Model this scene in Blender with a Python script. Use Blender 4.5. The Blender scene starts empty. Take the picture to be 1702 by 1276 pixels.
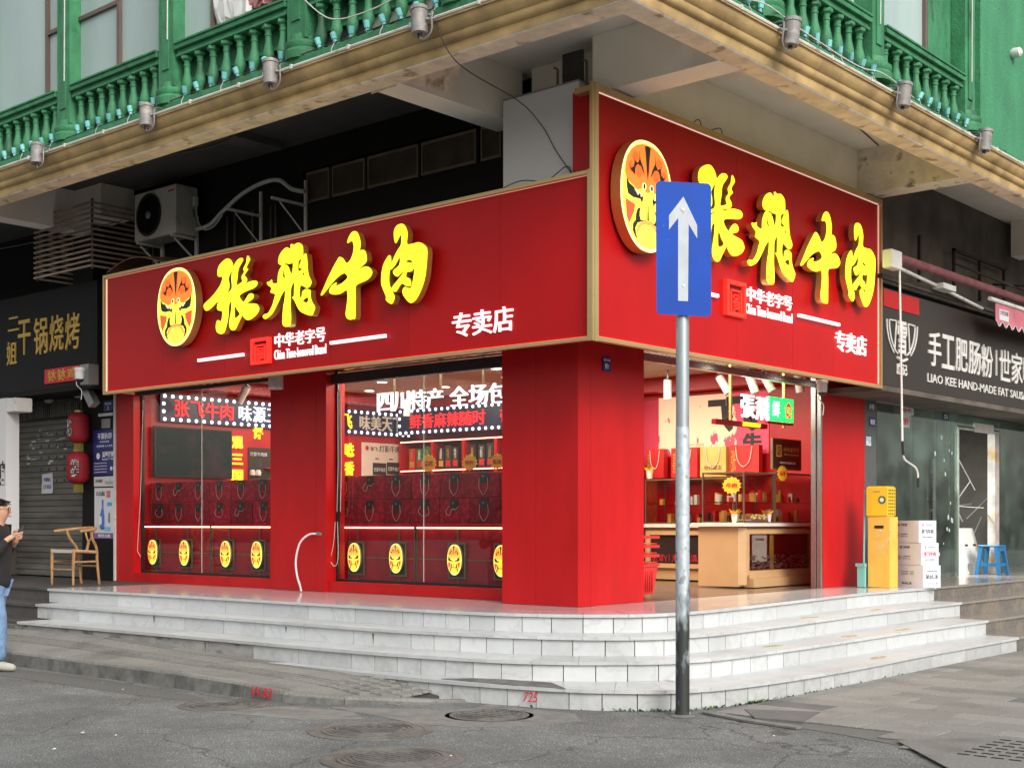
import bpy, bmesh, math, random
from mathutils import Vector, Matrix
random.seed(7)
SC = bpy.context.scene
COL = SC.collection
R = math.radians
# ---------------------------------------------------------------- camera, sky, sun, exposure
cd = bpy.data.cameras.new("camera"); cam = bpy.data.objects.new("camera", cd); COL.objects.link(cam)
cam.location = (7.945, -10.124, 1.5)
cam.rotation_euler = (R(90), 0, math.atan2(0.6555, 0.7552))
cd.sensor_width = 36; cd.lens = 36 * 2214 / 1702
cd.shift_y = (867 - 638) / 1702
cd.clip_end = 2000
SC.camera = cam
W = bpy.data.worlds.new("World"); SC.world = W; W.use_nodes = True
nt = W.node_tree; nt.nodes.clear()
wo = nt.nodes.new('ShaderNodeOutputWorld'); bg = nt.nodes.new('ShaderNodeBackground')
sky = nt.nodes.new('ShaderNodeTexSky'); hs = nt.nodes.new('ShaderNodeHueSaturation')
sky.sky_type = 'NISHITA'; sky.sun_disc = False
SUN_EL, SUN_AZ = 34, 112
sky.sun_elevation = R(SUN_EL); sky.sun_rotation = R(SUN_AZ)
sky.air_density = 1.6; sky.dust_density = 4; sky.ozone_density = 1
hs.inputs['Saturation'].default_value = 0.28
nt.links.new(sky.outputs[0], hs.inputs['Color']); nt.links.new(hs.outputs[0], bg.inputs[0]); nt.links.new(bg.outputs[0], wo.inputs[0])
bg.inputs[1].default_value = 0.13
sd = bpy.data.lights.new("sun", 'SUN'); sd.energy = 1.2; sd.angle = R(25); sd.color = (1, .97, .92)
sun = bpy.data.objects.new("sun", sd); COL.objects.link(sun)
sv = Vector((math.sin(R(SUN_AZ)) * math.cos(R(SUN_EL)), math.cos(R(SUN_AZ)) * math.cos(R(SUN_EL)), math.sin(R(SUN_EL))))
sun.rotation_euler = sv.to_track_quat('Z', 'Y').to_euler(); sun.location = (0, 0, 30)
SC.view_settings.view_transform = 'Standard'; SC.view_settings.look = 'None'
SC.view_settings.exposure = 0.5; SC.view_settings.gamma = 1
SC.view_settings.use_curve_mapping = False
SC.render.engine = 'CYCLES'
SC.cycles.max_bounces = 8; SC.cycles.diffuse_bounces = 5; SC.cycles.glossy_bounces = 3; SC.cycles.transparent_max_bounces = 16
SC.cycles.caustics_reflective = False; SC.cycles.caustics_refractive = False
SC.cycles.sample_clamp_indirect = 4

# ---------------------------------------------------------------- materials
_M = {}
def pbr(name, col, rough=.6, metal=0, var=.12, scale=4, bump=0, bscale=60, rnd=0, emit=None, es=0, coat=0, alt=None, altscale=2, alttype=.5, spec=.5, stretch=None, altw=.08):
    """procedural paint / stone / metal: tonal noise, optional second tone in patches, fine relief, per-piece variation"""
    if name in _M: return _M[name]
    m = bpy.data.materials.new(name); m.use_nodes = True; n = m.node_tree; L = n.links
    b = n.nodes['Principled BSDF']
    b.inputs['Roughness'].default_value = rough; b.inputs['Metallic'].default_value = metal
    b.inputs['Specular IOR Level'].default_value = spec
    if coat: b.inputs['Coat Weight'].default_value = coat; b.inputs['Coat Roughness'].default_value = .08
    geo = n.nodes.new('ShaderNodeNewGeometry'); pos = geo.outputs['Position']
    if stretch:
        mp = n.nodes.new('ShaderNodeMapping'); mp.inputs['Scale'].default_value = stretch; L.new(pos, mp.inputs[0]); pos = mp.outputs[0]
    t = n.nodes.new('ShaderNodeTexNoise'); t.inputs['Scale'].default_value = scale; t.inputs['Detail'].default_value = 6; L.new(pos, t.inputs['Vector'])
    mr = n.nodes.new('ShaderNodeMapRange'); mr.inputs[1].default_value = .3; mr.inputs[2].default_value = .7
    mr.inputs[3].default_value = 1 - var; mr.inputs[4].default_value = 1 + var; L.new(t.outputs[0], mr.inputs[0])
    c = n.nodes.new('ShaderNodeRGB'); c.outputs[0].default_value = (*col, 1); cur = c.outputs[0]
    if alt:
        t2 = n.nodes.new('ShaderNodeTexNoise'); t2.inputs['Scale'].default_value = altscale; t2.inputs['Detail'].default_value = 8; L.new(pos, t2.inputs['Vector'])
        r2 = n.nodes.new('ShaderNodeMapRange'); r2.inputs[1].default_value = alttype; r2.inputs[2].default_value = alttype + altw; L.new(t2.outputs[0], r2.inputs[0])
        mx = n.nodes.new('ShaderNodeMix'); mx.data_type = 'RGBA'; L.new(r2.outputs[0], mx.inputs[0]); L.new(cur, mx.inputs[6]); mx.inputs[7].default_value = (*alt, 1); cur = mx.outputs[2]
    mu = n.nodes.new('ShaderNodeMix'); mu.data_type = 'RGBA'; mu.blend_type = 'MULTIPLY'; mu.inputs[0].default_value = 1
    L.new(cur, mu.inputs[6]); L.new(mr.outputs[0], mu.inputs[7]); cur = mu.outputs[2]
    if rnd:
        oi = n.nodes.new('ShaderNodeObjectInfo'); rr = n.nodes.new('ShaderNodeMapRange'); rr.inputs[3].default_value = 1 - rnd; rr.inputs[4].default_value = 1 + rnd
        L.new(oi.outputs['Random'], rr.inputs[0]); m2 = n.nodes.new('ShaderNodeMix'); m2.data_type = 'RGBA'; m2.blend_type = 'MULTIPLY'; m2.inputs[0].default_value = 1
        L.new(cur, m2.inputs[6]); L.new(rr.outputs[0], m2.inputs[7]); cur = m2.outputs[2]
    L.new(cur, b.inputs['Base Color'])
    rm = n.nodes.new('ShaderNodeMapRange'); rm.inputs[3].default_value = max(.02, rough * .85); rm.inputs[4].default_value = min(1, rough * 1.2); L.new(t.outputs[0], rm.inputs[0]); L.new(rm.outputs[0], b.inputs['Roughness'])
    if bump:
        t3 = n.nodes.new('ShaderNodeTexNoise'); t3.inputs['Scale'].default_value = bscale; t3.inputs['Detail'].default_value = 4; L.new(geo.outputs['Position'], t3.inputs['Vector'])
        bp = n.nodes.new('ShaderNodeBump'); bp.inputs['Strength'].default_value = bump; bp.inputs['Distance'].default_value = .01; L.new(t3.outputs[0], bp.inputs['Height']); L.new(bp.outputs[0], b.inputs['Normal'])
    if emit: b.inputs['Emission Color'].default_value = (*emit, 1); b.inputs['Emission Strength'].default_value = es
    _M[name] = m; return m
def glass(name, tint=(1, 1, 1), trans=.92, dirt=0, dirtcol=(.5, .55, .5), refl=1.0, rough=.01):
    m = bpy.data.materials.new(name); m.use_nodes = True; n = m.node_tree; L = n.links; n.nodes.clear()
    o = n.nodes.new('ShaderNodeOutputMaterial'); tr = n.nodes.new('ShaderNodeBsdfTransparent'); gl = n.nodes.new('ShaderNodeBsdfGlossy')
    tr.inputs[0].default_value = (tint[0] * trans, tint[1] * trans, tint[2] * trans, 1); gl.inputs['Roughness'].default_value = rough
    fr = n.nodes.new('ShaderNodeFresnel'); fr.inputs[0].default_value = 1.5
    mm = n.nodes.new('ShaderNodeMath'); mm.operation = 'MULTIPLY'; mm.inputs[1].default_value = refl; L.new(fr.outputs[0], mm.inputs[0])
    mx = n.nodes.new('ShaderNodeMixShader'); L.new(mm.outputs[0], mx.inputs[0]); L.new(tr.outputs[0], mx.inputs[1]); L.new(gl.outputs[0], mx.inputs[2])
    out = mx.outputs[0]
    if dirt:
        df = n.nodes.new('ShaderNodeBsdfDiffuse'); df.inputs[0].default_value = (*dirtcol, 1)
        g = n.nodes.new('ShaderNodeNewGeometry'); t = n.nodes.new('ShaderNodeTexNoise'); t.inputs['Scale'].default_value = 2.5; t.inputs['Detail'].default_value = 9; L.new(g.outputs['Position'], t.inputs['Vector'])
        r = n.nodes.new('ShaderNodeMapRange'); r.inputs[1].default_value = .35; r.inputs[2].default_value = .75; r.inputs[3].default_value = dirt * .4; r.inputs[4].default_value = min(1, dirt * 1.8); L.new(t.outputs[0], r.inputs[0])
        m2 = n.nodes.new('ShaderNodeMixShader'); L.new(r.outputs[0], m2.inputs[0]); L.new(out, m2.inputs[1]); L.new(df.outputs[0], m2.inputs[2]); out = m2.outputs[0]
    L.new(out, o.inputs[0]); return m
def lamp_mat(name, col, s):
    m = bpy.data.materials.new(name); m.use_nodes = True; b = m.node_tree.nodes['Principled BSDF']
    b.inputs['Base Color'].default_value = (*[min(.8, c) for c in col], 1); b.inputs['Emission Color'].default_value = (*col, 1); b.inputs['Emission Strength'].default_value = s
    return m
def marble(name, dirt=0):
    m = bpy.data.materials.new(name); m.use_nodes = True; n = m.node_tree; L = n.links; b = n.nodes['Principled BSDF']
    g = n.nodes.new('ShaderNodeNewGeometry'); oi = n.nodes.new('ShaderNodeObjectInfo')
    ad = n.nodes.new('ShaderNodeVectorMath'); ad.operation = 'ADD'; L.new(g.outputs['Position'], ad.inputs[0])
    ml = n.nodes.new('ShaderNodeMath'); ml.operation = 'MULTIPLY'; ml.inputs[1].default_value = 40; L.new(oi.outputs['Random'], ml.inputs[0]); L.new(ml.outputs[0], ad.inputs[1])
    t = n.nodes.new('ShaderNodeTexNoise'); t.inputs['Scale'].default_value = 1.9; t.inputs['Detail'].default_value = 7; t.inputs['Distortion'].default_value = .35; L.new(ad.outputs[0], t.inputs['Vector'])
    cr = n.nodes.new('ShaderNodeValToRGB'); e = cr.color_ramp.elements
    e[0].position = .0; e[0].color = (.56, .58, .59, 1); e[1].position = 1; e[1].color = (.61, .62, .62, 1)
    for p, c in ((.47, (.58, .6, .61)), (.5, (.5, .52, .535)), (.515, (.59, .605, .61)), (.64, (.55, .57, .585)), (.7, (.6, .61, .61))):
        q = cr.color_ramp.elements.new(p); q.color = (*c, 1)
    L.new(t.outputs[0], cr.inputs[0]); cur = cr.outputs[0]
    rr = n.nodes.new('ShaderNodeMapRange'); rr.inputs[3].default_value = .86; rr.inputs[4].default_value = 1.05; L.new(oi.outputs['Random'], rr.inputs[0])
    mu = n.nodes.new('ShaderNodeMix'); mu.data_type = 'RGBA'; mu.blend_type = 'MULTIPLY'; mu.inputs[0].default_value = 1; L.new(cur, mu.inputs[6]); L.new(rr.outputs[0], mu.inputs[7]); cur = mu.outputs[2]
    t2 = n.nodes.new('ShaderNodeTexNoise'); t2.inputs['Scale'].default_value = 7; t2.inputs['Detail'].default_value = 12; t2.inputs['Roughness'].default_value = .75; L.new(g.outputs['Position'], t2.inputs['Vector'])
    r2 = n.nodes.new('ShaderNodeMapRange'); r2.inputs[1].default_value = .42; r2.inputs[2].default_value = .75; r2.inputs[3].default_value = dirt * .35; r2.inputs[4].default_value = min(1, dirt + .12); L.new(t2.outputs[0], r2.inputs[0])
    md = n.nodes.new('ShaderNodeMix'); md.data_type = 'RGBA'; L.new(r2.outputs[0], md.inputs[0]); L.new(cur, md.inputs[6]); md.inputs[7].default_value = (.2, .19, .165, 1); cur = md.outputs[2]
    L.new(cur, b.inputs['Base Color']); b.inputs['Roughness'].default_value = .28 + dirt * .4
    return m

M = dict(
 red=pbr('red_panel', (.49, .007, .009), .38, spec=.3, var=.1, scale=2.2, stretch=(1.5, 1.5, .5), rnd=.05, alt=(.4, .012, .012), altscale=1.7, alttype=.6, altw=.25, bump=.03, bscale=3),
 red2=pbr('red_fascia', (.48, .006, .008), .38, spec=.22, var=.08, scale=1.4, stretch=(1, 1, .6), rnd=.04, bump=.12, bscale=2),
 darkred=pbr('dark_red_interior', (.45, .009, .013), .35, var=.1),
 maroon=pbr('maroon_lacquer', (.34, .005, .012), .4, spec=.25, var=.15, scale=6, alt=(.24, .003, .008), altscale=5, altw=.2),
 boxred=pbr('gift_box_maroon', (.24, .006, .018), .55, spec=.2, var=.25, scale=25, rnd=.25, alt=(.36, .014, .03), altscale=22),
 gold=pbr('brushed_gold_trim', (.62, .46, .22), .4, .7, var=.06, scale=1.5),
 goldside=pbr('letter_side_gold', (.72, .5, .16), .35, .8, var=.1),
 bronze=pbr('bronze_bar', (.2, .14, .09), .4, .6, var=.1),
 corn=pbr('cornice_ochre_paint', (.44, .3, .13), .65, var=.3, scale=3, bump=.35, bscale=25, alt=(.3, .19, .08), altscale=3.2, alttype=.52, altw=.2),
 plaster=pbr('peeling_plaster', (.86, .73, .56), .85, var=.18, scale=6, bump=.5, bscale=30, alt=(.45, .34, .2), altscale=5, alttype=.58),
 soffit=pbr('soffit_paint', (.9, .85, .77), .9, var=.06, scale=1.5, alt=(.82, .75, .66), altscale=1.2, altw=.25),
 mould=pbr('mouldy_plaster', (.78, .72, .62), .9, var=.2, scale=5, alt=(.07, .055, .035), altscale=5, alttype=.57, altw=.14, bump=.3),
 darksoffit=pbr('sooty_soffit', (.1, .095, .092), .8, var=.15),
 blackwall=pbr('black_granite_wall', (.007, .006, .006), .6, spec=.2, var=.4, scale=2),
 darkwall=pbr('dark_stained_concrete', (.1, .083, .068), .85, var=.4, scale=2.5, alt=(.055, .045, .036), altscale=1.5, altw=.3, bump=.3, bscale=12),
 green=pbr('green_paint', (.04, .2, .09), .6, var=.25, scale=7, bump=.6, bscale=45, rnd=.1, alt=(.02, .09, .045), altscale=4.5, alttype=.57, altw=.12, stretch=(1, 1, .6)),
 greenwall=pbr('green_rough_render', (.045, .22, .11), .7, var=.14, scale=3, bump=1, bscale=30, alt=(.05, .26, .12), altscale=1.6, altw=.3, stretch=(1.4, 1.4, .6)),
 teal=pbr('teal_plastic', (.18, .52, .52), .4, var=.1, rnd=.15),
 pipe=pbr('off_white_pipe', (.6, .58, .53), .5, var=.15, alt=(.38, .34, .28), altscale=6, alttype=.6),
 can=pbr('grey_lamp_can', (.24, .225, .22), .55, .1, var=.2, scale=12, alt=(.34, .31, .28), altscale=15, alttype=.55),
 brownframe=pbr('brown_aluminium', (.16, .11, .09), .4, .3),
 paleglass=pbr('pale_film_glass', (.36, .46, .445), .22, var=.14, scale=1.2, stretch=(1, 1, .35), bump=.04, bscale=4),
 white=pbr('white_paint', (.72, .72, .71), .5, var=.05),
 whitedirty=pbr('white_dirty', (.62, .61, .58), .6, var=.1, alt=(.42, .4, .36), altscale=6, alttype=.6, altw=.15),
 whiteplate=pbr('white_board_cladding', (.62, .62, .63), .45, var=.03, scale=1),
 black=pbr('black_plastic', (.015, .015, .016), .4, var=.1),
 blackmat=pbr('black_rubber', (.02, .02, .021), .8, var=.2),
 grey=pbr('grey_metal', (.3, .3, .3), .4, .6, var=.1),
 steel=pbr('silver_frame', (.5, .5, .5), .25, .9, var=.05),
 galv=pbr('galvanised_pole', (.36, .4, .42), .38, .55, var=.16, scale=9, stretch=(1, 1, .2), alt=(.5, .54, .56), altscale=14, alttype=.6),
 polebase=pbr('pole_grimy_base', (.028, .03, .028), .7, .1, var=.3, scale=15, alt=(.3, .33, .34), altscale=11, alttype=.56, altw=.04, stretch=(1.6, 1.6, .7)),
 blue=pbr('traffic_blue', (.0, .058, .4), .5, spec=.3, var=.12, scale=3, alt=(.05, .12, .42), altscale=28, alttype=.7, altw=.03),
 signwhite=pbr('retroreflective_white', (.47, .51, .55), .5, var=.1, scale=8, alt=(.36, .38, .4), altscale=14, alttype=.66, altw=.05),
 asphalt=pbr('asphalt', (.165, .17, .168), .88, var=.95, scale=125, bump=.45, bscale=140, alt=(.115, .118, .12), altscale=1.1, alttype=.5, altw=.2),
 concrete=pbr('concrete_patch', (.21, .205, .195), .85, var=.2, scale=8, bump=.5, bscale=120, alt=(.15, .148, .14), altscale=2.5, altw=.2),
 kerb=pbr('kerb_stone', (.15, .148, .138), .85, var=.25, scale=14, bump=.6, bscale=60, rnd=.1, alt=(.06, .06, .055), altscale=4, alttype=.45, altw=.3),
 pave=pbr('grey_paver', (.215, .215, .2), .8, var=.25, scale=50, bump=.3, bscale=90, rnd=.13, alt=(.155, .153, .143), altscale=2.2, altw=.2),
 pave2=pbr('granite_paver', (.235, .233, .22), .7, var=.3, scale=60, bump=.3, bscale=110, rnd=.16, alt=(.175, .172, .162), altscale=1.8, altw=.2),
 slabdark=pbr('dark_slab', (.12, .125, .128), .7, var=.2, bump=.3),
 iron=pbr('manhole_iron', (.15, .147, .14), .6, .2, var=.25, scale=20, alt=(.115, .11, .102), altscale=4, bump=.4, bscale=80),
 darkstep=pbr('dark_polished_granite', (.15, .135, .12), .2, var=.25, scale=30, alt=(.21, .175, .14), altscale=4),
 darkstep2=pbr('sooty_granite', (.07, .064, .06), .55, var=.3, scale=10),
 floor=pbr('brown_floor_tile', (.12, .085, .065), .2, var=.15, scale=5),
 deck=None, marble=None, marbled=None,
 grime=pbr('grimy_riser_render', (.3, .29, .28), .8, var=.2, scale=5, alt=(.13, .125, .115), altscale=4, alttype=.55, altw=.12, stretch=(1, 1, 2), bump=.3),
 tan=pbr('tan_counter', (.5, .31, .15), .5, var=.05),
 tantop=pbr('counter_top', (.68, .63, .55), .3, var=.05),
 wood=pbr('oak_wood', (.36, .2, .085), .45, var=.25, scale=8, stretch=(3, 3, .5)),
 seat=pbr('cream_cord_seat', (.55, .5, .42), .8, var=.1, bump=.3, bscale=200),
 shutter=pbr('grimy_shutter', (.17, .155, .135), .5, .35, var=.35, scale=3, rnd=.12, alt=(.09, .08, .07), altscale=2, altw=.3, stretch=(.4, 1, 2)),
 lantern=pbr('red_lantern_cloth', (.26, .006, .014), .7, var=.15, scale=10),
 yellowbox=pbr('yellow_carton', (.8, .5, .09), .5, var=.06, scale=6, alt=(.7, .36, .03), altscale=3, altw=.25),
 yellowcrate=pbr('yellow_plastic', (.85, .54, .03), .35, var=.05),
 carton=pbr('white_carton', (.7, .71, .82), .6, var=.06, scale=3),
 ink=pbr('black_ink', (.03, .03, .03), .6),
 inkred=pbr('red_ink', (.6, .02, .03), .6),
 inkblue=pbr('blue_ink', (.03, .1, .35), .6),
 inkgold=pbr('gold_ink', (.6, .38, .07), .4, .3),
 navy=pbr('navy_sign', (.012, .018, .16), .35, var=.05),
 navyled=pbr('navy_led_board', (.01, .014, .07), .3, var=.05),
 cyan=pbr('turquoise_plastic', (.2, .55, .52), .4, var=.08),
 bluestool=pbr('blue_plastic', (.015, .13, .3), .35, var=.05),
 awning=pbr('faded_pink_canvas', (.2, .07, .075), .85, var=.25, scale=8, alt=(.2, .06, .07), altscale=5, altw=.2),
 brownsign=pbr('dark_brown_board', (.036, .028, .024), .4, spec=.3, var=.12, scale=1),
 greywall=pbr('dark_tile', (.09, .095, .095), .35, var=.15),
 denim=pbr('light_denim', (.15, .25, .42), .8, var=.3, scale=14, bump=.4, bscale=120),
 jacket=pbr('black_jacket', (.01, .01, .013), .8, var=.2),
 skin=pbr('skin', (.55, .3, .2), .5, var=.06),
 hair=pbr('black_hair', (.01, .009, .009), .5),
 shoe=pbr('off_white_trainer', (.4, .39, .34), .7, var=.1),
 acwhite=pbr('ac_cream_enamel', (.5, .48, .44), .45, var=.08, alt=(.4, .37, .32), altscale=5, alttype=.6),
 basket=pbr('red_basket_plastic', (.6, .03, .03), .35, var=.08),
 wire=pbr('dark_wire', (.04, .035, .03), .7),
 wirewhite=pbr('white_wire', (.6, .6, .55), .6),
 greenl=pbr('weed_leaf', (.06, .12, .03), .7, var=.4, scale=40),
 slatmetal=pbr('weathered_slat', (.34, .26, .2), .6, .2, var=.3, scale=6, rnd=.25),
 pink=pbr('pink_print', (.6, .05, .11), .6, var=.04),
 cream=pbr('cream_print', (.75, .55, .38), .6, var=.03),
 giftred=pbr('bright_red_bag', (.6, .02, .02), .5, var=.1),
 giftyellow=pbr('yellow_bag', (.75, .45, .12), .5, var=.15),
 starburst=pbr('yellow_price_card', (.8, .5, .03), .5, var=.08),
 product=pbr('dark_product_box', (.03, .03, .025), .35, var=.5, scale=30, rnd=.4),
 productgreen=pbr('green_product_box', (.03, .16, .05), .4, var=.4, scale=30),
 # things that give off light
 ly=lamp_mat('lit_yellow_acrylic', (1, .97, .02), .95),
 lw=lamp_mat('lit_white_acrylic', (1, .98, .98), .72),
 lc=lamp_mat('lit_cool_white_neon', (.7, .92, 1), .85),
 lr=lamp_mat('lit_red_neon', (1, .02, .025), .9),
 lseal=lamp_mat('lit_red_seal', (1, .035, .02), .42),
 lgold=lamp_mat('lit_gold_neon', (1, .72, .02), .9),
 lgrey=lamp_mat('dim_warm_letter', (.42, .36, .26), .6),
 bulb=lamp_mat('lit_bulb', (1, .96, 1), 2),
 strip=lamp_mat('warm_led_strip', (1, .72, .42), 3.5),
 edge=lamp_mat('lit_trim_edge', (1, .08, .04), .7),
 lgreen=lamp_mat('lit_green_box', (.02, .9, .18), .9),
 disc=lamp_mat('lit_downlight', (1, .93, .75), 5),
 maskface=None,
)
def asphalt():
    m = bpy.data.materials.new('asphalt_aggregate'); m.use_nodes = True; n = m.node_tree; L = n.links; b = n.nodes['Principled BSDF']; N = n.nodes.new
    g = N('ShaderNodeNewGeometry'); P = g.outputs['Position']
    def noise(sc, det, a, c, lo, hi, src=P):
        t = N('ShaderNodeTexNoise'); t.inputs['Scale'].default_value = sc; t.inputs['Detail'].default_value = det; L.new(src, t.inputs['Vector'])
        r = N('ShaderNodeMapRange'); r.inputs[1].default_value = a; r.inputs[2].default_value = c; r.inputs[3].default_value = lo; r.inputs[4].default_value = hi; L.new(t.outputs[0], r.inputs[0]); return r.outputs[0], t
    def mul(x, y):
        k = N('ShaderNodeMath'); k.operation = 'MULTIPLY'; L.new(x, k.inputs[0]); L.new(y, k.inputs[1]); return k.outputs[0]
    fine, ft = noise(85, 1.5, .38, .62, .5, 1.5); mid, _ = noise(9, 6, .3, .7, .86, 1.12); big, _ = noise(.9, 7, .42, .6, .74, 1.06)
    v = N('ShaderNodeTexVoronoi'); v.inputs['Scale'].default_value = 70; L.new(P, v.inputs['Vector']); sp = N('ShaderNodeSeparateColor'); L.new(v.outputs['Color'], sp.inputs[0])
    r = N('ShaderNodeMapRange'); r.inputs[1].default_value = .9; r.inputs[2].default_value = .97; r.inputs[3].default_value = 1; r.inputs[4].default_value = 1.7; L.new(sp.outputs[0], r.inputs[0])
    _, dt = noise(2.2, 4, 0, 1, 0, 1); ad = N('ShaderNodeMix'); ad.data_type = 'RGBA'; ad.blend_type = 'ADD'; ad.inputs[0].default_value = .5; L.new(P, ad.inputs[6]); L.new(dt.outputs['Color'], ad.inputs[7])
    v2 = N('ShaderNodeTexVoronoi'); v2.feature = 'DISTANCE_TO_EDGE'; v2.inputs['Scale'].default_value = .55; L.new(ad.outputs[2], v2.inputs['Vector'])
    c = N('ShaderNodeMapRange'); c.inputs[1].default_value = .002; c.inputs[2].default_value = .007; c.inputs[3].default_value = .5; c.inputs[4].default_value = 1; L.new(v2.outputs['Distance'], c.inputs[0])
    x = mul(mul(mul(fine, mid), mul(big, r.outputs[0])), c.outputs[0])
    mx = N('ShaderNodeMix'); mx.data_type = 'RGBA'; mx.blend_type = 'MULTIPLY'; mx.inputs[0].default_value = 1; mx.inputs[6].default_value = (.162, .168, .166, 1); L.new(x, mx.inputs[7]); L.new(mx.outputs[2], b.inputs['Base Color'])
    b.inputs['Roughness'].default_value = .9; bp = N('ShaderNodeBump'); bp.inputs['Strength'].default_value = .5; bp.inputs['Distance'].default_value = .006; L.new(ft.outputs[0], bp.inputs['Height']); L.new(bp.outputs[0], b.inputs['Normal']); return m
def worn_pole():
    m = pbr('worn_silver_pole', (.5, .56, .6), .45, .35, var=.15, scale=20, alt=(.3, .33, .34), altscale=16, alttype=.6, altw=.05); n = m.node_tree; L = n.links; b = n.nodes['Principled BSDF']
    src = b.inputs['Base Color'].links[0].from_socket
    g = n.nodes.new('ShaderNodeNewGeometry'); s = n.nodes.new('ShaderNodeSeparateXYZ'); L.new(g.outputs['Position'], s.inputs[0])
    mp = n.nodes.new('ShaderNodeMapping'); mp.inputs['Scale'].default_value = (14, 14, 5); L.new(g.outputs['Position'], mp.inputs[0])
    t = n.nodes.new('ShaderNodeTexNoise'); t.inputs['Scale'].default_value = 1; t.inputs['Detail'].default_value = 8; L.new(mp.outputs[0], t.inputs['Vector'])
    a = n.nodes.new('ShaderNodeMath'); a.operation = 'MULTIPLY_ADD'; a.inputs[1].default_value = 2.2; L.new(t.outputs[0], a.inputs[0]); L.new(s.outputs['Z'], a.inputs[2])
    r = n.nodes.new('ShaderNodeMapRange'); r.inputs[1].default_value = 1.6; r.inputs[2].default_value = 2.15; L.new(a.outputs[0], r.inputs[0])
    x = n.nodes.new('ShaderNodeMix'); x.data_type = 'RGBA'; L.new(r.outputs[0], x.inputs[0]); x.inputs[6].default_value = (.045, .05, .05, 1); L.new(src, x.inputs[7]); L.new(x.outputs[2], b.inputs['Base Color'])
    return m
M['poleold'] = worn_pole(); M['asphalt'] = asphalt()
M['marble'] = marble('white_marble', .07); M['marbled'] = marble('grimy_marble', .42); M['deck'] = marble('polished_marble_deck', .12)
M['deck'].node_tree.nodes['Principled BSDF'].inputs['Roughness'].default_value = .12
G = dict(win=glass('shop_window_glass', (1, 1, 1), .97, refl=.12), case=glass('display_case_glass', (1, .98, .95), .92, refl=.5),
         green=glass('green_tinted_glass', (.82, .93, .88), .95, dirt=.07, dirtcol=(.42, .52, .45), refl=1.8, rough=.03))

# ---------------------------------------------------------------- mesh builders
class MB:
    def __init__(s): s.v = []; s.f = []
    def add(s, vs, fs):
        o = len(s.v); s.v += [tuple(v) for v in vs]; s.f += [tuple(i + o for i in f) for f in fs]; return s
    def box(s, x0, x1, y0, y1, z0, z1, b=0):
        if b:
            c = b
            vs = []; 
            for z, i in ((z0, c), (z0 + c, 0), (z1 - c, 0), (z1, c)):
                vs += [(x0 + i + (c if i == 0 else 0) * 0, y0 + i, z), (x1 - i, y0 + i, z), (x1 - i, y1 - i, z), (x0 + i, y1 - i, z)]
            fs = [(3, 2, 1, 0), (12, 13, 14, 15)]
            for k in range(3):
                for j in range(4): a = 4 * k + j; d = 4 * k + (j + 1) % 4; fs.append((a, d, d + 4, a + 4))
            return s.add(vs, fs)
        return s.add([(x0, y0, z0), (x1, y0, z0), (x1, y1, z0), (x0, y1, z0), (x0, y0, z1), (x1, y0, z1), (x1, y1, z1), (x0, y1, z1)],
                     [(3, 2, 1, 0), (4, 5, 6, 7), (0, 1, 5, 4), (1, 2, 6, 5), (2, 3, 7, 6), (3, 0, 4, 7)])
    def hexa(s, p):  # 8 points: bottom 4, top 4
        return s.add(p, [(3, 2, 1, 0), (4, 5, 6, 7), (0, 1, 5, 4), (1, 2, 6, 5), (2, 3, 7, 6), (3, 0, 4, 7)])
    def prism(s, poly, z0, z1):
        n = len(poly)
        if sum(poly[i][0] * poly[(i + 1) % n][1] - poly[(i + 1) % n][0] * poly[i][1] for i in range(n)) < 0: poly = poly[::-1]
        return s.add([(x, y, z0) for x, y in poly] + [(x, y, z1) for x, y in poly],
                     [tuple(range(n))[::-1], tuple(range(n, 2 * n))] + [(i, (i + 1) % n, (i + 1) % n + n, i + n) for i in range(n)])
    def tube(s, pts, r, n=8, cap=True, rs=None):
        pts = [Vector(p) for p in pts]; rings = []; o = len(s.v)
        up = None
        for i, p in enumerate(pts):
            d = ((pts[min(i + 1, len(pts) - 1)] - pts[max(i - 1, 0)])).normalized()
            if up is None: up = d.orthogonal().normalized()
            u = (up - d * up.dot(d)); u = u.normalized() if u.length > 1e-6 else d.orthogonal().normalized(); up = u; w = d.cross(u)
            rr = rs[i] if rs else r
            for k in range(n):
                a = 2 * math.pi * k / n; s.v.append(tuple(p + (u * math.cos(a) + w * math.sin(a)) * rr))
        for i in range(len(pts) - 1):
            for k in range(n):
                a = o + i * n + k; b = o + i * n + (k + 1) % n; s.f.append((a, b, b + n, a + n))
        if cap: s.f.append(tuple(o + k for k in range(n))[::-1]); s.f.append(tuple(o + (len(pts) - 1) * n + k for k in range(n)))
        return s
    def lathe(s, prof, c=(0, 0, 0), n=16, axis='z'):
        o = len(s.v)
        for r, z in prof:
            for k in range(n):
                a = 2 * math.pi * (k + .5) / n; p = (r * math.cos(a), r * math.sin(a), z)
                if axis == 'y': p = (p[0], -p[2], p[1])
                if axis == 'x': p = (p[2], p[0], p[1])
                s.v.append((c[0] + p[0], c[1] + p[1], c[2] + p[2]))
        for i in range(len(prof) - 1):
            for k in range(n):
                a = o + i * n + k; b = o + i * n + (k + 1) % n; s.f.append((a, b, b + n, a + n))
        s.f.append(tuple(o + k for k in range(n))[::-1]); s.f.append(tuple(o + (len(prof) - 1) * n + k for k in range(n)))
        return s
    def flat(s, pts): return s.add(pts, [tuple(range(len(pts)))])
WL = {}
def link(o, parent=None):
    COL.objects.link(o)
    if parent:
        o.parent = parent; o.location = -WL.get(parent.name, Vector()); WL[o.name] = Vector()
    else: WL[o.name] = Vector()
    return o
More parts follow.
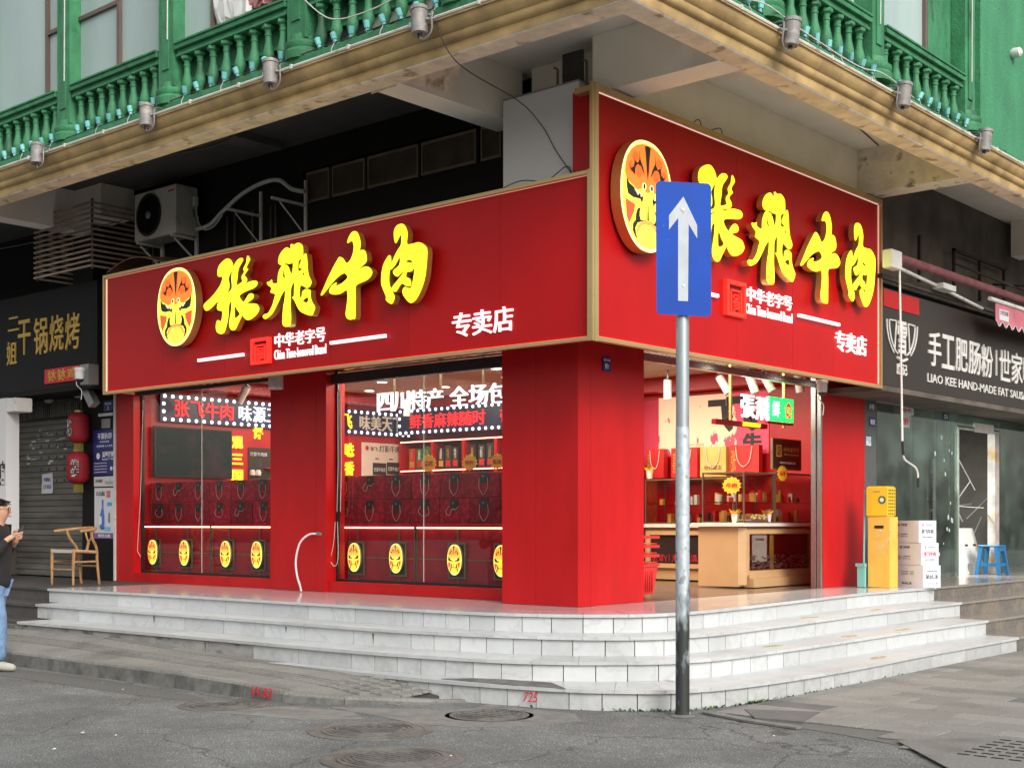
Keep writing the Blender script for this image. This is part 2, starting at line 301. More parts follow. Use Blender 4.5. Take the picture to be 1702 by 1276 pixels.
def obj(name, mb, mat, parent=None, smooth=False, label=None, cat=None, group=None, kind=None):
    if isinstance(mb, MB):
        me = bpy.data.meshes.new(name); me.from_pydata(mb.v, [], mb.f); me.validate(); me.update()
    else: me = mb
    if mat and not me.materials: me.materials.append(mat)
    if smooth:
        for p in me.polygons: p.use_smooth = True
        if smooth == 'auto':
            me.set_sharp_from_angle(angle=R(35))
    o = bpy.data.objects.new(name, me); link(o, parent); tag(o, label, cat, group, kind)
    return o
def tag(o, label=None, cat=None, group=None, kind=None):
    if label: o['label'] = label
    if cat: o['category'] = cat
    if group: o['group'] = group
    if kind: o['kind'] = kind
    return o
def thing(name, label, cat, loc=(0, 0, 0), group=None):
    o = bpy.data.objects.new(name, None); COL.objects.link(o); o.location = loc; o.empty_display_size = .1; WL[o.name] = Vector(loc)
    return tag(o, label, cat, group)
def dup(o, loc=None, label=None, rot=None, parent=None):
    c = o.copy(); COL.objects.link(c)
    if parent: c.parent = parent
    if loc is not None: c.location = loc
    if rot is not None: c.rotation_euler = rot
    if label: c['label'] = label
    for ch in o.children: dup(ch, parent=c)
    return c
def shift(o, off):  # place a part that shares mesh data
    o.location = Vector(o.location) + Vector(off); return o
AX = {'L': (Vector((1, 0, 0)), Vector((0, 0, 1)), Vector((0, -1, 0))), 'R': (Vector((0, 1, 0)), Vector((0, 0, 1)), Vector((1, 0, 0)))}
_T = {}
def textmesh(s, bold=0., depth=.01):
    k = (s, bold, depth)
    if k in _T: return _T[k]
    cu = bpy.data.curves.new('lettering', 'FONT'); cu.body = s; cu.size = 1; cu.extrude = .5; cu.offset = bold; cu.resolution_u = 2
    cu.fill_mode = 'BOTH'
    o = bpy.data.objects.new('lettering', cu); COL.objects.link(o)
    dg = bpy.context.evaluated_depsgraph_get(); me = bpy.data.meshes.new_from_object(o.evaluated_get(dg))
    bpy.data.objects.remove(o)
    vs = [v.co.copy() for v in me.vertices]; fs = [tuple(p.vertices) for p in me.polygons]
    if not vs: vs = [Vector((0, 0, 0)), Vector((1, 0, 0)), Vector((1, 1, 0))]; fs = [(0, 1, 2)]
    lo = [min(v[i] for v in vs) for i in range(2)]; hi = [max(v[i] for v in vs) for i in range(2)]
    _T[k] = (vs, fs, lo, hi); return _T[k]
def text(s, c, w, h, face, mat, parent=None, depth=.01, bold=0., name='lettering', keep=False, slant=0, **kw):
    """lettering fitted to a w x h box centred at c on a facade facing 'L' (-Y) or 'R' (+X), or a (right, up, normal) triple"""
    r, u, n = AX[face] if isinstance(face, str) else face
    vs, fs, lo, hi = textmesh(s, bold); sx = w / max(1e-6, hi[0] - lo[0]); sy = h / max(1e-6, hi[1] - lo[1])
    if keep: sx = sy = min(sx, sy)
    mx = [(lo[i] + hi[i]) / 2 for i in range(2)]; c = Vector(c); out = []
    for v in vs:
        a = (v[0] - mx[0]) * sx; b = (v[1] - mx[1]) * sy
        out.append(c + r * (a + slant * b) + u * b + n * (v[2] + .5) * depth)
    mb = MB(); mb.v = [tuple(v) for v in out]; mb.f = list(fs)
    return obj(name, mb, mat, parent, **kw)
def chars(s, c, w, h, face, mat, parent, depth=.02, bold=.02, gap=.12, name='character', vert=False, side=None):
    r, u, n = AX[face] if isinstance(face, str) else face
    k = len(s); c = Vector(c)
    for i, ch in enumerate(s):
        if ch == ' ': continue
        if vert: p = c + u * (h * (.5 - (i + .5) / k)); cw, chh = w, h / k * (1 - gap)
        else: p = c + r * (w * ((i + .5) / k - .5)); cw, chh = w / k * (1 - gap), h
        if ch in '一': chh *= .12
        if ch in '二三': chh *= .85
        if ch in '|': cw *= .12
        text(ch, p, cw, chh, face, mat, parent, depth, bold, name)
def frame_box(face, c, w, h, t=.02, d=.02):
    """hollow rectangular frame on a facade, as MB"""
    r, u, n = AX[face]; c = Vector(c); mb = MB()
    for (a0, a1, b0, b1) in ((-w / 2, w / 2, -h / 2, -h / 2 + t), (-w / 2, w / 2, h / 2 - t, h / 2), (-w / 2, -w / 2 + t, -h / 2 + t, h / 2 - t), (w / 2 - t, w / 2, -h / 2 + t, h / 2 - t)):
        slabm(mb, face, c, a0, a1, b0, b1, 0, d)
    return mb
def slabm(mb, face, c, a0, a1, b0, b1, d0, d1):
    r, u, n = AX[face] if isinstance(face, str) else face; c = Vector(c)
    P = lambda a, b, d: c + r * a + u * b + n * d
    return mb.hexa([P(a0, b0, d1), P(a1, b0, d1), P(a1, b0, d0), P(a0, b0, d0), P(a0, b1, d1), P(a1, b1, d1), P(a1, b1, d0), P(a0, b1, d0)])
def plate(name, face, c, w, h, mat, parent, d0=0., d1=.01, **kw):
    return obj(name, slabm(MB(), face, c, -w / 2, w / 2, -h / 2, h / 2, d0, d1), mat, parent, **kw)
def catmull(P, n=8):
    out = []; Q = [P[0]] + list(P) + [P[-1]]
    for i in range(1, len(Q) - 2):
        p0, p1, p2, p3 = Q[i - 1], Q[i], Q[i + 1], Q[i + 2]
        for k in range(n):
            t = k / n
            out.append(tuple(.5 * (2 * p1[j] + (p2[j] - p0[j]) * t + (2 * p0[j] - 5 * p1[j] + 4 * p2[j] - p3[j]) * t * t + (3 * p1[j] - p0[j] - 3 * p2[j] + p3[j]) * t ** 3) for j in range(len(p1))))
    out.append(tuple(P[-1])); return out
def closed(P, n=4):
    Q = [P[-1]] + list(P) + [P[0], P[1]]; out = []
    for i in range(1, len(Q) - 2):
        p0, p1, p2, p3 = Q[i - 1], Q[i], Q[i + 1], Q[i + 2]
        for k in range(n):
            t = k / n
            out.append(tuple(.5 * (2 * p1[j] + (p2[j] - p0[j]) * t + (2 * p0[j] - 5 * p1[j] + 4 * p2[j] - p3[j]) * t * t + (3 * p1[j] - p0[j] - 3 * p2[j] + p3[j]) * t ** 3) for j in range(2)))
    return out
def shape2d(loops, depth=1.):
    """filled outline with holes -> (verts, faces), front at z=1 back at z=0, front faces listed first"""
    cu = bpy.data.curves.new('shape', 'CURVE'); cu.dimensions = '2D'; cu.fill_mode = 'BOTH'; cu.extrude = .5
    for lp in loops:
        sp = cu.splines.new('POLY'); sp.points.add(len(lp) - 1); sp.use_cyclic_u = True
        for i, (x, y) in enumerate(lp): sp.points[i].co = (x, y, 0, 1)
    o = bpy.data.objects.new('shape', cu); COL.objects.link(o); dg = bpy.context.evaluated_depsgraph_get()
    me = bpy.data.meshes.new_from_object(o.evaluated_get(dg)); bpy.data.objects.remove(o)
    return [v.co.copy() for v in me.vertices], [tuple(p.vertices) for p in me.polygons]
def to_face(vs, fs, c, face, sx, sy, d0, d1):
    r, u, n = AX[face] if isinstance(face, str) else face; mb = MB(); c = Vector(c)
    mb.v = [tuple(c + r * (v[0] * sx) + u * (v[1] * sy) + n * (d0 + (v[2] + .5) * (d1 - d0))) for v in vs]; mb.f = list(fs); return mb
def wire(name, pts, r, mat, parent=None, n=5, **kw): return obj(name, MB().tube(pts, r, n), mat, parent, smooth=True, **kw)
def sag(a, b, s, n=10):
    a, b = Vector(a), Vector(b); return [a.lerp(b, i / n) - Vector((0, 0, s * 4 * (i / n) * (1 - i / n))) for i in range(n + 1)]
# outlines of the four sign characters, millimetres about their centres
CH = {'zhang':[[(-69,423),(-147,403),(-221,356),(-248,292),(-232,239),(-157,227),(-160,191),(-202,129),(-296,56),(-383,6),(-495,-47),(-508,-79),(-482,-119),(-433,-129),(-357,-103),(-237,-44),(-258,-113),(-228,-150),(-160,-165),(-160,-229),(-184,-279),(-244,-259),(-271,-297),(-277,-345),(-253,-396),(-184,-423),(-123,-408),(-87,-348),(-51,-247),(-45,-151),(-27,-93),(13,-75),(10,-157),(-8,-229),(-27,-302),(-21,-362),(22,-400),(82,-394),(130,-339),(189,-264),(204,-240),(248,-285),(308,-313),(389,-299),(466,-263),(508,-216),(494,-178),(448,-145),(296,-122),(378,-93),(410,-60),(385,-24),(331,-25),(284,-60),(231,-102),(154,-27),(260,9),(401,29),(459,52),(478,86),(436,113),(331,111),(260,97),(293,130),(279,168),(248,190),(279,227),(313,252),(284,278),(319,325),(346,362),(308,407),(290,380),(279,330),(237,284),(231,259),(244,232),(202,192),(202,155),(213,132),(165,112),(101,103),(119,180),(136,274),(189,334),(223,374),(196,396),(130,386),(64,335),(29,273),(10,193),(19,73),(-69,35),(-32,79),(-32,146),(-45,192),(-14,241),(40,312),(22,370),(-21,409)],[(70,-144),(64,-199),(77,-271),(165,-232),(119,-183),(101,-151)],[(112,59),(165,67),(272,95),(189,83)],[(-64,-16),(-27,0),(19,25),(-32,12)]],'fei':[[(154,440),(94,427),(60,442),(37,428),(45,409),(22,394),(-22,416),(-83,398),(-139,355),(-167,301),(-162,261),(-127,237),(-99,239),(-144,191),(-172,137),(-178,80),(-184,49),(-235,51),(-273,63),(-280,96),(-320,79),(-362,77),(-341,42),(-284,6),(-301,-42),(-223,-69),(-240,-121),(-273,-190),(-341,-262),(-405,-270),(-438,-292),(-393,-323),(-320,-300),(-252,-257),(-172,-164),(-116,-92),(-55,-42),(-58,-134),(-83,-224),(-94,-316),(-96,-401),(-66,-436),(-6,-442),(38,-422),(45,-330),(34,-236),(38,-130),(45,-32),(99,27),(99,-52),(94,-129),(63,-133),(104,-173),(159,-257),(224,-313),(365,-362),(406,-346),(438,-279),(396,-226),(369,-167),(365,-96),(326,-77),(279,-73),(236,-96),(224,-147),(193,-148),(187,-97),(193,-42),(224,-25),(305,-62),(358,-47),(381,-4),(342,60),(321,133),(312,239),(292,309),(256,289),(224,251),(187,192),(197,162),(236,151),(203,137),(167,138),(164,188),(171,244),(236,270),(245,339),(236,397),(197,429)],[(-55,244),(-78,197),(-94,142),(-83,97),(-50,101),(-71,146),(-61,216),(-33,228),(6,194),(34,140),(50,118),(71,150),(78,231),(17,231)],[(236,98),(256,109),(272,90),(263,70)],[(240,-191),(316,-161),(332,-198),(305,-219)],[(256,218),(252,191),(263,186),(268,213)]],'niu':[[(128,453),(77,436),(36,387),(25,344),(88,357),(117,322),(117,252),(77,172),(13,137),(-39,187),(-91,215),(-132,191),(-250,57),(-345,-74),(-393,-144),(-357,-144),(-215,-42),(-109,16),(-21,37),(28,-8),(-16,-42),(-85,-69),(-156,-76),(-146,-44),(-215,-66),(-256,-108),(-250,-144),(-179,-166),(-85,-167),(13,-143),(25,-226),(10,-318),(-2,-402),(42,-448),(111,-452),(140,-440),(145,-340),(148,-224),(145,-131),(180,-100),(326,-71),(393,-22),(382,25),(326,63),(259,64),(185,38),(225,68),(298,105),(315,157),(293,221),(253,244),(214,241),(222,308),(208,371),(174,430)]],'rou':[[(-202,108),(-237,92),(-299,15),(-325,-88),(-320,-182),(-258,-295),(-256,-338),(-186,-382),(-151,-364),(-136,-309),(-186,-232),(-212,-159),(-208,-60),(-184,8),(-186,79)],[(-40,400),(-100,391),(-138,348),(-141,284),(-126,229),(-105,223),(-43,295),(-40,197),(-95,137),(-156,54),(-190,-38),(-126,0),(-60,69),(-65,-7),(-151,-53),(-136,-97),(-91,-120),(-45,-94),(-5,-68),(-35,-116),(-172,-220),(-161,-253),(-110,-266),(-35,-197),(30,-226),(90,-236),(100,-195),(75,-158),(30,-138),(42,-91),(104,-92),(136,-61),(129,-14),(75,1),(25,13),(70,26),(119,4),(151,-49),(139,-144),(100,-255),(15,-235),(-20,-273),(5,-331),(75,-395),(124,-400),(183,-365),(252,-269),(300,-150),(326,74),(290,141),(213,181),(134,180),(44,189),(52,285),(30,351),(-5,388)]]}
# ---------------------------------------------------------------- ground
obj('road', MB().box(-70, 60, -70, 60, -.3, 0), M['asphalt'], kind='structure')
# pale concrete patches round the manholes
def blob(cx, cy, rx, ry, rot, n=26, j=.12, seed=1):
    rg = random.Random(seed); pts = []
    for i in range(n):
        a = 2 * math.pi * i / n; k = 1 + rg.uniform(-j, j); x = rx * k * math.cos(a); y = ry * k * math.sin(a)
        pts.append((cx + x * math.cos(rot) - y * math.sin(rot), cy + x * math.sin(rot) + y * math.cos(rot)))
    return pts
patch = thing('road_patch', 'pale concrete repair patches around the manhole covers on the asphalt', 'road patch')
obj('patch', MB().prism([(-.25, -2.95), (.35, -2.6), (.75, -2.35), (.6, -1.98), (1.5, -1.95), (1.75, -2.2), (1.62, -2.62), (1.35, -2.98), (.95, -3.12), (.5, -3.05)], .001, .004), M['concrete'], patch)
obj('patch', MB().prism([(-.75, -3.75), (-.55, -3.15), (.1, -3.0), (.45, -3.2), (.1, -3.55)], .001, .004), M['concrete'], patch)
obj('patch', MB().prism(blob(-3.4, -3.35, 2.2, .22, .0, seed=4), .001, .003), pbr('old_asphalt_band', (.12, .122, .12), .85, var=.5, scale=80, bump=.5, bscale=100), patch)
def manhole(c, r, label, pattern):
    t = thing('manhole_cover', label, 'manhole cover', (c[0], c[1], 0), 'manhole covers in the road')
    x, y = c
    obj('collar', MB().lathe([(r + .1, .0), (r + .1, .006), (r + .04, .008), (r + .035, .004)], (x, y, 0), 40), M['concrete'] if pattern == 'g' else M['iron'], t)
    obj('lid', MB().lathe([(r, .0), (r, .010), (r - .01, .012)], (x, y, 0), 40), M['iron'], t)
    mb = MB()
    for k in range(1, 4):
        q = r - .035 * k
        mb.lathe([(q, .011), (q, .018), (q - .012, .018), (q - .012, .011)], (x, y, 0), 40)
    obj('rim_ring', mb, M['iron'], t)
    mb = MB(); st = .05
    if pattern == 'g': 
        for a in (-.16, -.08, 0, .08, .16): mb.box(x + a - .008, x + a + .008, y - .2, y + .2, .011, .018); mb.box(x - .2, x + .2, y + a - .008, y + a + .008, .0115, .0185)
    else:
        a = -r
        while a < r:
            h = math.sqrt(max(0, (r - .14) ** 2 - a * a)) if abs(a) < r - .14 else 0
            if h: mb.hexa([(x - h + a * .4, y + a - .007, .011), (x + h + a * .4, y + a - .007, .011), (x + h + a * .4, y + a + .007, .011), (x - h + a * .4, y + a + .007, .011), (x - h + a * .4, y + a - .007, .017), (x + h + a * .4, y + a - .007, .017), (x + h + a * .4, y + a + .007, .017), (x - h + a * .4, y + a + .007, .017)])
            a += st
    obj('rib_pattern', mb, M['iron'], t)
manhole((1.05, -2.45), .31, 'manhole cover with square grid set in pale concrete near the steps', 'g')
manhole((.9, -3.56), .35, 'dark ribbed manhole cover in the middle of three, flush in asphalt', 'r')
manhole((1.85, -4.25), .36, 'ribbed manhole cover nearest the camera at the bottom edge', 'r')
manhole((-.98, -3.45), .26, 'worn manhole cover beside the kerb at the left', 'r')
# right pavement of granite slabs
rp = thing('paver_pavement', '', ''); rp['kind'] = 'structure'
obj('bedding', MB().prism([(2.2, -1.28), (2.9, -1.38), (3.5, -1.5), (4.2, -1.72), (5.2, -2.6), (9, -5.0), (40, -5), (40, 40), (2.2, 40)], .001, .004), pbr('bedding_sand', (.14, .14, .132), .9, bump=.3), rp)
meshes = {}
def edge_y(x): return -1.28 - (x - 2.3) * .16 if x < 4 else -1.55 - (x - 4) * .75
cnt = 0
for j in range(-9, 34):
    y0 = j * .3
    k = 0; x = 2.3 + (.3 if j % 2 else .0) - .6
    while x < 7.6:
        w = .6; x1 = x + w
        xa, xb = max(x, 2.3), x1
        if xb - xa > .08:
            xm = (xa + xb) / 2; ym = y0 + .15
            if ym > edge_y(xm) + .16:
                if cnt < 290:
                    t_ = random.uniform(-.0015, .0015)
                    obj('paver', MB().box(xa + .005, xb - .005, y0 + .005, y0 + .295, .004, .016 + t_, .003), M['slabdark'] if (j == 3 and 4.0 < xm) or (j == -2 and xm < 2.6) else M['pave2'], rp); cnt += 1
                else:
                    meshes.setdefault('far', MB()).box(xa + .003, xb - .003, y0 + .003, y0 + .297, .004, .016)
        x = x1
for j in range(34, 90):
    meshes['far'].box(2.3, 8, j * .3 + .003, j * .3 + .297, .004, .016)
obj('paver_field', meshes['far'], M['pave2'], rp, kind='stuff')
# dark slab + angled strip at the corner
obj('corner_slab', MB().prism([(2.42, -.95), (2.95, -.7), (3.1, -1.25), (2.72, -1.3)], .005, .021), M['slabdark'], rp)
obj('pavement_edging', MB().prism([(2.25, -1.2), (2.7, -1.36), (3.2, -1.45), (3.2, -1.53), (2.7, -1.45), (2.25, -1.3)], .005, .02), M['concrete'], rp)
gr = thing('drain_grate', 'slotted drain grate in pale concrete at the lower right', 'drain grate', (4.7, -1.6, 0))
obj('surround', MB().prism([(4.0, -1.6), (4.5, -.95), (6.2, -.95), (6.2, -3.2), (4.9, -2.6)], .017, .022), M['pave'], gr)
for i in range(6):
    for k in range(7):
        x, y = 4.52 + i * .11, -1.85 + k * .12
        obj('slot', MB().box(x, x + .075, y, y + .02, .02, .026), M['black'], gr)
# left sloping sidewalk
def swz(x, y):
    t = min(1, max(0, (y + 3.04) / .94))
    def pw(K):
        if x <= K[0][0]: return K[0][1]
        for (a, p), (b, q) in zip(K, K[1:]):
            if x <= b: return p + (q - p) * (x - a) / (b - a)
        return K[-1][1]
    return (1 - t) * pw(((-1.5, .135), (-.9, .09), (-.2, .035), (.35, .002))) + t * pw(((-5, .262), (-2.5, .172), (-.9, .155), (-.35, .12), (.05, .055), (.35, .002))) + .004
def kerby(x): return -3.04 if x < -.9 else -3.04 + (x + .9) ** 2 * .62
sw = thing('left_sidewalk', '', '', (0, 0, 0)); sw['kind'] = 'structure'
core = MB(); xs = [-40, -14] + [-13 + .5 * i for i in range(28)]
obj('sidewalk_bed', core.prism([(-40, -3.0), (-1, -3.0), (.2, -2.4), (.4, -2.0), (-40, -1.9)], .001, .005), M['concrete'], sw)
bed = MB()
for i in range(48):
    a, b = -14 + i * .3, -13.7 + i * .3
    if b < .3: bed.hexa([(a, -2.95 if a < -.9 else kerby(a) + .1, 0), (b, -2.95 if b < -.9 else kerby(b) + .1, 0), (b, -1.98, 0), (a, -1.98, 0), (a, -2.95 if a < -.9 else kerby(a) + .1, swz(a, -2.95) - .014), (b, -2.95 if b < -.9 else kerby(b) + .1, swz(b, -2.95) - .014), (b, -1.98, swz(b, -1.98) - .014), (a, -1.98, swz(a, -1.98) - .014)])
obj('joint_bed', bed, pbr('dark_joint', (.05, .05, .045), .9), sw)
rows = [(0, .3, 'p'), (.3, .42, 'g'), (.42, .54, 'g'), (.54, .8, 'p'), (.8, 1, 'p')]
xx = [-14.4 + .6 * i for i in range(25)]
for i, x in enumerate(xx):
    for (a, b, kd) in rows:
        g = .006; x0, x1 = x + g, x + .6 - g
        if x1 > .55: continue
        q = []
        def Y(xv, t): k0 = kerby(xv) + .1; return k0 + (-1.98 - k0) * t
        for dz in (-.04, 0):
            for (xv, t) in ((x0, a + .008), (x1, a + .008), (x1, b - .008), (x0, b - .008)):
                yv = Y(xv, t); q.append((xv, yv, swz(xv, yv) + dz))
        if q[0][1] > q[3][1] - .02: continue
        obj('paving_slab', MB().hexa(q), M['pave'], sw)
        if kd == 'g':
            mb = MB()
            for k in range(2):
                t0 = a + (b - a) * (.25 + .45 * k); t1 = t0 + .018; qq = []
                for dz in (-.01, .005):
                    for (xv, t) in ((x0, t0), (x1, t0), (x1, t1), (x0, t1)): yv = Y(xv, t); qq.append((xv, yv, swz(xv, yv) + dz))
                mb.hexa(qq)
            obj('guide_rib', mb, M['pave'], sw)
# kerb stones
kx = -14.0
while kx < .75:
    ln = .98 if kx < -1.6 else .5
    q = []
    for z in (0, 1):
        for (xv, dy) in ((kx + .008, 0), (kx + ln - .008, 0), (kx + ln - .008, .1), (kx + .008, .1)):
            yv = kerby(xv) + dy; q.append((xv, yv + (.012 if z and dy == 0 else 0), max(.012, swz(xv, yv) + .004) if z else -.02))
    q2 = [(a, b, c - .022) if i > 3 else (a, b, c) for i, (a, b, c) in enumerate(q)]; obj('kerb_stone', MB().hexa(q2), M['kerb'], sw)
    top = q[4:]; obj('kerb_top', MB().hexa([(a, b, c - .0215) for a, b, c in top] + [(a, b + (.008 if i < 2 else 0), c) for i, (a, b, c) in enumerate(top)]), M['pave'], sw)
    kx += ln
# small basket-weave bricks on the ramp end
for i in range(9):
    for j in range(5):
        x, y = -.75 + i * .13, -2.62 + j * .12
        if y > -1.98 - .12 or x + .12 > .12 or y < kerby(x + .12) + .1: continue
        z = swz(x + .06, y + .05); obj('ramp_brick', MB().box(x, x + .122, y, y + .112, z - .02, z + .003, .002), M['pave'], sw)
# ---------------------------------------------------------------- marble steps
C4 = [(-7.15, -1.45), (-4.7, -1.28), (-2.2, -1.23), (-.9, -1.2), (.06, -1.06), (.78, -.66), (1.13, -.05), (1.12, 1.3), (.9, 4.1), (.95, 6.06)]
C3 = [(-6.95, -1.72), (-4.14, -1.64), (-1.9, -1.6), (-.8, -1.53), (.26, -1.3), (1.07, -.88), (1.45, -.2), (1.46, 1.1), (1.33, 3.6), (1.33, 5.95)]
C2 = [(-6.6, -2.15), (-3.76, -2.03), (-1.5, -1.97), (-.4, -1.87), (.59, -1.66), (1.3, -1.2), (1.74, -.5), (1.83, 1.0), (1.81, 3.2), (1.85, 5.46)]
C1 = [(-2.5, -2.08), (-1.9, -2.08), (-1.2, -2.07), (-.3, -2.06), (.8, -1.92), (1.6, -1.62), (2.12, -1.0), (2.29, .6), (2.25, 3.0), (2.25, 5.35)]
steps = thing('marble_steps', '', ''); steps['kind'] = 'structure'
def arc(c):
    P = catmull(c, 14); L = [0]
    for i in range(1, len(P)): L.append(L[-1] + math.dist(P[i], P[i - 1]))
    return P, L
def at(P, L, s):
    s = min(max(s, 0), L[-1] - 1e-6); i = 0
    while L[i + 1] < s: i += 1
    t = (s - L[i]) / (L[i + 1] - L[i]); p = [P[i][k] * (1 - t) + P[i + 1][k] * t for k in (0, 1)]
    d = Vector((P[i + 1][0] - P[i][0], P[i + 1][1] - P[i][1])).normalized(); return Vector(p), Vector((d.y, -d.x))  # outward normal
def step(c, z0, z1, mr, mtread, depth=.5, toff=0., rng=None):
    P, L = arc(c); n = len(P); rg = rng or random
    # core
    poly = []
    for i in range(n):
        d = Vector((P[min(i + 1, n - 1)][0] - P[max(i - 1, 0)][0], P[min(i + 1, n - 1)][1] - P[max(i - 1, 0)][1])).normalized(); poly.append((P[i][0] - d.y * .03, P[i][1] + d.x * .03))
    poly += [(-.6, P[-1][1]), (-.6, .25), (P[0][0], .25)]
    obj('step_core', MB().prism(poly, z0 - (0 if z0 else .02), z1 - .032), pbr('joint_mortar', (.05, .05, .047), .9), steps)
    def curv(s):
        return 1 if at(P, L, s)[0].x > -1.25 and at(P, L, s)[0].y < .9 else 0
    s = toff * .3
    segs = [(0, s)] if s else []
    while s < L[-1] - .05:
        w = .27 + rg.uniform(-.015, .015) if curv(s) else ((.95 if at(P, L, s)[0].y > .8 else .66) + rg.uniform(-.05, .05)); e = min(s + w, L[-1]); segs.append((s, e)); s = e
    for a, b in segs:
        k = 3 if b - a < .4 else 4
        q = [];
        for z in (z0 + .001, z1 - .036):
            (p0, n0), (p1, n1) = at(P, L, a + .004), at(P, L, b - .004)
            q += [(*(p0), z), (*(p1), z), (*(p1 - n1 * .029), z), (*(p0 - n0 * .029), z)]
        obj('riser_tile', MB().hexa(q), M['grime'] if (z0 == .17 and q[0][0] < -2.6) else (M['marbled'] if z0 == .17 and q[0][0] < .2 else mr), steps)
    s = 0
    while s < L[-1] - .02:
        w = .4 if curv(s) else .9; e = min(s + w, L[-1]); m = 3; mb = MB()
        for i in range(m):
            (p0, n0), (p1, n1) = at(P, L, s + (e - s) * i / m + (.0015 if i == 0 else 0)), at(P, L, s + (e - s) * (i + 1) / m - (.0015 if i == m - 1 else 0))
            q = []
            o0 = .03
            for z, oo in ((z1 - .03, o0 - .004), (z1, o0)): q += [(*(p0 + n0 * oo), z), (*(p1 + n1 * oo), z), (*(p1 - n1 * depth), z), (*(p0 - n0 * depth), z)]
            mb.hexa(q)
        obj('tread_slab', mb, mtread, steps)
        s = e
rr_ = random.Random(3)
step(C1, 0, .17, M['marbled'], M['marble'], .6, .4, rr_)
step(C2, .17, .34, M['marble'], M['marble'], .5, .2, rr_)
step(C3, .34, .51, M['marble'], M['marble'], .5, .7, rr_)
step(C4, .51, .68, M['marble'], M['deck'], .4, .1, rr_)
P4, _L = arc(C4); inner = []
for i in range(0, len(P4), 4):
    p, n_ = at(P4, _L, _L[i]); inner.append(tuple(p - n_ * .38))
obj('deck_floor', MB().prism(inner + [(inner[-1][0], 6.06), (-.02, 6.06), (-.02, .3), (-7.15, .3)], .64, .676), M['deck'], steps)
obj('shop_floor', MB().box(-8.5, -.0, .3, 6.1, .6, .678), M['floor'], steps)
# dingy riser of the lowest visible left step
obj('step_base_render', MB().box(-7.3, -6.6, -2.2, -2.1, .1, .3), M['kerb'], steps)
# grey slab over the lowest tread near the ramp
obj('loose_slab', MB().prism([(.1, -2.0), (.8, -1.94), (1.3, -1.82), (.98, -1.6), (.55, -1.68), (.3, -1.78)], .1705, .176), M['kerb'], steps)
# weep stains
for (s_, nm) in ((0, ''),):
    pass
for k, (x, y, z) in enumerate(((1.74, 2.35, .34), (1.78, 3.5, .34), (2.17, 2.1, .17), (1.7, .9, .34), (1.28, 3.9, .51), (1.3, 2.3, .51), (.95, 1.9, .68))):
    obj('rust_stain', MB().prism(blob(x - .08, y, .05, .16, .0, 18, .35, k), z + .0006, z + .0014), pbr('rust_stain', (.42, .36, .22), .6, var=.3, scale=20), steps)
for k, (x, s_) in enumerate(((-5.9, .4), (-4.6, .34), (-3.1, .5), (-2.35, .3), (-5.2, .34), (-1.1, .42))):
    zt = .47 if k % 2 else .3; yy = -1.635 if k % 2 else -2.05
    obj('drip_stain', MB().add([(x - .012, yy - .03, zt), (x + .015, yy - .03, zt), (x + .004, yy - .03, zt - .06 - .03 * (k % 3)), (x - .003, yy - .03, zt - .06)], [(3, 2, 1, 0)]), pbr('dark_drip', (.08, .08, .07), .8), steps)
# neighbours' dark steps
ls = thing('left_dark_steps', '', ''); ls['kind'] = 'structure'
for y, z0, z1 in ((-1.3, .5, .67), (-1.72, .33, .5), (-2.1, .1, .33)):
    obj('dark_step', MB().box(-20, -7.155 if z1 > .6 else (-6.96 if z1 > .4 else -6.62), y, .5, z0, z1 - .03), M['darkstep2'], ls)
    obj('dark_tread', MB().box(-20, -7.155 if z1 > .6 else (-6.96 if z1 > .4 else -6.62), y - .02, .5, z1 - .03, z1), M['darkstep2'], ls)
rs = thing('right_dark_steps', '', ''); rs['kind'] = 'structure'
for x, y, z0, z1 in ((.95, 6.065, .51, .68), (1.33, 5.955, .34, .51), (1.85, 5.465, .17, .34), (2.25, 5.355, 0, .17)):
    obj('dark_step', MB().box(-4 if z1 > .6 else 0, x, y, 30, z0 - .01, z1 - .03), M['darkstep'], rs)
    obj('dark_tread', MB().box(-4 if z1 > .6 else 0, x + .022, y, 30, z1 - .03, z1 + .001), pbr('brown_tread', (.26, .23, .2), .16, var=.2, scale=25), rs)  # treads paler than the risers, their highlight put into the colour
# painted survey marks
t = thing('painted_mark', 'red spray mark W82 on the kerb face', 'graffiti', (-.9, -3.05, .06))
text('W.82', (-.98, -3.048, .07), .28, .085, 'L', M['inkred'], t, .004, 0, slant=.2)
t = thing('painted_mark', 'red spray mark 725 on the lowest marble riser', 'graffiti', (.9, -1.95, .08))
import mathutils
_d = Vector((.98, .2, 0)).normalized(); _n = Vector((.2, -.98, 0)).normalized()
text('725', (1.0, -1.893, .085), .125, .08, (_d, Vector((0, 0, 1)), _n), M['inkred'], t, .004, 0, slant=.2)
# weeds along the foot of the steps
PW, LW = arc(C1); mb = MB(); rg = random.Random(5)
for i in range(230):
    s_ = rg.uniform(4.2, 6.6) if rg.random() < .75 else rg.uniform(3.4, 8.5); p, n_ = at(PW, LW, s_)
    if rg.random() < .25: s_ = 5.55 + rg.gauss(0, .05); p, n_ = at(PW, LW, s_)
    b = p + n_ * (.01 + abs(rg.gauss(0, .018))); h = rg.uniform(.008, .032); a = rg.uniform(0, 6.28); w = rg.uniform(.004, .012)
    dx, dy = math.cos(a) * w, math.sin(a) * w
    mb.flat([(b.x - dx, b.y - dy, .004), (b.x + dx, b.y + dy, .004), (b.x + dx * 1.6 + dy * 2, b.y + dy - dx * 2, h * .8), (b.x + dy * 3, b.y - dx * 3, h)])
tag(obj('weeds', mb, M['greenl'], kind='stuff'), 'small green weeds growing along the foot of the marble steps')
mb = MB()
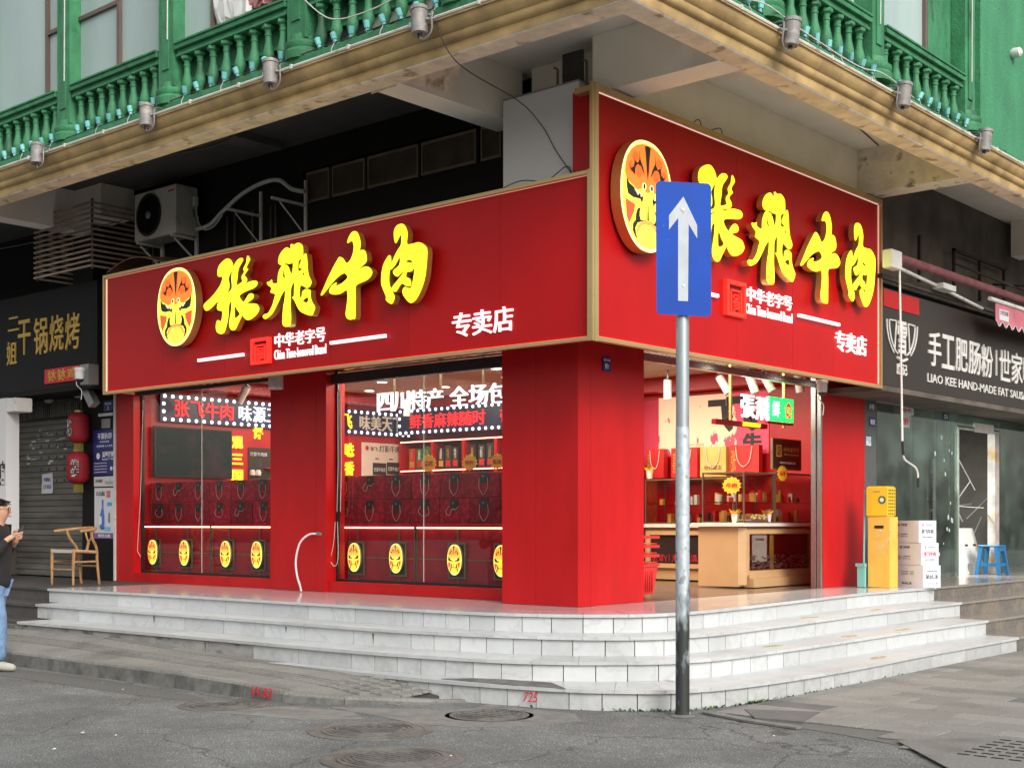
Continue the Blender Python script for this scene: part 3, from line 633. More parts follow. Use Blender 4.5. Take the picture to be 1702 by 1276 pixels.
for i in range(26):
    x, y = rg.uniform(-6, 6), rg.uniform(-6.5, -1.6)
    if y > -3.1 and x < 1: continue
    r = rg.uniform(.006, .018); a = rg.uniform(0, 3)
    mb.flat([(x + r * math.cos(a), y + r * math.sin(a), .006), (x - r * .4, y + r * .5, .012), (x - r * math.cos(a), y - r * math.sin(a), .005), (x + r * .3, y - r * .6, .006)])
obj('litter', mb, M['white'], kind='stuff')
# ---------------------------------------------------------------- red shop shell
shop = thing('red_corner_shop', 'red panelled corner shop with lit gold lettering above marble steps', 'shop', (0, 0, .68))
def panels(face, x0, x1, z0, z1, plane, seams, m, parent, name='wall_panel', d=.012, gap=.003):
    e = [x0] + list(seams) + [x1]
    for i in range(len(e) - 1):
        a, b = e[i] + (gap / 2 if i else 0), e[i + 1] - (gap / 2 if i < len(e) - 2 else 0)
        if face == 'L': mb = MB().box(a, b, plane, plane + d, z0, z1)
        else: mb = MB().box(plane - d, plane, a, b, z0, z1)
        obj(name, mb, m, parent)
Z0, ZT = .679, 3.3
# corner pillar
obj('pillar_core', MB().box(-.96, -.014, .014, 1.08, Z0, ZT), M['darkred'], shop)
panels('L', -.975, 0, Z0, ZT, 0, (-.53,), M['red'], shop)
panels('R', .0122, 1.095, Z0, ZT, 0, (.2,), M['red'], shop)
obj('pillar_side', MB().box(-.975, -.962, .0125, .45, Z0, ZT), M['red'], shop)
obj('pillar_reveal', MB().box(-.35, -.0125, 1.082, 1.094, Z0, ZT), M['red'], shop)
# left facade: end pier, sill, mid column, header
obj('end_pier', MB().box(-8.42, -8.0, .3, .47, Z0, ZT), M['red'], shop)
obj('pier_edge', MB().box(-8.46, -8.421, .28, .34, Z0, ZT), M['whitedirty'], shop)
for a, b, s in ((-8.0, -5.0, (-6.6,)), (-3.97, -.976, (-3.0,))):
    panels('L', a, b, Z0, .8, .3, s, M['red'], shop, 'sill_panel', .2)
panels('L', -5.0, -3.97, Z0, ZT, .27, (-4.15,), M['red'], shop, 'column_panel', .25)
obj('column_back', MB().box(-5.0, -3.97, .521, .56, Z0, ZT), M['darkred'], shop)
obj('window_header', MB().box(-8.42, -.976, .3, .6, 3.3, ZT + .3), M['darkred'], shop)
for a, b, mid, lab in ((-8.0, -5.0, -6.62, 'a'), (-3.97, -.976, -2.52, 'b')):
    f = obj('window_frame', MB().box(a, b, .42, .46, .801, .83).box(a, b, .42, .46, 3.27, 3.299).box(a, a + .03, .42, .46, .83, 3.27).box(b - .03, b, .42, .46, .83, 3.27), M['black'], shop)
    obj('pane', MB().box(a + .031, mid - .003, .437, .443, .831, 3.269), G['win'], f)
    obj('pane', MB().box(mid + .003, b - .031, .437, .443, .831, 3.269), G['win'], f)
    obj('glass_joint', MB().box(mid - .004, mid + .004, .43, .436, .831, 3.269), M['whitedirty'], f)
# roller blind cassette in the right window
bl = thing('roller_blind', 'black roller blind cassette across the top of the right window', 'blind', (-2.5, .36, 3.1))
obj('cassette', MB().box(-3.95, -1.0, .33, .40, 3.12, 3.24, .008), M['black'], bl)
for x in (-3.86, -3.80): obj('pull_cord', MB().tube([(x, .35, 3.03), (x + .01, .35, 2.2), (x - .01, .35, 1.62)], .004, 5), M['wirewhite'], bl)
obj('cord_loop', MB().tube(catmull([(-3.9, .35, 1.5), (-3.93, .35, 1.25), (-3.98, .35, 1.05), (-3.9, .35, .98), (-3.85, .35, 1.1), (-3.86, .35, 1.5)], 5), .004, 5), M['wirewhite'], bl)
bl = thing('roller_blind', 'black roller blind cassette across the top of the left window', 'blind', (-6.5, .36, 3.1))
obj('cassette', MB().box(-7.97, -5.03, .33, .40, 3.235, 3.295, .008), M['black'], bl)
obj('pull_cord', MB().tube([(-7.85, .35, 3.03), (-7.9, .35, 1.9), (-7.98, .35, 1.1), (-7.9, .35, 1.02)], .004, 5), M['wirewhite'], bl)
# right facade: end column, door rail and posts
panels('R', 4.93, 6.07, Z0, ZT, 0, (5.52,), M['red'], shop, 'column_panel', .06)
obj('column_core', MB().box(-.12, -.061, 4.93, 6.07, Z0, ZT), M['darkred'], shop)
obj('door_rail', MB().box(-.06, -.0, 1.096, 4.88, 3.16, 3.2).box(-.05, -.012, 1.096, 4.88, 3.2, 3.24), M['steel'], shop)
obj('door_post', MB().box(-.05, -.0, 4.875, 4.916, Z0, 3.159), M['steel'], shop)
obj('door_post', MB().box(-.12, -.06, 4.85, 4.9, Z0, 3.3), M['steel'], shop)
obj('transom_glass', MB().box(-.03, -.02, 1.096, 4.87, 3.241, 3.42), G['win'], shop)
# underside of the sign boxes (glossy red soffit)
obj('sign_soffit', MB().prism([(-7.0, -.66), (.66, -.66), (.66, 5.0), (.0, 5.0), (0, .0), (0, .3), (-7.0, .3)], 3.262, 3.28), pbr('glossy_red_soffit', (.25, .004, .006), .08, var=.05), shop)
# ---------------------------------------------------------------- sign boxes
def led_shape(nm, loops, c, face, sx, sy, lift, parent, label=None):
    """raised lit character: gold return, bright face, standing on studs"""
    vs, fs = _S[nm]
    o = obj('character', to_face(vs, fs, c, face, sx, sy, lift, lift + .07), M['goldside'], parent)
    f = obj('lit_face', to_face(vs, fs, c, face, sx * .995, sy * .995, lift + .0705, lift + .076), M['ly'], o)
_S = {}
for k, loops in CH.items():
    L2 = []
    for i, lp in enumerate(loops):
        L2.append(closed([(x / 1000, z / 1000) for x, z in lp], 3))
    _S[k] = shape2d(L2)
# opera-mask emblem ---------------------------------------------------
def mask_layers():
    """list of (material, [(u,v)...] loops) in a -1..1 box; right half mirrored"""
    def cv(pts): return [((x - 350) / 272., -((y + .19 * (350 - x) * -1) - 633) / 545.) for x, y in pts]
    def mir(p): return [(-u, v) for u, v in p][::-1]
    def T(s): return cv([tuple(float(q) for q in w.split(',')) for w in s.split()])
    ctr = lambda p: p + mir(p)
    Ls = []
    Ls.append(('fore', ctr(T("350,600 290,580 240,615 190,590 130,560 108,500 112,420 130,330 175,235 235,165 300,122 350,112"))))
    Ls.append(('cheek', T("112,760 215,775 205,850 175,930 150,1000 125,930"))); Ls.append(('cheek', mir(Ls[-1][1])))
    Ls.append(('blk', ctr(T("350,480 338,380 330,250 318,135 350,118"))))
    for s in ("262,200 258,300 240,345 205,330 180,290 205,345 198,400 170,430 150,400 165,450 210,480 218,400 240,358 275,362 305,420 320,440 300,360 268,290",
              "120,540 150,590 190,605 245,625 290,640 300,680 285,730 268,695 190,715 138,700 125,640",
              "275,780 240,805 222,870 218,930 190,980 188,1050 215,1100 240,1115 222,1070 215,1010 240,950 300,910 340,895 335,885 275,910 262,870 262,825"):
        Ls.append(('blk', T(s))); Ls.append(('blk', mir(Ls[-1][1])))
    eye = T("200,622 240,618 290,645 280,672 240,668"); Ls.append(('crm', eye)); Ls.append(('crm', mir(eye)))
    pup = [(-.34 + .045 * math.cos(a), -.02 + .03 * math.sin(a)) for a in [i * .7 for i in range(9)]]; Ls.append(('blk2', pup)); Ls.append(('blk2', mir(pup)))
    el = lambda cx, cy, rx, ry: [(cx + rx * math.cos(i * math.pi / 8), cy + ry * math.sin(i * math.pi / 8)) for i in range(16)]
    for sx in (-1, 1):
        Ls.append(('crm', el(sx * .15, .165, .085, .07))); Ls.append(('blk2', el(sx * .15, .165, .04, .05)))
        Ls.append(('petal', el(sx * .34, .42, .13, .11))); Ls.append(('petal', el(sx * .66, .47, .09, .1))); Ls.append(('petal', el(sx * .47, .68, .11, .09)))
    Ls.append(('lip', ctr(T("350,890 300,905 245,965 222,1040 238,1072 258,1010 285,960 325,930 350,935"))))
    Ls.append(('blk2', [(-.012, -.14), (.012, -.14), (.03, -.45), (0, -.47), (-.03, -.45)]))
    for sx in (-1, 1):
        w = [(sx * (.02 + .1 * math.sin(t * 1.6)), -.66 - .2 * t) for t in (0, .3, .6, .9, 1.2)]
        Ls.append(('blk2', w + [(x + .018, y) for x, y in w[::-1]]))
    return Ls
def egg(n=48, k=1.):
    out = []
    for i in range(n):
        a = 2 * math.pi * i / n; c_, s_ = math.cos(a), math.sin(a)
        w = 1.0 if s_ > 0 else 1.0 - .12 * s_ * s_
        out.append((math.copysign(abs(c_) ** .86, c_) * w * k, math.copysign(abs(s_) ** .92, s_) * k))
    return out
ML = mask_layers()
MM = dict(fore2=lamp_mat('small_mask_orange', (1, .42, .05), .95), petal2=lamp_mat('small_mask_petal', (1, .3, .03), .9), base=lamp_mat('mask_lit_yellow', (1, .85, .06), .85), ring=lamp_mat('mask_lit_cream', (1, .9, .3), .9), fore=lamp_mat('mask_lit_orange_red', (1, .16, .02), 1.0), cheek=lamp_mat('mask_lit_red', (1, .07, .02), .9),
          blk=pbr('mask_black', (.012, .01, .01), .3), blk2=pbr('mask_black', (.012, .01, .01), .3), crm=lamp_mat('mask_eye_cream', (1, .75, .3), .9), petal=lamp_mat('mask_petal', (1, .1, .01), .95), lip=lamp_mat('mask_lip', (1, .25, .05), 1.0))
def mask(c, w, h, face, parent, lift, thick, name='mask_emblem'):
    P = lambda p, z: [(x, y, z) for x, y in p]
    def pris(loop, d0, d1, s=1.):
        n = len(loop); vs = [(x * s, y * s, -.5) for x, y in loop] + [(x * s, y * s, .5) for x, y in loop]
        if sum(loop[i][0] * loop[(i + 1) % n][1] - loop[(i + 1) % n][0] * loop[i][1] for i in range(n)) < 0: vs = vs[:n][::-1] + vs[n:][::-1]
        return to_face(vs, [tuple(range(n))[::-1], tuple(range(n, 2 * n))] + [(i, (i + 1) % n, (i + 1) % n + n, i + n) for i in range(n)], c, face, w / 2, h / 2, d0, d1)
    o = obj(name, pris(egg(), lift, lift + thick), M['goldside'], parent)
    a = lift + thick
    obj('rim', pris(egg(), a, a + .004), MM['ring'], o)
    obj('face_plate', pris(egg(), a + .004, a + .006, .94), MM['base'], o)
    groups = {}
    order = ['fore', 'cheek', 'petal', 'blk', 'lip', 'crm', 'blk2']
    for k, key in enumerate(order):
        mb = MB(); pieces = []
        for kk, lp in ML:
            if kk == key:
                lp = [(max(-.93, min(.93, u)), v) for u, v in lp]
                if len(lp) > 30: lp = lp
                q = pris(lp, a + .007 + k * .0012, a + .008 + k * .0012, .96); mb.add(q.v, q.f); pieces.append(q)
        nm_ = {'fore': 'forehead', 'cheek': 'cheek', 'petal': 'petal_marking', 'blk': 'black_marking', 'lip': 'mouth', 'crm': 'eye', 'blk2': 'fine_line'}[key]; mk = MM['fore2'] if key == 'fore' and thick < .05 else (MM['petal2'] if key == 'petal' and thick < .05 else MM[key])
        if thick > .05:
            for q in pieces: obj(nm_, q, MM[key], o)
        else: obj(nm_, mb, mk, o, kind='stuff')
    return o
# left sign
sl = thing('shop_sign', 'long low red fascia sign over the two shop windows with lit yellow characters', 'sign', (-3.2, -.5, 3.13))
obj('box_body', MB().box(-7.03, .6, -.69, -.3, 3.285, 4.57), M['darkred'], sl)
panels('L', -7.05, .695, 3.15, 4.59, -.705, (-5.83, -4.62, -3.4, -2.78, -1.6, -.38), M['red2'], sl, 'fascia_panel', .014)
obj('bottom_trim', MB().box(-7.08, .69, -.75, -.691, 3.115, 3.146), M['gold'], sl)
obj('top_trim', MB().box(-7.08, .69, -.75, -.3, 4.592, 4.625), M['gold'], sl)
obj('end_trim', MB().box(-7.08, -7.052, -.75, -.3, 3.148, 4.59), M['gold'], sl)
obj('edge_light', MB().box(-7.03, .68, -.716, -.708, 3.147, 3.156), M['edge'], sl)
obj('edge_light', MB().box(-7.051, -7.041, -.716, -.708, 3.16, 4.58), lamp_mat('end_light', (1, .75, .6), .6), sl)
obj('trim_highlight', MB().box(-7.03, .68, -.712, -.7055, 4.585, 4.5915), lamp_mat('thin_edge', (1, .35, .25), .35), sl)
FP = -.705
for k, cx, cz in (('zhang', -4.309, 4.057), ('fei', -3.304, 4.049), ('niu', -2.38, 4.034), ('rou', -1.526, 4.061)):
    led_shape(k, None, (cx, FP, cz), 'L', 1, 1, .07, sl)
    for dx in (-.25, .2): obj('stud', MB().box(cx + dx - .01, cx + dx + .01, FP - .06, FP, cz - .01, cz + .01), M['steel'], sl)
mask((-5.355, FP, 4.035), .76, .92, 'L', sl, .04, .1)
def seal(c, w, h, face, parent):
    s = obj('seal_emblem', frame_box(face, c, w, h, w * .11, .05), M['lseal'], parent)
    mb = slabm(MB(), face, c, -w * .39, w * .39, -h * .39, h * .39, .001, .012); obj('seal_ground', mb, pbr('seal_dark', (.1, .004, .004), .5), s)
    mb = MB(); 
    for (a0, a1, b0, b1) in ((-.3, .3, .2, .25), (-.3, -.24, -.36, .25), (.24, .3, -.36, .25), (-.16, .16, .08, .13), (-.16, .16, -.04, .01), (-.16, -.1, -.04, .13), (.1, .16, -.04, .13), (-.18, .18, -.12, -.07), (-.13, .18, -.2, -.16), (-.13, .13, -.3, -.25), (.1, .16, -.3, -.12), (-.13, -.07, -.36, -.12)):
        slabm(mb, face, c, a0 * w, a1 * w, b0 * h, b1 * h, .0125, .045)
    obj('seal_stroke', mb, M['lseal'], s)
def brandline(cx, cz, face, plane, w, parent, seal_c, bars, zmd, sw, sh):
    P = (lambda a, z: (a, plane, z)) if face == 'L' else (lambda a, z: (plane, a, z))
    seal(P(seal_c, cz - .01), sw, sh, face, parent)
    chars('中华老字号', P(cx, cz + .085), w, .15, face, M['lw'], parent, .015, .004, .12)
    text('China Time-honored Brand', P(cx, cz - .07), w, .105, face, M['lw'], parent, .01, 0, label=None)
    for a, b in bars: obj('light_bar', slabm(MB(), face, P((a + b) / 2, cz - .025), -(b - a) / 2, (b - a) / 2, -.016, .016, .02, .05), M['lw'], parent)
    chars('专卖店', P(zmd[0], zmd[1]), zmd[2], .235, face, M['lw'], parent, .018, .003, .08)
brandline(-3.28, 3.415, 'L', FP, .86, sl, -3.92, ((-5.07, -4.22), (-2.74, -1.9)), (-.6, 3.405, .8), .32, .29)
# right sign
sr = thing('shop_sign', 'tall red fascia sign over the shop entrance with mask emblem behind the traffic sign', 'sign', (.6, 2.2, 3.13))
obj('box_body', MB().box(.56, .69, -.56, 4.97, 3.285, 5.32), M['darkred'], sr)
panels('R', -.66, 4.985, 3.155, 5.345, .705, (.6, 1.75, 2.9, 3.85), M['red2'], sr, 'fascia_panel', .014)
obj('return_panel', MB().box(.41, .6, -.6, -.585, 4.63, 5.4), M['red'], sr)
obj('bottom_trim', MB().box(.6911, .75, -.66, 5.02, 3.115, 3.152).box(.6911, .75, -.749, -.661, 3.116, 3.15), M['gold'], sr)
obj('top_trim', MB().box(.5, .75, -.69, 5.02, 5.348, 5.4), M['gold'], sr)
obj('end_trim', MB().box(.56, .75, 4.99, 5.02, 3.154, 5.346), M['gold'], sr)
for i, (x, y, r) in enumerate(((.71, -.74, .014), (.742, -.742, .016), (.748, -.71, .014), (.746, -.68, .013))):
    z1 = 4.63 if i < 1 else 5.4
    obj('corner_trim', MB().box(x - r, x + r, y - r, y + r, 3.11 - .002 * i, z1 + .002 * i, .004), M['gold'], sr)
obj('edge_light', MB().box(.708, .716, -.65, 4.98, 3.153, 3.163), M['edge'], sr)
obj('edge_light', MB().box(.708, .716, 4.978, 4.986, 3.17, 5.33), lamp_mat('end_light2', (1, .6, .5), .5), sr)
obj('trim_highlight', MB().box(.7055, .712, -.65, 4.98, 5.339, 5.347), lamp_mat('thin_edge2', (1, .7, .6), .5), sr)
for k, cy, cz, sx, sy in (('zhang', 1.1, 4.525, 1.13, 1.13), ('fei', 2.226, 4.482, 1.13, 1.12), ('niu', 3.293, 4.452, 1.16, 1.14), ('rou', 4.264, 4.495, 1.17, 1.19)):
    led_shape(k, None, (.705, cy, cz), 'R', sx, sy, .06, sr)
    for dy in (-.28, .22): obj('stud', MB().box(.705, .765, cy + dy - .01, cy + dy + .01, cz - .01, cz + .01), M['steel'], sr)
mask((.705, -.05, 4.49), .82, 1.02, 'R', sr, .03, .11)
brandline(2.4, 3.79, 'R', .705, .97, sr, 1.67, ((.55, 1.33), (2.97, 3.92)), (4.27, 3.59, .8), .37, .36)
# white clad box beside the tall sign
wb = thing('clad_column', 'plain white clad box between the two fascia signs under the overhang', 'column', (0, -.4, 4.6))
obj('cladding', MB().box(-.52, .405, -.5, -.1, 4.62, 5.54), M['whiteplate'], wb)
obj('cap_edge', MB().box(-.525, .41, -.505, -.1, 5.54, 5.555), M['grey'], wb)
# hose, camera, address plates
hz = thing('drain_hose', 'curved white drain hose coming out of the red column between the windows', 'hose', (-4.1, .2, .68))
obj('hose', MB().tube(catmull([(-4.12, .28, 1.36), (-4.2, .2, 1.35), (-4.3, .15, 1.25), (-4.35, .13, 1.05), (-4.32, .12, .88), (-4.24, .1, .75), (-4.17, .06, .69)], 6), .0125, 10), M['white'], hz, smooth=True)
obj('hose_fitting', MB().tube([(-4.05, .285, 1.355), (-4.13, .27, 1.36)], .022, 8), M['grey'], hz)
pl = thing('address_plate', 'small blue address plate high on the right face of the corner pillar', 'address plate', (0, .42, 3.05))
plate('plate', 'R', (.001, .45, 3.06), .13, .14, M['navy'], pl); text('锦里西路', (.011, .45, 3.1), .11, .025, 'R', M['white'], pl, .002); text('附1', (.011, .45, 3.04), .06, .06, 'R', M['white'], pl, .002, .02)
def dome(c, lab, axis):
    t = thing('dome_camera', lab, 'security camera', c, 'white dome cameras')
    x, y, z = c
    obj('mount', MB().lathe([(.07, .12), (.075, .1), (.07, .08)], c, 16), M['white'], t, smooth='auto')
    obj('housing', MB().lathe([(.06, .08), (.065, .02), (.055, -.03)], c, 16), M['white'], t, smooth='auto')
    obj('lens_ball', MB().lathe([(.01, -.075), (.035, -.065), (.05, -.045), (.055, -.029)], c, 16), M['black'], t, smooth=True)
    obj('cable', MB().tube(catmull([(x, y - .02, z - .02), (x - .03, y - .03, z - .1), (x + .01, y + .02, z - .18), (x, y + .02, z - .3)], 5), .006, 5), M['wirewhite'], t)
dome((.28, 4.38, 3.08), 'white dome camera under the right end of the entrance sign', 'R')
dome((-7.95, -.55, 3.42), 'white dome camera beside the small red chicken sign', 'L')
sp = thing('spotlight_can', 'grey cylinder lamp under the long sign at the middle column', 'lamp', (-4.55, -.1, 3.1))
obj('can', MB().lathe([(.085, .16), (.09, .14), (.09, .0), (.08, -.01)], (-4.5, -.05, 3.08), 20), M['whitedirty'], sp, smooth='auto')
obj('cap', MB().lathe([(.03, .25), (.03, .16)], (-4.5, -.05, 3.08), 12), M['black'], sp)
# ---------------------------------------------------------------- green building above: overhang, cornice, balconies
ub = thing('green_balcony_building', 'green painted upper building overhanging the shops with ochre cornice and balconies', 'building', (0, 1, 5.4))
def sweep(prof, m, name, parent, path=((-22, -2.05), (2.1, -2.05), (2.1, 24)), smooth=False):
    mb = MB(); vs = []
    for i, (x, y) in enumerate(path):
        for d, z in prof:
            vs.append((x + (d if i >= 1 else 0), y - (d if i <= 1 else 0), z))
    n = len(prof); fs = []
    for i in range(2):
        for k in range(n - 1): a = i * n + k; fs.append((a, a + n, a + n + 1, a + 1))
    mb.add(vs, fs); return obj(name, mb, m, parent, smooth=smooth)
ZB = 5.4
sweep([(-.22, ZB + .001), (-.02, ZB - .004), (.004, ZB + .01)], M['plaster'], 'plaster_lip', ub)
sweep([(.004, ZB + .01), (.012, ZB + .05), (.012, ZB + .085), (.03, ZB + .092), (.05, ZB + .105), (.062, ZB + .13), (.06, ZB + .155), (.078, ZB + .165), (.1, ZB + .19), (.122, ZB + .225), (.125, ZB + .25), (.145, ZB + .253), (.145, ZB + .262), (.0, ZB + .262)], M['corn'], 'cornice_moulding', ub, smooth='auto')
pipe_pts = [(-22, -2.185, ZB + .285), (2.235, -2.185, ZB + .285), (2.235, 24, ZB + .285)]
obj('gutter_pipe', MB().tube(pipe_pts[:2], .017, 8).tube(pipe_pts[1:], .017, 8), M['pipe'], ub)
for i in range(18): obj('pipe_clip', MB().box(-11 + i * .78, -10.975 + i * .78, -2.206, -2.16, ZB + .265, ZB + .306), M['pipe'], ub)
for i in range(12): obj('pipe_clip', MB().box(2.21, 2.256, -1.5 + i * .78, -1.475 + i * .78, ZB + .265, ZB + .306), M['pipe'], ub)
sweep([(.0, ZB + .262), (.0, ZB + .43), (-.2, ZB + .43)], M['green'], 'green_kerb_band', ub)
# edge beams, soffit
obj('edge_beam', MB().box(-22, 1.88, -2.046, -1.83, ZB + .003, 5.82), M['soffit'], ub)
obj('edge_beam', MB().box(1.88, 2.096, -2.046, 24, ZB + .003, 5.82), M['soffit'], ub)
obj('soffit_slab', MB().prism([(-.95, -1.85), (1.9, -1.85), (1.9, 24), (-.95, 24)], 5.95, 6.05), M['soffit'], ub)
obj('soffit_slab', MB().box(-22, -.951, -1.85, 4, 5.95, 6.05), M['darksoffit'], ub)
def beam(x0, x1, y0, y1, m='soffit', z=None):
    z = z or ZB + .02
    return obj('cross_beam', MB().box(x0, x1, y0, y1, z, 5.948), M[m], ub)
beam(.5, 1.878, -.42, -.08)
beam(-.95, -.62, -1.828, -.1)
beam(.601, 1.878, 4.66, 5.0, 'mould')
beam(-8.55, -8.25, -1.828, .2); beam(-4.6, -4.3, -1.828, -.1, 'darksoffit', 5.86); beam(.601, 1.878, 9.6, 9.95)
obj('haunch', MB().add([(-.95, -1.828, 5.42), (-.62, -1.828, 5.42), (-.62, -1.1, 5.5), (-.95, -1.1, 5.5), (-.95, -1.828, 5.3 + .08), (-.62, -1.828, 5.38), (-.3, -1.828, 5.9), (-.3, -1.2, 5.94)], [(0, 1, 2, 3), (1, 6, 7, 2), (4, 5, 1, 0)]), M['plaster'], ub)
# corner column above the shop, right upper wall, dark slot
obj('corner_column', MB().box(-.5, .35, -.098, .5, 3.4, 5.948), M['soffit'], ub)
obj('upper_wall', MB().box(.3, .6, .501, 4.99, 3.4, 5.949), M['soffit'], ub)
obj('upper_wall', MB().box(.2, .598, -.078, .5, 5.38, 5.949), M['soffit'], ub)
obj('dark_slot', MB().box(.16, .4, -.44, -.42, 5.2, 5.85), M['black'], ub)
for x in (.12, .46): obj('conduit', MB().tube([(x, -.46, 5.3), (x, -.46, 5.72), (x - .04, -.46, 5.74)], .012, 6), M['darkwall'], ub)
obj('dark_upper_wall', MB().box(.1, .5, 5.001, 24, 4.5, 5.949), M['darkwall'], ub)
# black recess wall over the long sign, with windows
bw = obj('black_recess_wall', MB().box(-8.2, -4.2, .1, .3, 3.6, 5.949).box(-4.2, -.501, .1, .3, 3.6, 5.22).box(-4.2, -.501, .1, .3, 5.62, 5.949), M['blackwall'], ub)
obj('window_band', MB().box(-4.2, -.501, .26, .3, 5.22, 5.62), pbr('dark_room', (.02, .018, .016), .5), bw)
for x0, x1 in ((-4.15, -3.75), (-3.7, -3.15), (-3.1, -2.3), (-2.25, -1.45), (-1.38, -1.1), (-1.05, -.8)):
    w = obj('window', MB().box(x0, x1, .12, .15, 5.24, 5.27).box(x0, x1, .12, .15, 5.57, 5.6).box(x0, x0 + .022, .12, .15, 5.27, 5.57).box(x1 - .022, x1, .12, .15, 5.27, 5.57), pbr('dull_window_frame', (.2, .16, .12), .45, .3), ub)
    obj('pane', MB().box(x0 + .023, x1 - .023, .135, .14, 5.271, 5.569), pbr('dusky_pane', (.06, .045, .035), .3, var=.5, scale=3), w)
obj('wall_ledge', MB().box(-8.2, -.501, .02, .099, 4.62, 4.66), M['darkwall'], ub)
obj('pale_column', MB().box(-8.75, -7.6, -.45, .05, 5.55, 5.948), M['soffit'], ub)
obj('black_column', MB().box(-8.7, -8.2, -.2, .35, 3.3, 5.549), M['blackwall'], ub)
obj('end_wall', MB().box(-22, -8.901, .6, .9, 0.4, 5.948), M['blackwall'], ub)
# fluted bars on the black wall (old grille)
mb = MB()
for x in (-7.3, -7.2, -5.6, -5.45, -5.1, -4.75, -4.66): mb.box(x, x + .02, .06, .08, 4.6, 5.3)
obj('old_grille_bars', mb, pbr('old_bar', (.1, .09, .08), .5, .4), ub, kind='stuff')
# upper storey wall behind the balconies
obj('upper_storey', MB().box(-22, 1.7, -1.84, -1.7, 5.83, 11).box(1.7, 1.84, -1.84, 24, 5.83, 11), M['green'], ub)
obj('render_wall', MB().box(1.841, 2.06, 4.75, 24, 5.83, 11), M['greenwall'], ub)
obj('render_edge', MB().box(1.841, 2.0, 4.62, 4.749, 5.83, 11), M['green'], ub)
obj('balcony_floor', MB().box(-22, 1.9, -1.9, -1.2, 6.051, 6.08).box(1.3, 1.9, -1.899, 24, 6.052, 6.081), M['green'], ub)
def win(face, a, b, mull, tran, lab=None, plane=-1.845):
    P = (lambda s0, s1, z0, z1, d0, d1: (s0, s1, plane - d1, plane - d0, z0, z1)) if face == 'L' else (lambda s0, s1, z0, z1, d0, d1: (-plane + d0, -plane + d1, s0, s1, z0, z1))
    zb, zt = 6.46, 9.6
    mb = MB()
    for m_ in [a, *mull, b - .05]: mb.box(*P(m_, m_ + .05, zb, zt, .0, .06))
    mb.box(*P(a + .05, b - .05, zt - .05, zt, .001, .055))
    for (t0, t1, z) in tran: mb.box(*P(t0, t1, z, z + .045, .002, .055))
    f = obj('window', mb, M['brownframe'], ub)
    ed = [a, *mull, b]
    for i in range(len(ed) - 1): obj('pane', MB().box(*P(ed[i] + .05, ed[i + 1], zb, zt - .05, .01, .02)), M['paleglass'], f)
for a, b, mu, tr in ((-7.9, -5.9, (-6.45,), ((-6.4, -5.95, 7.2),)), (-5.85, -3.9, (-4.95,), ((-5.8, -4.95, 7.2),)), (-3.85, -1.85, (-3.25,), ()), (-1.75, 0.2, (-.7,), ()), (-9.95, -8.0, (-9.2,), ())):
    win('L', a, b, mu, tr)
for a, b, mu in ((-1.5, -.0, ()), (.1, 2.1, (1.1,)), (2.2, 3.68, ())):
    win('R', a, b, mu, ())
obj('window_reveal', MB().box(1.841, 1.9, 3.7, 4.3, 5.9, 11), M['green'], ub)
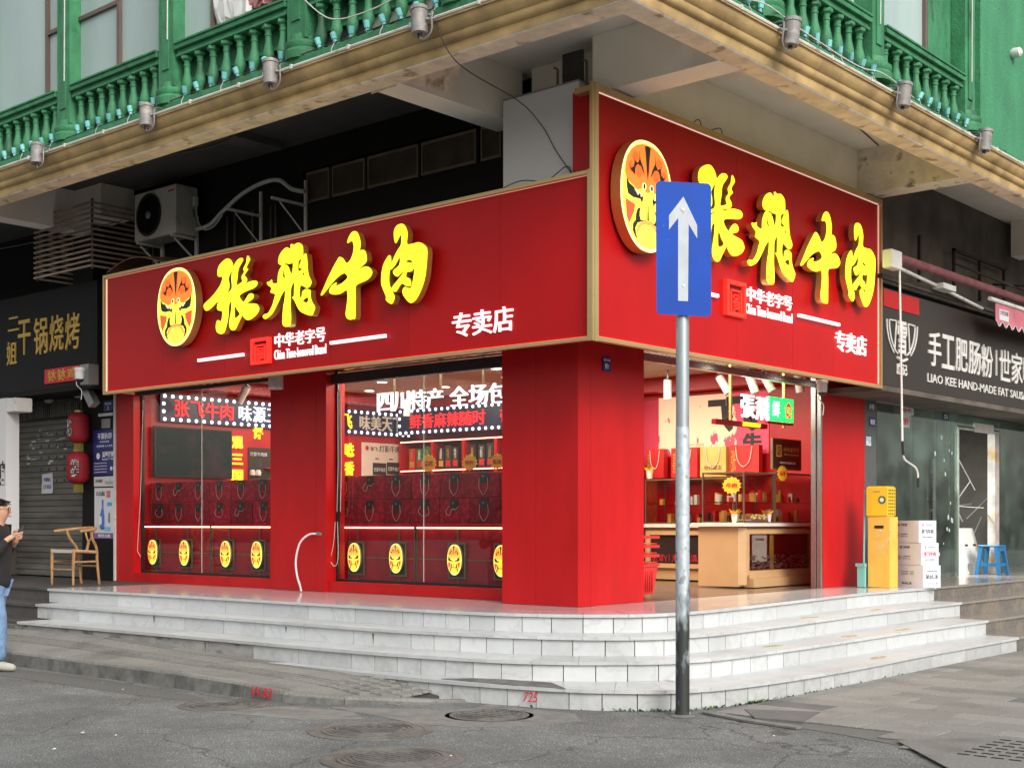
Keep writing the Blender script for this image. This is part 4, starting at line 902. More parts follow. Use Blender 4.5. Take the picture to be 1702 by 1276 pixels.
# balustrades
def baluster_prof(s=1):
    return [(.0, .0), (.035, .0), (.04, .012), (.035, .03), (.022, .04), (.03, .06), (.045, .1), (.046, .13), (.036, .18), (.027, .22), (.026, .27), (.031, .275), (.031, .29), (.026, .295), (.03, .32), (.05, .335), (.052, .36), (.04, .365)]
bal_me = None
def balustrade(name, label, face, bays, posts, plane):
    global bal_me
    t = thing(name, label, 'balustrade', (bays[0][0], plane, 5.9) if face == 'L' else (plane, bays[0][0], 5.9))
    wl = WL[t.name]
    if bal_me is None:
        mb = MB(); pr = baluster_prof(); mb.lathe(pr[:-3], n=12); mb.lathe([(.03, .32), (.052, .337), (.052, .362), (.045, .368)], n=6); mb.box(-.045, .045, -.045, .045, -.03, .0); mb.v = [(a * 1.25, b * 1.25, c * 1.18) for a, b, c in mb.v]
        me = bpy.data.meshes.new('baluster'); me.from_pydata(mb.v, [], mb.f); me.materials.append(M['green'])
        for p in me.polygons: p.use_smooth = True
        me.set_sharp_from_angle(angle=R(35)); bal_me = me
    for a, b in bays:
        n = 8; st = (b - a) / n
        for i in range(n):
            s = a + st * (i + .5); o = bpy.data.objects.new('baluster', bal_me); COL.objects.link(o); o.parent = t
            p = (s, plane, 5.865) if face == 'L' else (plane, s, 5.865); o.location = Vector(p) - wl
            o.rotation_euler = (random.uniform(-.015, .015), random.uniform(-.015, .015), random.uniform(-.3, .3))
        for (h0, h1, w) in ((6.3, 6.33, .06), (6.33, 6.37, .045), (6.37, 6.42, .085), (6.42, 6.445, .1)):
            q = MB().box(a - .01, b + .01, plane - w, plane + w, h0, h1, .005) if face == 'L' else MB().box(plane - w, plane + w, a - .01, b + .01, h0, h1, .005)
            obj('rail', q, M['green'], t)
    for s in posts:
        c = (s, plane) if face == 'L' else (plane, s)
        w, d = .13, .2
        q = MB().box(c[0] - w, c[0] + w, c[1] - .07, c[1] + .099, 6.02, 11) if face == 'L' else MB().box(c[0] - .149, c[0] + .07, c[1] - w, c[1] + w, 6.02, 11)
        obj('pilaster', q, M['green'], t)
        q = MB().box(c[0] - w * .45, c[0] + w * .45, c[1] - .085, c[1] - .0701, 6.2, 11) if face == 'L' else MB().box(c[0] + .0701, c[0] + .085, c[1] - w * .45, c[1] + w * .45, 6.2, 11)
        obj('pilaster_strip', q, M['green'], t)
        obj('pilaster_base', MB().lathe([(.19, 5.831), (.2, 5.9), (.18, 5.93), (.195, 5.955), (.195, 5.985), (.175, 6.0), (.145, 6.02), (.135, 6.07)], (c[0], c[1] + (0.04 if face == 'L' else 0), 0), 20), M['green'], t, smooth='auto')
        lp = [(c[0] + .06, c[1] - .092, 11), (c[0] + .05, c[1] - .092, 9), (c[0] + .062, c[1] - .092, 7.4), (c[0] + .055, c[1] - .092, 6.5)] if face == 'L' else [(c[0] + .092, c[1] - .0, 11), (c[0] + .092, c[1] + .02, 8), (c[0] + .092, c[1], 6.4)]
        obj('light_wire', MB().tube(lp, .007, 5), M['wirewhite'], t)
PL = [-9.97, -7.92, -5.87, -3.87, -1.78, .27]
balustrade('balustrade', 'long green balustrade above the low left sign with turned balusters', 'L', [(PL[i] + .17, PL[i + 1] - .17) for i in range(5)] + [(.44, 1.7)], PL, -1.94)
PR = [.05, 2.17, 4.45]
balustrade('balustrade', 'short green balustrade on the right side above the tall sign', 'R', [(-1.7, PR[0] - .17)] + [(PR[i] + .17, PR[i + 1] - .17) for i in range(2)], PR + [-1.94], 1.99)
# bags of clutter behind the rail in the third bay
bg_ = thing('plastic_bags', 'white and pink plastic bags heaped behind the balcony window', 'bags', (-2.8, -1.6, 6.1)); rg = random.Random(2)
for i, (x, z, s, m_) in enumerate(((-3.0, 6.7, .2, 'white'), (-2.75, 6.7, .22, 'white'), (-2.5, 6.75, .2, 'pinkbag'), (-2.3, 6.7, .16, 'pinkbag'), (-2.85, 6.95, .14, 'white'))):
    mm = M['white'] if m_ == 'white' else pbr('pink_plastic_bag', (.6, .25, .25), .45, var=.2)
    prof = [(.01, -s), (s * .7, -s * .8), (s, -.1 * s), (s * .85, s * .5), (s * .3, s * .9), (s * .15, s * 1.2)]
    mb = MB().lathe(prof, (x, -1.5, z), 11)
    mb.v = [(a + rg.uniform(-.03, .03), (b + 1.5) * .22 - 1.9 + rg.uniform(-.02, .02), c + rg.uniform(-.03, .03)) for a, b, c in mb.v]
    obj('bag', mb, mm, bg_)
# string of teal light sockets
def lights(name, label, face, spots, plane):
    t = thing(name, label, 'string lights', (0, plane, 5.93) if face == 'L' else (plane, 0, 5.93))
    rg = random.Random(11)
    for s in spots:
        a = rg.uniform(-.35, .35); b = rg.uniform(.1, .35); z = 5.86
        ax = Vector((math.sin(a), -math.sin(b), 1)).normalized() if face == 'L' else Vector((math.sin(b), math.sin(a), 1)).normalized()
        p = Vector((s, plane, z)) if face == 'L' else Vector((plane, s, z))
        obj('lamp_socket', MB().tube([p - ax * .02, p + ax * .02, p + ax * .021, p + ax * .085], .02, 9, rs=[.016, .018, .026, .029]), M['teal'], t)
    pts = []
    for s in spots: 
        pts.append((s, plane - .01, 5.845 + rg.uniform(-.006, .006)) if face == 'L' else (plane + .01, s, 5.845 + rg.uniform(-.006, .006)))
    obj('cable', MB().tube(pts, .006, 4), M['wire'], t)
    for s in spots[::3]:
        q = [(s, plane - .01, 5.85), (s - .02, plane - .025, 5.8), (s - .03, plane - .024, 5.75), (s - .05, plane - .06, 5.68)] if face == 'L' else [(plane + .01, s, 5.85), (plane + .025, s + .02, 5.8), (plane + .024, s + .03, 5.75), (plane + .06, s + .06, 5.68)]
        obj('drop_wire', MB().tube(q, .004, 4), M['wirewhite'], t)
sp = []
for i in range(5):
    a, b = PL[i] + .17, PL[i + 1] - .17
    sp += [a + (b - a) * (k + .9) / 8 for k in range(8)]
lights('light_string', 'teal socketed light string along the foot of the left balustrade', 'L', sp, -2.035)
sp = []
for a, b in ((-1.7, -.12), (.22, 2.0), (2.34, 4.28)): sp += [a + (b - a) * (k + .9) / 8 for k in range(8)]
lights('light_string', 'teal socketed light string along the foot of the right balustrade', 'R', sp, 2.085)
# floodlight cans on the gutter
FL = [('L', -6.0, 'first from left, above the slatted cage'), ('L', -3.85, 'second from left, above the air conditioner'), ('L', -1.85, 'third from left, over yellow characters'), ('L', .1, 'nearest the corner, left side'), ('R', .0, 'nearest the corner, right side'), ('R', 2.2, 'middle of the right side'), ('R', 4.25, 'farthest right, by rough green wall')]
for f, s, w in FL:
    c = Vector((s, -2.26, 5.66)) if f == 'L' else Vector((2.31, s, 5.66))
    t = thing('floodlight', 'grey cylinder floodlight on the gutter pipe, ' + w, 'floodlight', c, 'grey floodlights along the gutter')
    ax = Vector((-.12 if f == 'L' else .05, .1 if f == 'L' else .1, 1)).normalized()
    obj('can', MB().tube([c - ax * .115, c - ax * .113, c - ax * .1, c + ax * .085, c + ax * .088, c + ax * .118, c + ax * .12], .07, 18, rs=[.058, .066, .068, .07, .078, .078, .07]), M['can'], t, smooth='auto')
    obj('glass_plug', MB().tube([c - ax * .14, c - ax * .1155], .02, 8), M['black'], t)
    side = Vector((.085, .0, 0)) if f == 'L' else Vector((0, -.085, 0)); inn = Vector((0, .13, .03)) if f == 'L' else Vector((-.13, 0, .03))
    obj('bracket', MB().tube([c + side * .9, c + side * 1.3 + inn * .3, c + side * 1.3 + inn * 1.1], .012, 6).box(*(c[0] - .03, c[0] + .03, c[1] - .0, c[1] + .1, c[2] + .07, c[2] + .085) if f == 'L' else (c[0] - .1, c[0], c[1] - .03, c[1] + .03, c[2] + .07, c[2] + .085)), M['can'], t)
    obj('flex', MB().tube(catmull([c - ax * .135, c - ax * .17 + side * .5, c - ax * .12 + side * 1.6, c + side * 1.7 + ax * .05, c + side + inn + ax * .06], 6), .008, 6), M['grey'], t)
# loose cables
def cable(lab, pts, r=.006, m='wire'):
    o = obj('cable', MB().tube(pts, r, 5), M[m], smooth=True); tag(o, lab, 'cable'); return o
cable('thin black cable drooping from the cornice past the white clad box', catmull([(.2, -2.2, 5.7), (.28, -2.0, 5.35), (.1, -1.0, 5.3), (.0, -.55, 5.2), (.15, -.53, 4.95), (.3, -.53, 4.75), (.42, -.62, 4.66)], 8), .005)
cable('white string light cable looping loosely across the balusters near the corner', catmull([(-1.6, -2.1, 6.35), (-1.2, -2.1, 6.05), (-.7, -2.12, 5.98), (-.1, -2.14, 6.0), (.35, -2.16, 5.85), (.7, -2.2, 5.75)], 8), .006, 'wirewhite')
cable('white string light cable tangled on the gutter at the right balcony', catmull([(2.25, -.6, 5.78), (2.2, -.2, 5.86), (2.16, .5, 5.84), (2.22, 1.4, 5.76), (2.2, 2.0, 5.84), (2.24, 2.6, 5.74)], 8), .006, 'wirewhite')
cable('dark cable sagging under the soffit above the black wall', catmull([(-9.5, -1.7, 5.55), (-7.5, -1.5, 5.62), (-5.2, -1.3, 5.66), (-4.1, -1.2, 5.64), (-3.6, -1.1, 5.8), (-2.4, -.9, 5.93), (-1, -.8, 5.93)], 8), .014)
cable('thin cable lying along the top edge of the low sign', catmull([(-.5, -.6, 4.66), (-.2, -.62, 4.7), (.1, -.6, 4.66), (.35, -.62, 4.74), (.42, -.62, 4.66)], 8), .005)
cable('loose wire ends on top of the tall sign', catmull([(.62, 1.0, 5.41), (.66, 1.1, 5.5), (.6, 1.3, 5.44), (.66, 1.5, 5.5), (.62, 1.6, 5.42)], 6), .005)
cable('grey cable running along the white soffit', catmull([(.75, .3, 5.94), (1.3, 1.6, 5.935), (1.25, 2.6, 5.94), (.9, 4.6, 5.94)], 8), .008, 'wire')
cable('long thin cable crossing the left end below the cornice', catmull([(-12, -1.6, 5.3), (-9.5, -1.4, 5.12), (-8, -1.2, 5.1), (-6.4, -.9, 5.2)], 8), .006)
ws = thing('wall_camera', 'small white round fitting on the rough green wall', 'security camera', (2.1, 6.1, 6.9))
obj('body', MB().lathe([(.05, 0), (.06, .03), (.055, .1), (.03, .12)], (2.06, 5.7, 7.05), 14, 'x'), M['white'], ws, smooth='auto')
# ---------------------------------------------------------------- air conditioner over the left sign
ac = thing('air_conditioner', 'cream outdoor air conditioner unit on brackets above the low sign', 'air conditioner', (-6.7, -.2, 5.1))
AXX, AY, AZ = (-7.08, -6.17), (-.28, .04), (5.12, 5.74)
obj('casing', MB().box(AXX[0], AXX[1], AY[0], AY[1], AZ[0], AZ[1], .012), M['acwhite'], ac)
fc = (-6.76, -.281, 5.43)
obj('fan_shroud', MB().lathe([(.27, 0), (.275, .012), (.25, .014), (.245, .002)], fc, 32, 'y'), M['black'], ac)
obj('fan_hub', MB().lathe([(.05, .0), (.05, .02), (.03, .03)], fc, 16, 'y'), M['grey'], ac)
mb = MB()
for k in range(1, 9): r = .03 * k; mb.lathe([(r, .004), (r, .01), (r - .006, .01), (r - .006, .004)], fc, 32, 'y')
for k in range(12): a = k * math.pi / 6; mb.tube([(fc[0] + .05 * math.cos(a), fc[1] - .008, fc[2] + .05 * math.sin(a)), (fc[0] + .24 * math.cos(a + .2), fc[1] - .008, fc[2] + .24 * math.sin(a + .2))], .004, 4)
obj('fan_grille', mb, M['black'], ac)
obj('fan_disc', MB().lathe([(.245, .0005), (.245, .001)], fc, 32, 'y'), pbr('fan_dark', (.02, .02, .025), .5), ac)
plate('maker_mark', 'L', (-6.28, -.28, 5.665), .13, .022, M['inkred'], ac, 0, .003)
mb = MB()
for k in range(5): mb.box(-6.168, -6.163, -.22 + .035 * k, -.205 + .035 * k, 5.2, 5.68)
obj('side_louvres', mb, M['acwhite'], ac)
obj('valve_cover', MB().box(-6.168, -6.14, -.03, .03, 5.5, 5.62, .005), M['white'], ac)
obj('label_sticker', MB().box(-6.168, -6.163, -.04, .03, 5.36, 5.46), M['grey'], ac)
obj('power_cord', MB().tube(catmull([(-6.15, -.0, 5.48), (-6.1, -.0, 5.3), (-5.95, -.02, 5.17), (-5.75, -.02, 5.18), (-5.6, 0, 5.3)], 6), .009, 6), M['wirewhite'], ac, smooth=True)
obj('insulated_pipe', MB().tube(catmull([(-6.15, .0, 5.2), (-5.85, .0, 5.22), (-5.6, .0, 5.34), (-5.2, .0, 5.5), (-4.8, .0, 5.57), (-4.5, .0, 5.55), (-4.3, .02, 5.42), (-4.1, .05, 5.36)], 8), .027, 8), M['whitedirty'], ac, smooth=True)
for x in (-7.0, -6.25): obj('bracket', MB().box(x - .012, x + .012, -.3, .1, 5.085, 5.115).tube([(x, -.25, 5.07), (x, .08, 4.82)], .014, 5).box(x - .025, x + .025, .07, .1, 4.7, 5.4), M['whitedirty'], ac)
for i, (x, w) in enumerate(((-4.95, 'left'), (-4.12, 'right'))):
    br = thing('wall_bracket', f'empty rusty white wall bracket beside the pipe, {w} one of the pair', 'bracket', (x, 0, 5.1), 'empty wall brackets')
    obj('arm', MB().box(x - .011, x + .011, -.42, .1, 5.19, 5.22), M['whitedirty'], br); obj('strut', MB().tube([(x, -.3, 5.18), (x, .08, 4.85)], .009, 5), M['whitedirty'], br); obj('rail', MB().box(x - .015, x + .015, .07, .098, 4.7, 5.5), M['whitedirty'], br)
dp = thing('drip_tray', 'rusty curved metal sheet lying on the sign under the air conditioner', 'metal sheet', (-6.6, -.45, 4.75))
mb = MB(); n = 8
for i in range(n):
    a0, a1 = i / n, (i + 1) / n; f = lambda a: (4.7 + .12 * math.sin(a * math.pi))
    mb.hexa([(-7.2 + a0 * 1.15, -.62, f(a0) - .01), (-7.2 + a1 * 1.15, -.62, f(a1) - .01), (-7.2 + a1 * 1.15, -.2, f(a1) + .05), (-7.2 + a0 * 1.15, -.2, f(a0) + .05), (-7.2 + a0 * 1.15, -.62, f(a0)), (-7.2 + a1 * 1.15, -.62, f(a1)), (-7.2 + a1 * 1.15, -.2, f(a1) + .06), (-7.2 + a0 * 1.15, -.2, f(a0) + .06)])
obj('sheet', mb, pbr('rusty_sheet', (.22, .15, .11), .4, .5, var=.3, alt=(.3, .12, .04), altscale=5), dp)
# slatted cage round a column at the left
cg = thing('slatted_cage', 'rusty slatted metal cage wrapped round the column left of the air conditioner', 'cage', (-7.9, -.6, 4.6))
X0, X1, Y0, Y1 = -8.75, -7.35, -.75, .15
for i in range(13):
    z = 4.78 + i * .068
    for q in ((X0, X1, Y0 - .012, Y0 + .012), (X1 - .012, X1 + .012, Y0 + .013, Y1), (X0 - .012, X0 + .012, Y0 + .013, Y1)):
        obj('slat', MB().box(*q, z, z + .022), M['slatmetal'], cg)
for x, y in ((X1 - .02, Y0 + .03), (X0 + .02, Y0 + .03), (X1 - .02, Y1)): obj('upright', MB().box(x - .012, x + .012, y - .012, y + .012, 4.76, 5.66), M['darkwall'], cg)
# ---------------------------------------------------------------- shop interior
CZ = 3.56
obj('left_end_wall', MB().box(-8.45, -8.3, .601, 6.2, .68, CZ), M['darkred'], shop)
obj('back_wall', MB().box(-8.3, -.001, 5.97, 6.2, .68, CZ), M['darkred'], shop)
obj('ceiling', MB().prism([(-8.3, .62), (-.4, .62), (-.4, 1.2), (-.07, 1.2), (-.07, 5.969), (-8.3, 5.969)], CZ, CZ + .05), pbr('interior_ceiling', (.55, .47, .38), .8, var=.05), shop)
obj('shop_roof', MB().box(-8.4, .29, .62, 6.2, CZ + .06, 3.75), M['black'], shop)
obj('soffit_band', MB().box(-8.299, -.6, 5.6, 5.968, 3.36, CZ - .001), M['darkred'], shop)
obj('soffit_band', MB().box(-8.298, -7.9, .62, 5.599, 3.4, CZ - .001), M['darkred'], shop)
def downlight(x, y, i, w):
    t = thing('downlight', 'round lit ceiling downlight inside the shop, ' + w, 'downlight', (x, y, CZ), 'ceiling downlights in the shop')
    obj('rim', MB().lathe([(.085, CZ - .012), (.095, CZ - .001)], (x, y, 0), 20), M['white'], t)
    obj('lit_disc', MB().lathe([(.07, CZ - .016), (.07, CZ - .0125)], (x, y, 0), 20), M['disc'], t)
for i, (x, y, w) in enumerate(((-6.32, 3.4, 'left of centre in the right window'), (-6.1, 4.5, 'behind the glass joint of the right window'), (-7.4, 4.15, 'far left of the right window'), (-4.41, 3.0, 'upper right in the right window'), (-3.9, 3.2, 'near the corner pillar'), (-4.5, 4.1, 'at the right edge, above the neon words'), (-7.2, 2.2, 'in the left window'))): downlight(x, y, i, w)
for x, y, w in ((.3, 2.75, 'behind the traffic pole'), (.35, 4.35, 'over the hanging sign'), (.4, 5.25, 'beside the dome camera')):  # small emissive discs just below the sign's glossy underside
    t = thing('downlight', 'round lit disc under the entrance sign, ' + w, 'downlight', (x, y, 3.25), 'lit discs under the entrance sign')
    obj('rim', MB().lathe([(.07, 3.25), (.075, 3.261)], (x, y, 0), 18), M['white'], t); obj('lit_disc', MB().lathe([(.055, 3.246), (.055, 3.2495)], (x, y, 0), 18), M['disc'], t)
def area(name, x, y, z, sx, sy, e, col=(1, .86, .68), rot=(0, 0, 0)):
    l = bpy.data.lights.new(name, 'AREA'); l.shape = 'RECTANGLE'; l.size = sx; l.size_y = sy; l.energy = e; l.color = col
    o = bpy.data.objects.new(name, l); COL.objects.link(o); o.location = (x, y, z); o.rotation_euler = rot; return o
area('ceiling_lamp_light', -6.3, 3.2, CZ - .03, 2.5, 3, 120); area('ceiling_lamp_light', -2.6, 3.2, CZ - .03, 3, 3, 190)
area('added_window_fill', -2.6, .58, 3.2, 2.6, .08, 14, (1, .85, .7)); area('added_window_fill', -6.5, .58, 3.2, 2.6, .08, 14, (1, .85, .7))  # no fitting modelled: unseen strips added to brighten the gift boxes
area('entrance_lamp_light', -.9, 3.6, CZ - .05, .8, 2.2, 45)
def spot(x, y, tx, ty, w):
    t = thing('track_spotlight', 'white cylinder track spotlight on the ceiling, ' + w, 'spotlight', (x, y, 3.5), 'white track spotlights')
    a = Vector((tx, ty, -1)).normalized(); p = Vector((x, y, 3.42))
    obj('stem', MB().tube([(x, y, CZ - .002), (x, y, 3.4)], .012, 6), M['grey'], t)
    obj('barrel', MB().tube([p, p + a * .26], .055, 16), M['whitedirty'], t, smooth='auto')
    obj('black_collar', MB().tube([p - a * .02, p - a * .001], .05, 16), M['black'], t)
for x, y, tx, ty, w in ((-2.3, 4.9, 0, 0, 'hanging straight left of the traffic pole'), (-1.55, 5.0, .6, .1, 'first right of the traffic pole'), (-1.1, 5.0, .35, .1, 'second right of the pole'), (-.95, 5.1, .55, .15, 'third right of the pole'), (-.5, 5.2, .1, .1, 'nearest the gold hanger rod'), (-7.0, 4.6, -.1, 0, 'over the dim gold letters'), (-7.3, 1.7, -.45, -.3, 'over the small left marquee')): spot(x, y, tx, ty, w)
# marquee boards with bulbs
def board(label, face, a0, a1, z0, z1, plane, texts, loc):
    t = thing('marquee_board', label, 'marquee', loc)
    P = (lambda s, z: (s, plane, z)) if face == 'L' else (lambda s, z: (plane, s, z))
    plate('board', face, P((a0 + a1) / 2, (z0 + z1) / 2), a1 - a0, z1 - z0, M['navyled'], t, 0, .05)
    r, u, n = AX[face]
    bm = None; k = int((a1 - a0) / .135)
    pts = [(a0 + (a1 - a0) * (i + .5) / k, z) for i in range(k) for z in (z0 + .035, z1 - .035)] + [(a0 + .05, z0 + .035 + j * (z1 - z0 - .07) / 3) for j in (1, 2)] + [(a1 - .05, z0 + .035 + j * (z1 - z0 - .07) / 3) for j in (1, 2)]
    for s, z in pts:
        c = Vector(P(s, z)) + n * .055
        if bm is None:
            o = obj('bulb', MB().lathe([(.012, -.024), (.024, -.01), (.024, .01), (.012, .024)], c, 8), M['bulb'], t); bm = (o.data, c)
        else:
            o = bpy.data.objects.new('bulb', bm[0]); COL.objects.link(o); o.parent = t; o.location = -WL[t.name] + (c - bm[1])
    for (s, c0, w, h, m_) in texts: chars(s, Vector(P(c0, (z0 + z1) / 2)) + n * .05, w, h, face, M[m_], t, .02, .008, .08)
board('lit marquee board with red and white characters on the shop end wall', 'R', .9, 5.9, 2.93, 3.33, -8.29, (('张飞牛肉', 1.65, 1.05, .24, 'lr'), ('味源三国', 2.78, 1.05, .24, 'lc'), ('味美天下', 5.2, 1.0, .24, 'lgrey'), ('张飞', 4.3, .5, .24, 'lgold')), (-8.29, 3, 2.9))
board('lit marquee board with red characters along the back wall', 'L', -8.2, -4.2, 2.95, 3.38, 5.59, (('鲜香麻辣随时', -7.05, 1.72, .24, 'lr'), ('带走', -5.6, .6, .24, 'lr')), (-6, 5.6, 2.9))
# back wall behind board on end: tv
tv = thing('television', 'large switched off television on the red end wall in the left window', 'television', (-8.25, 1.4, 2.15))
obj('bezel', MB().box(-8.25, -8.2, .78, 2.12, 2.14, 2.86, .006), M['black'], tv)
obj('screen', MB().box(-8.199, -8.195, .8, 2.1, 2.16, 2.84), pbr('tv_dark_picture', (.012, .024, .024), .5, spec=.1, alt=(.05, .028, .035), altscale=3, altw=.2), tv)
ws = thing('wall_lettering', 'lit yellow characters 观三国 in a column beside the television', 'lettering', (-8.29, 2.3, 2.1))
chars('观三国', (-8.29, 2.27, 2.44), .2, .75, 'R', M['lgold'], ws, .03, .03, .25, vert=True)
ws = thing('wall_lettering', 'lit yellow character 评 high beside the dark poster', 'lettering', (-8.29, 2.7, 2.75)); chars('评', (-8.29, 2.66, 2.86), .2, .2, 'R', M['lgold'], ws, .03, .03)
ws = thing('wall_lettering', 'lit yellow characters in the left edge of the right window', 'lettering', (-8.29, 4.45, 2.1)); chars('味香', (-8.29, 4.52, 2.52), .2, .6, 'R', M['lgold'], ws, .03, .03, .25, vert=True)
ps = thing('food_poster', 'dark food poster with small pots beside the television', 'poster', (-8.28, 2.7, 2.1))
plate('sheet', 'R', (-8.295, 2.72, 2.38), .46, .5, pbr('poster_dark', (.03, .026, .022), .4, alt=(.12, .07, .05), altscale=5, alttype=.6), ps); text('灯影牛肉丝', (-8.28, 2.68, 2.53), .32, .06, 'R', M['white'], ps, .004)
for k in (0, 1): obj('printed_pot', MB().lathe([(.03, 0), (.045, .01), (.045, .06), (.03, .09)], (-8.27, 2.55 + .11 * k, 2.2), 12), M['whitedirty'], ps)
obj('printed_dish', MB().lathe([(.02, 0), (.09, .02), (.08, .03)], (-8.27, 2.87, 2.3), 14), M['inkred'], ps)
ps = thing('product_poster', 'white product poster with two black packs behind the stacked boxes', 'poster', (-8.28, 5.3, 2.2))
plate('sheet', 'R', (-8.295, 5.33, 2.52), 1.05, .58, pbr('cream_sheet', (.75, .66, .56), .6, var=.03), ps)
text('灯影牛肉丝', (-8.284, 5.5, 2.72), .6, .11, 'R', M['ink'], ps, .004); text('张飞', (-8.284, 5.08, 2.71), .16, .07, 'R', M['ink'], ps, .004)
obj('small_emblem', MB().lathe([(.035, 0), (.04, .004)], (-8.284, 4.92, 2.72), 14, 'x'), M['giftred'], ps)
for k, y in enumerate((5.2, 5.52)):
    plate('printed_pack', 'R', (-8.282, y, 2.38 + .02 * k), .3, .2, M['ink'], ps, 0, .006); text('灯影牛肉丝', (-8.275, y, 2.37 + .02 * k), .26, .07, 'R', M['white'], ps, .003)
    text('醇香', (-8.284, y - .05, 2.55), .08, .03, 'R', M['ink'], ps, .003)
# neon hanging words close to the glass
nn = thing('neon_words', 'bright white hanging neon words across the top of the right window', 'neon sign', (-2.5, .75, 2.72))
chars('四川特产', (-3.02, .72, 2.9), 1.08, .22, 'L', M['lc'], nn, .03, .0, .06)
chars('全场包邮', (-1.8, .72, 2.9), 1.16, .22, 'L', M['lc'], nn, .03, .0, .06)
for x in (-3.3, -2.55, -1.9, -1.3): obj('hanger', MB().box(x - .012, x + .012, .73, .75, 3.02, CZ), M['bronze'], nn)
# shelving on the back wall
sh = thing('wall_shelves', 'red wall shelves of packed snacks at the back in the right window', 'shelves', (-6.6, 5.8, 1.5))
for z in (2.36, 2.84, 1.9): obj('shelf', MB().box(-8.2, -4.2, 5.6, 5.969, z - .02, z + .01), M['red'], sh)
for x in (-8.2, -7.45, -6.75, -6.05, -5.35, -4.65): obj('divider', MB().box(x - .03, x + .03, 5.6, 5.968, 1.2, 2.818), M['red'], sh)
for z in (2.835, 2.35): obj('led_strip', MB().box(-8.18, -4.2, 5.585, 5.598, z - .008, z + .004), M['strip'], sh)
rg = random.Random(9)
for i, x in enumerate([-7.98, -7.8, -7.62, -7.3, -7.14, -6.98, -6.6, -6.4, -6.22, -5.9, -5.72]):
    m_ = 'productgreen' if i in (1, 2) else ('giftred' if i == 0 else 'product')
    bay = ('corner bay', 'corner bay', 'corner bay', 'second bay', 'second bay', 'second bay', 'third bay', 'third bay', 'third bay', 'fourth bay', 'fourth bay')[i]; pos_ = ('left', 'middle', 'right')[i % 3]
    t = thing('snack_pack', ('red' if i == 0 else 'green' if i < 3 else 'dark') + f' snack pack on the back wall shelf, {pos_} one in the {bay}', 'snack pack', (x, 5.7, 2.37), 'snack packs on the back wall shelf')
    obj('pack', MB().box(x - .072, x + .072, 5.66, 5.76, 2.371, 2.371 + .36 + rg.uniform(-.03, .03), .006), M[m_], t)
    text(rg.choice(['牛肉', '麻辣', '香辣', '卤香']), (x, 5.655, 2.62), .05, .18, 'L', M['white'] if i % 2 else M['inkgold'], t, .004, name='lettering'); plate('printed_panel', 'L', (x, 5.659, 2.46), .1, .1, M['giftred'] if i % 3 else M['inkgold'], t, 0, .002)
def burst(c, r, face, lab, txt='特价', side='L'):
    rr, u, n = AX[face]; c = Vector(c); k = 28; lp = []
    for i in range(k): a = 2 * math.pi * i / k; q = r * (1 if i % 2 else .82); lp.append((q * math.cos(a), q * math.sin(a) * .8))
    t = thing('price_card', lab, 'price card', c, 'yellow starburst price cards')
    vs = [c + rr * x + u * y for x, y in lp] + [c + rr * x + u * y + n * .006 for x, y in lp]
    obj('card', MB().add(vs, [tuple(range(k))[::-1], tuple(range(k, 2 * k))] + [(i, (i + 1) % k, (i + 1) % k + k, i + k) for i in range(k)]), M['starburst'], t)
    text(txt, c + n * .007, r * 1.1, r * .45, face, M['inkred'], t, .003, .02)
burst((-2.95, .95, 2.18), .13, 'L', 'starburst price card standing on the boxes below the white poster', '满减'); burst((-2.3, .95, 2.17), .12, 'L', 'starburst price card standing in the middle of the right window'); burst((-1.88, .95, 2.17), .11, 'L', 'starburst price card right of the middle one', '新品')
burst((-.8, 4.1, 1.95), .14, 'L', 'large hanging starburst card in the glass display case', '牛肉'); burst((-.62, 5.02, 2.12), .13, 'R', 'yellow burst card on the right end of the display case', '品鉴')
# window counters with lit masks, and the stacked gift boxes
def counter(label, x0, x1, masks, loc):
    t = thing('window_counter', label, 'counter', loc)
    obj('carcass', MB().box(x0, x1, .66, 1.2, .7, 1.44), M['maroon'], t)
    obj('counter_top', MB().box(x0 - .01, x1 + .01, .64, 1.2, 1.441, 1.475), M['maroon'], t)
    obj('led_strip', MB().box(x0 + .02, x1 - .02, .632, .645, 1.425, 1.44), M['strip'], t)
    obj('frame_bar', MB().box(x0, x1, .648, .659, 1.07, 1.085), M['bronze'], t); obj('frame_bar', MB().box(x0, x1, .648, .659, .73, .745), M['bronze'], t)
    for x in (x0, x1 - .014): obj('frame_bar', MB().box(x, x + .014, .646, .6595, .73, 1.43), M['bronze'], t)
    for mx in masks:
        obj('frame_bar', MB().box(mx - .01, mx + .01, .645, .6575, .746, 1.424), M['bronze'], t)
        obj('mask_frame', frame_box('L', (mx, .644, 1.07), .27, .4, .02, .02), M['bronze'], t); plate('mask_backing', 'L', (mx, .6445, 1.07), .23, .36, M['black'], t, 0, .006)
        mask((mx, .638, 1.08), .215, .34, 'L', t, .02, .025)
counter('maroon counter with two lit opera masks at the left of the right window', -4.4, -2.87, (-3.84, -3.13), (-3.6, .9, .68))
counter('maroon counter with two lit opera masks at the right of the right window', -2.85, -1.0, (-2.2, -1.51), (-1.9, .9, .68))
counter('maroon counter with two lit opera masks at the left of the left window', -8.28, -6.72, (-7.98, -7.24), (-7.5, .9, .68))
counter('maroon counter with two lit opera masks at the right of the left window', -6.7, -5.0, (-6.33, -5.68), (-5.9, .9, .68))
gift = None
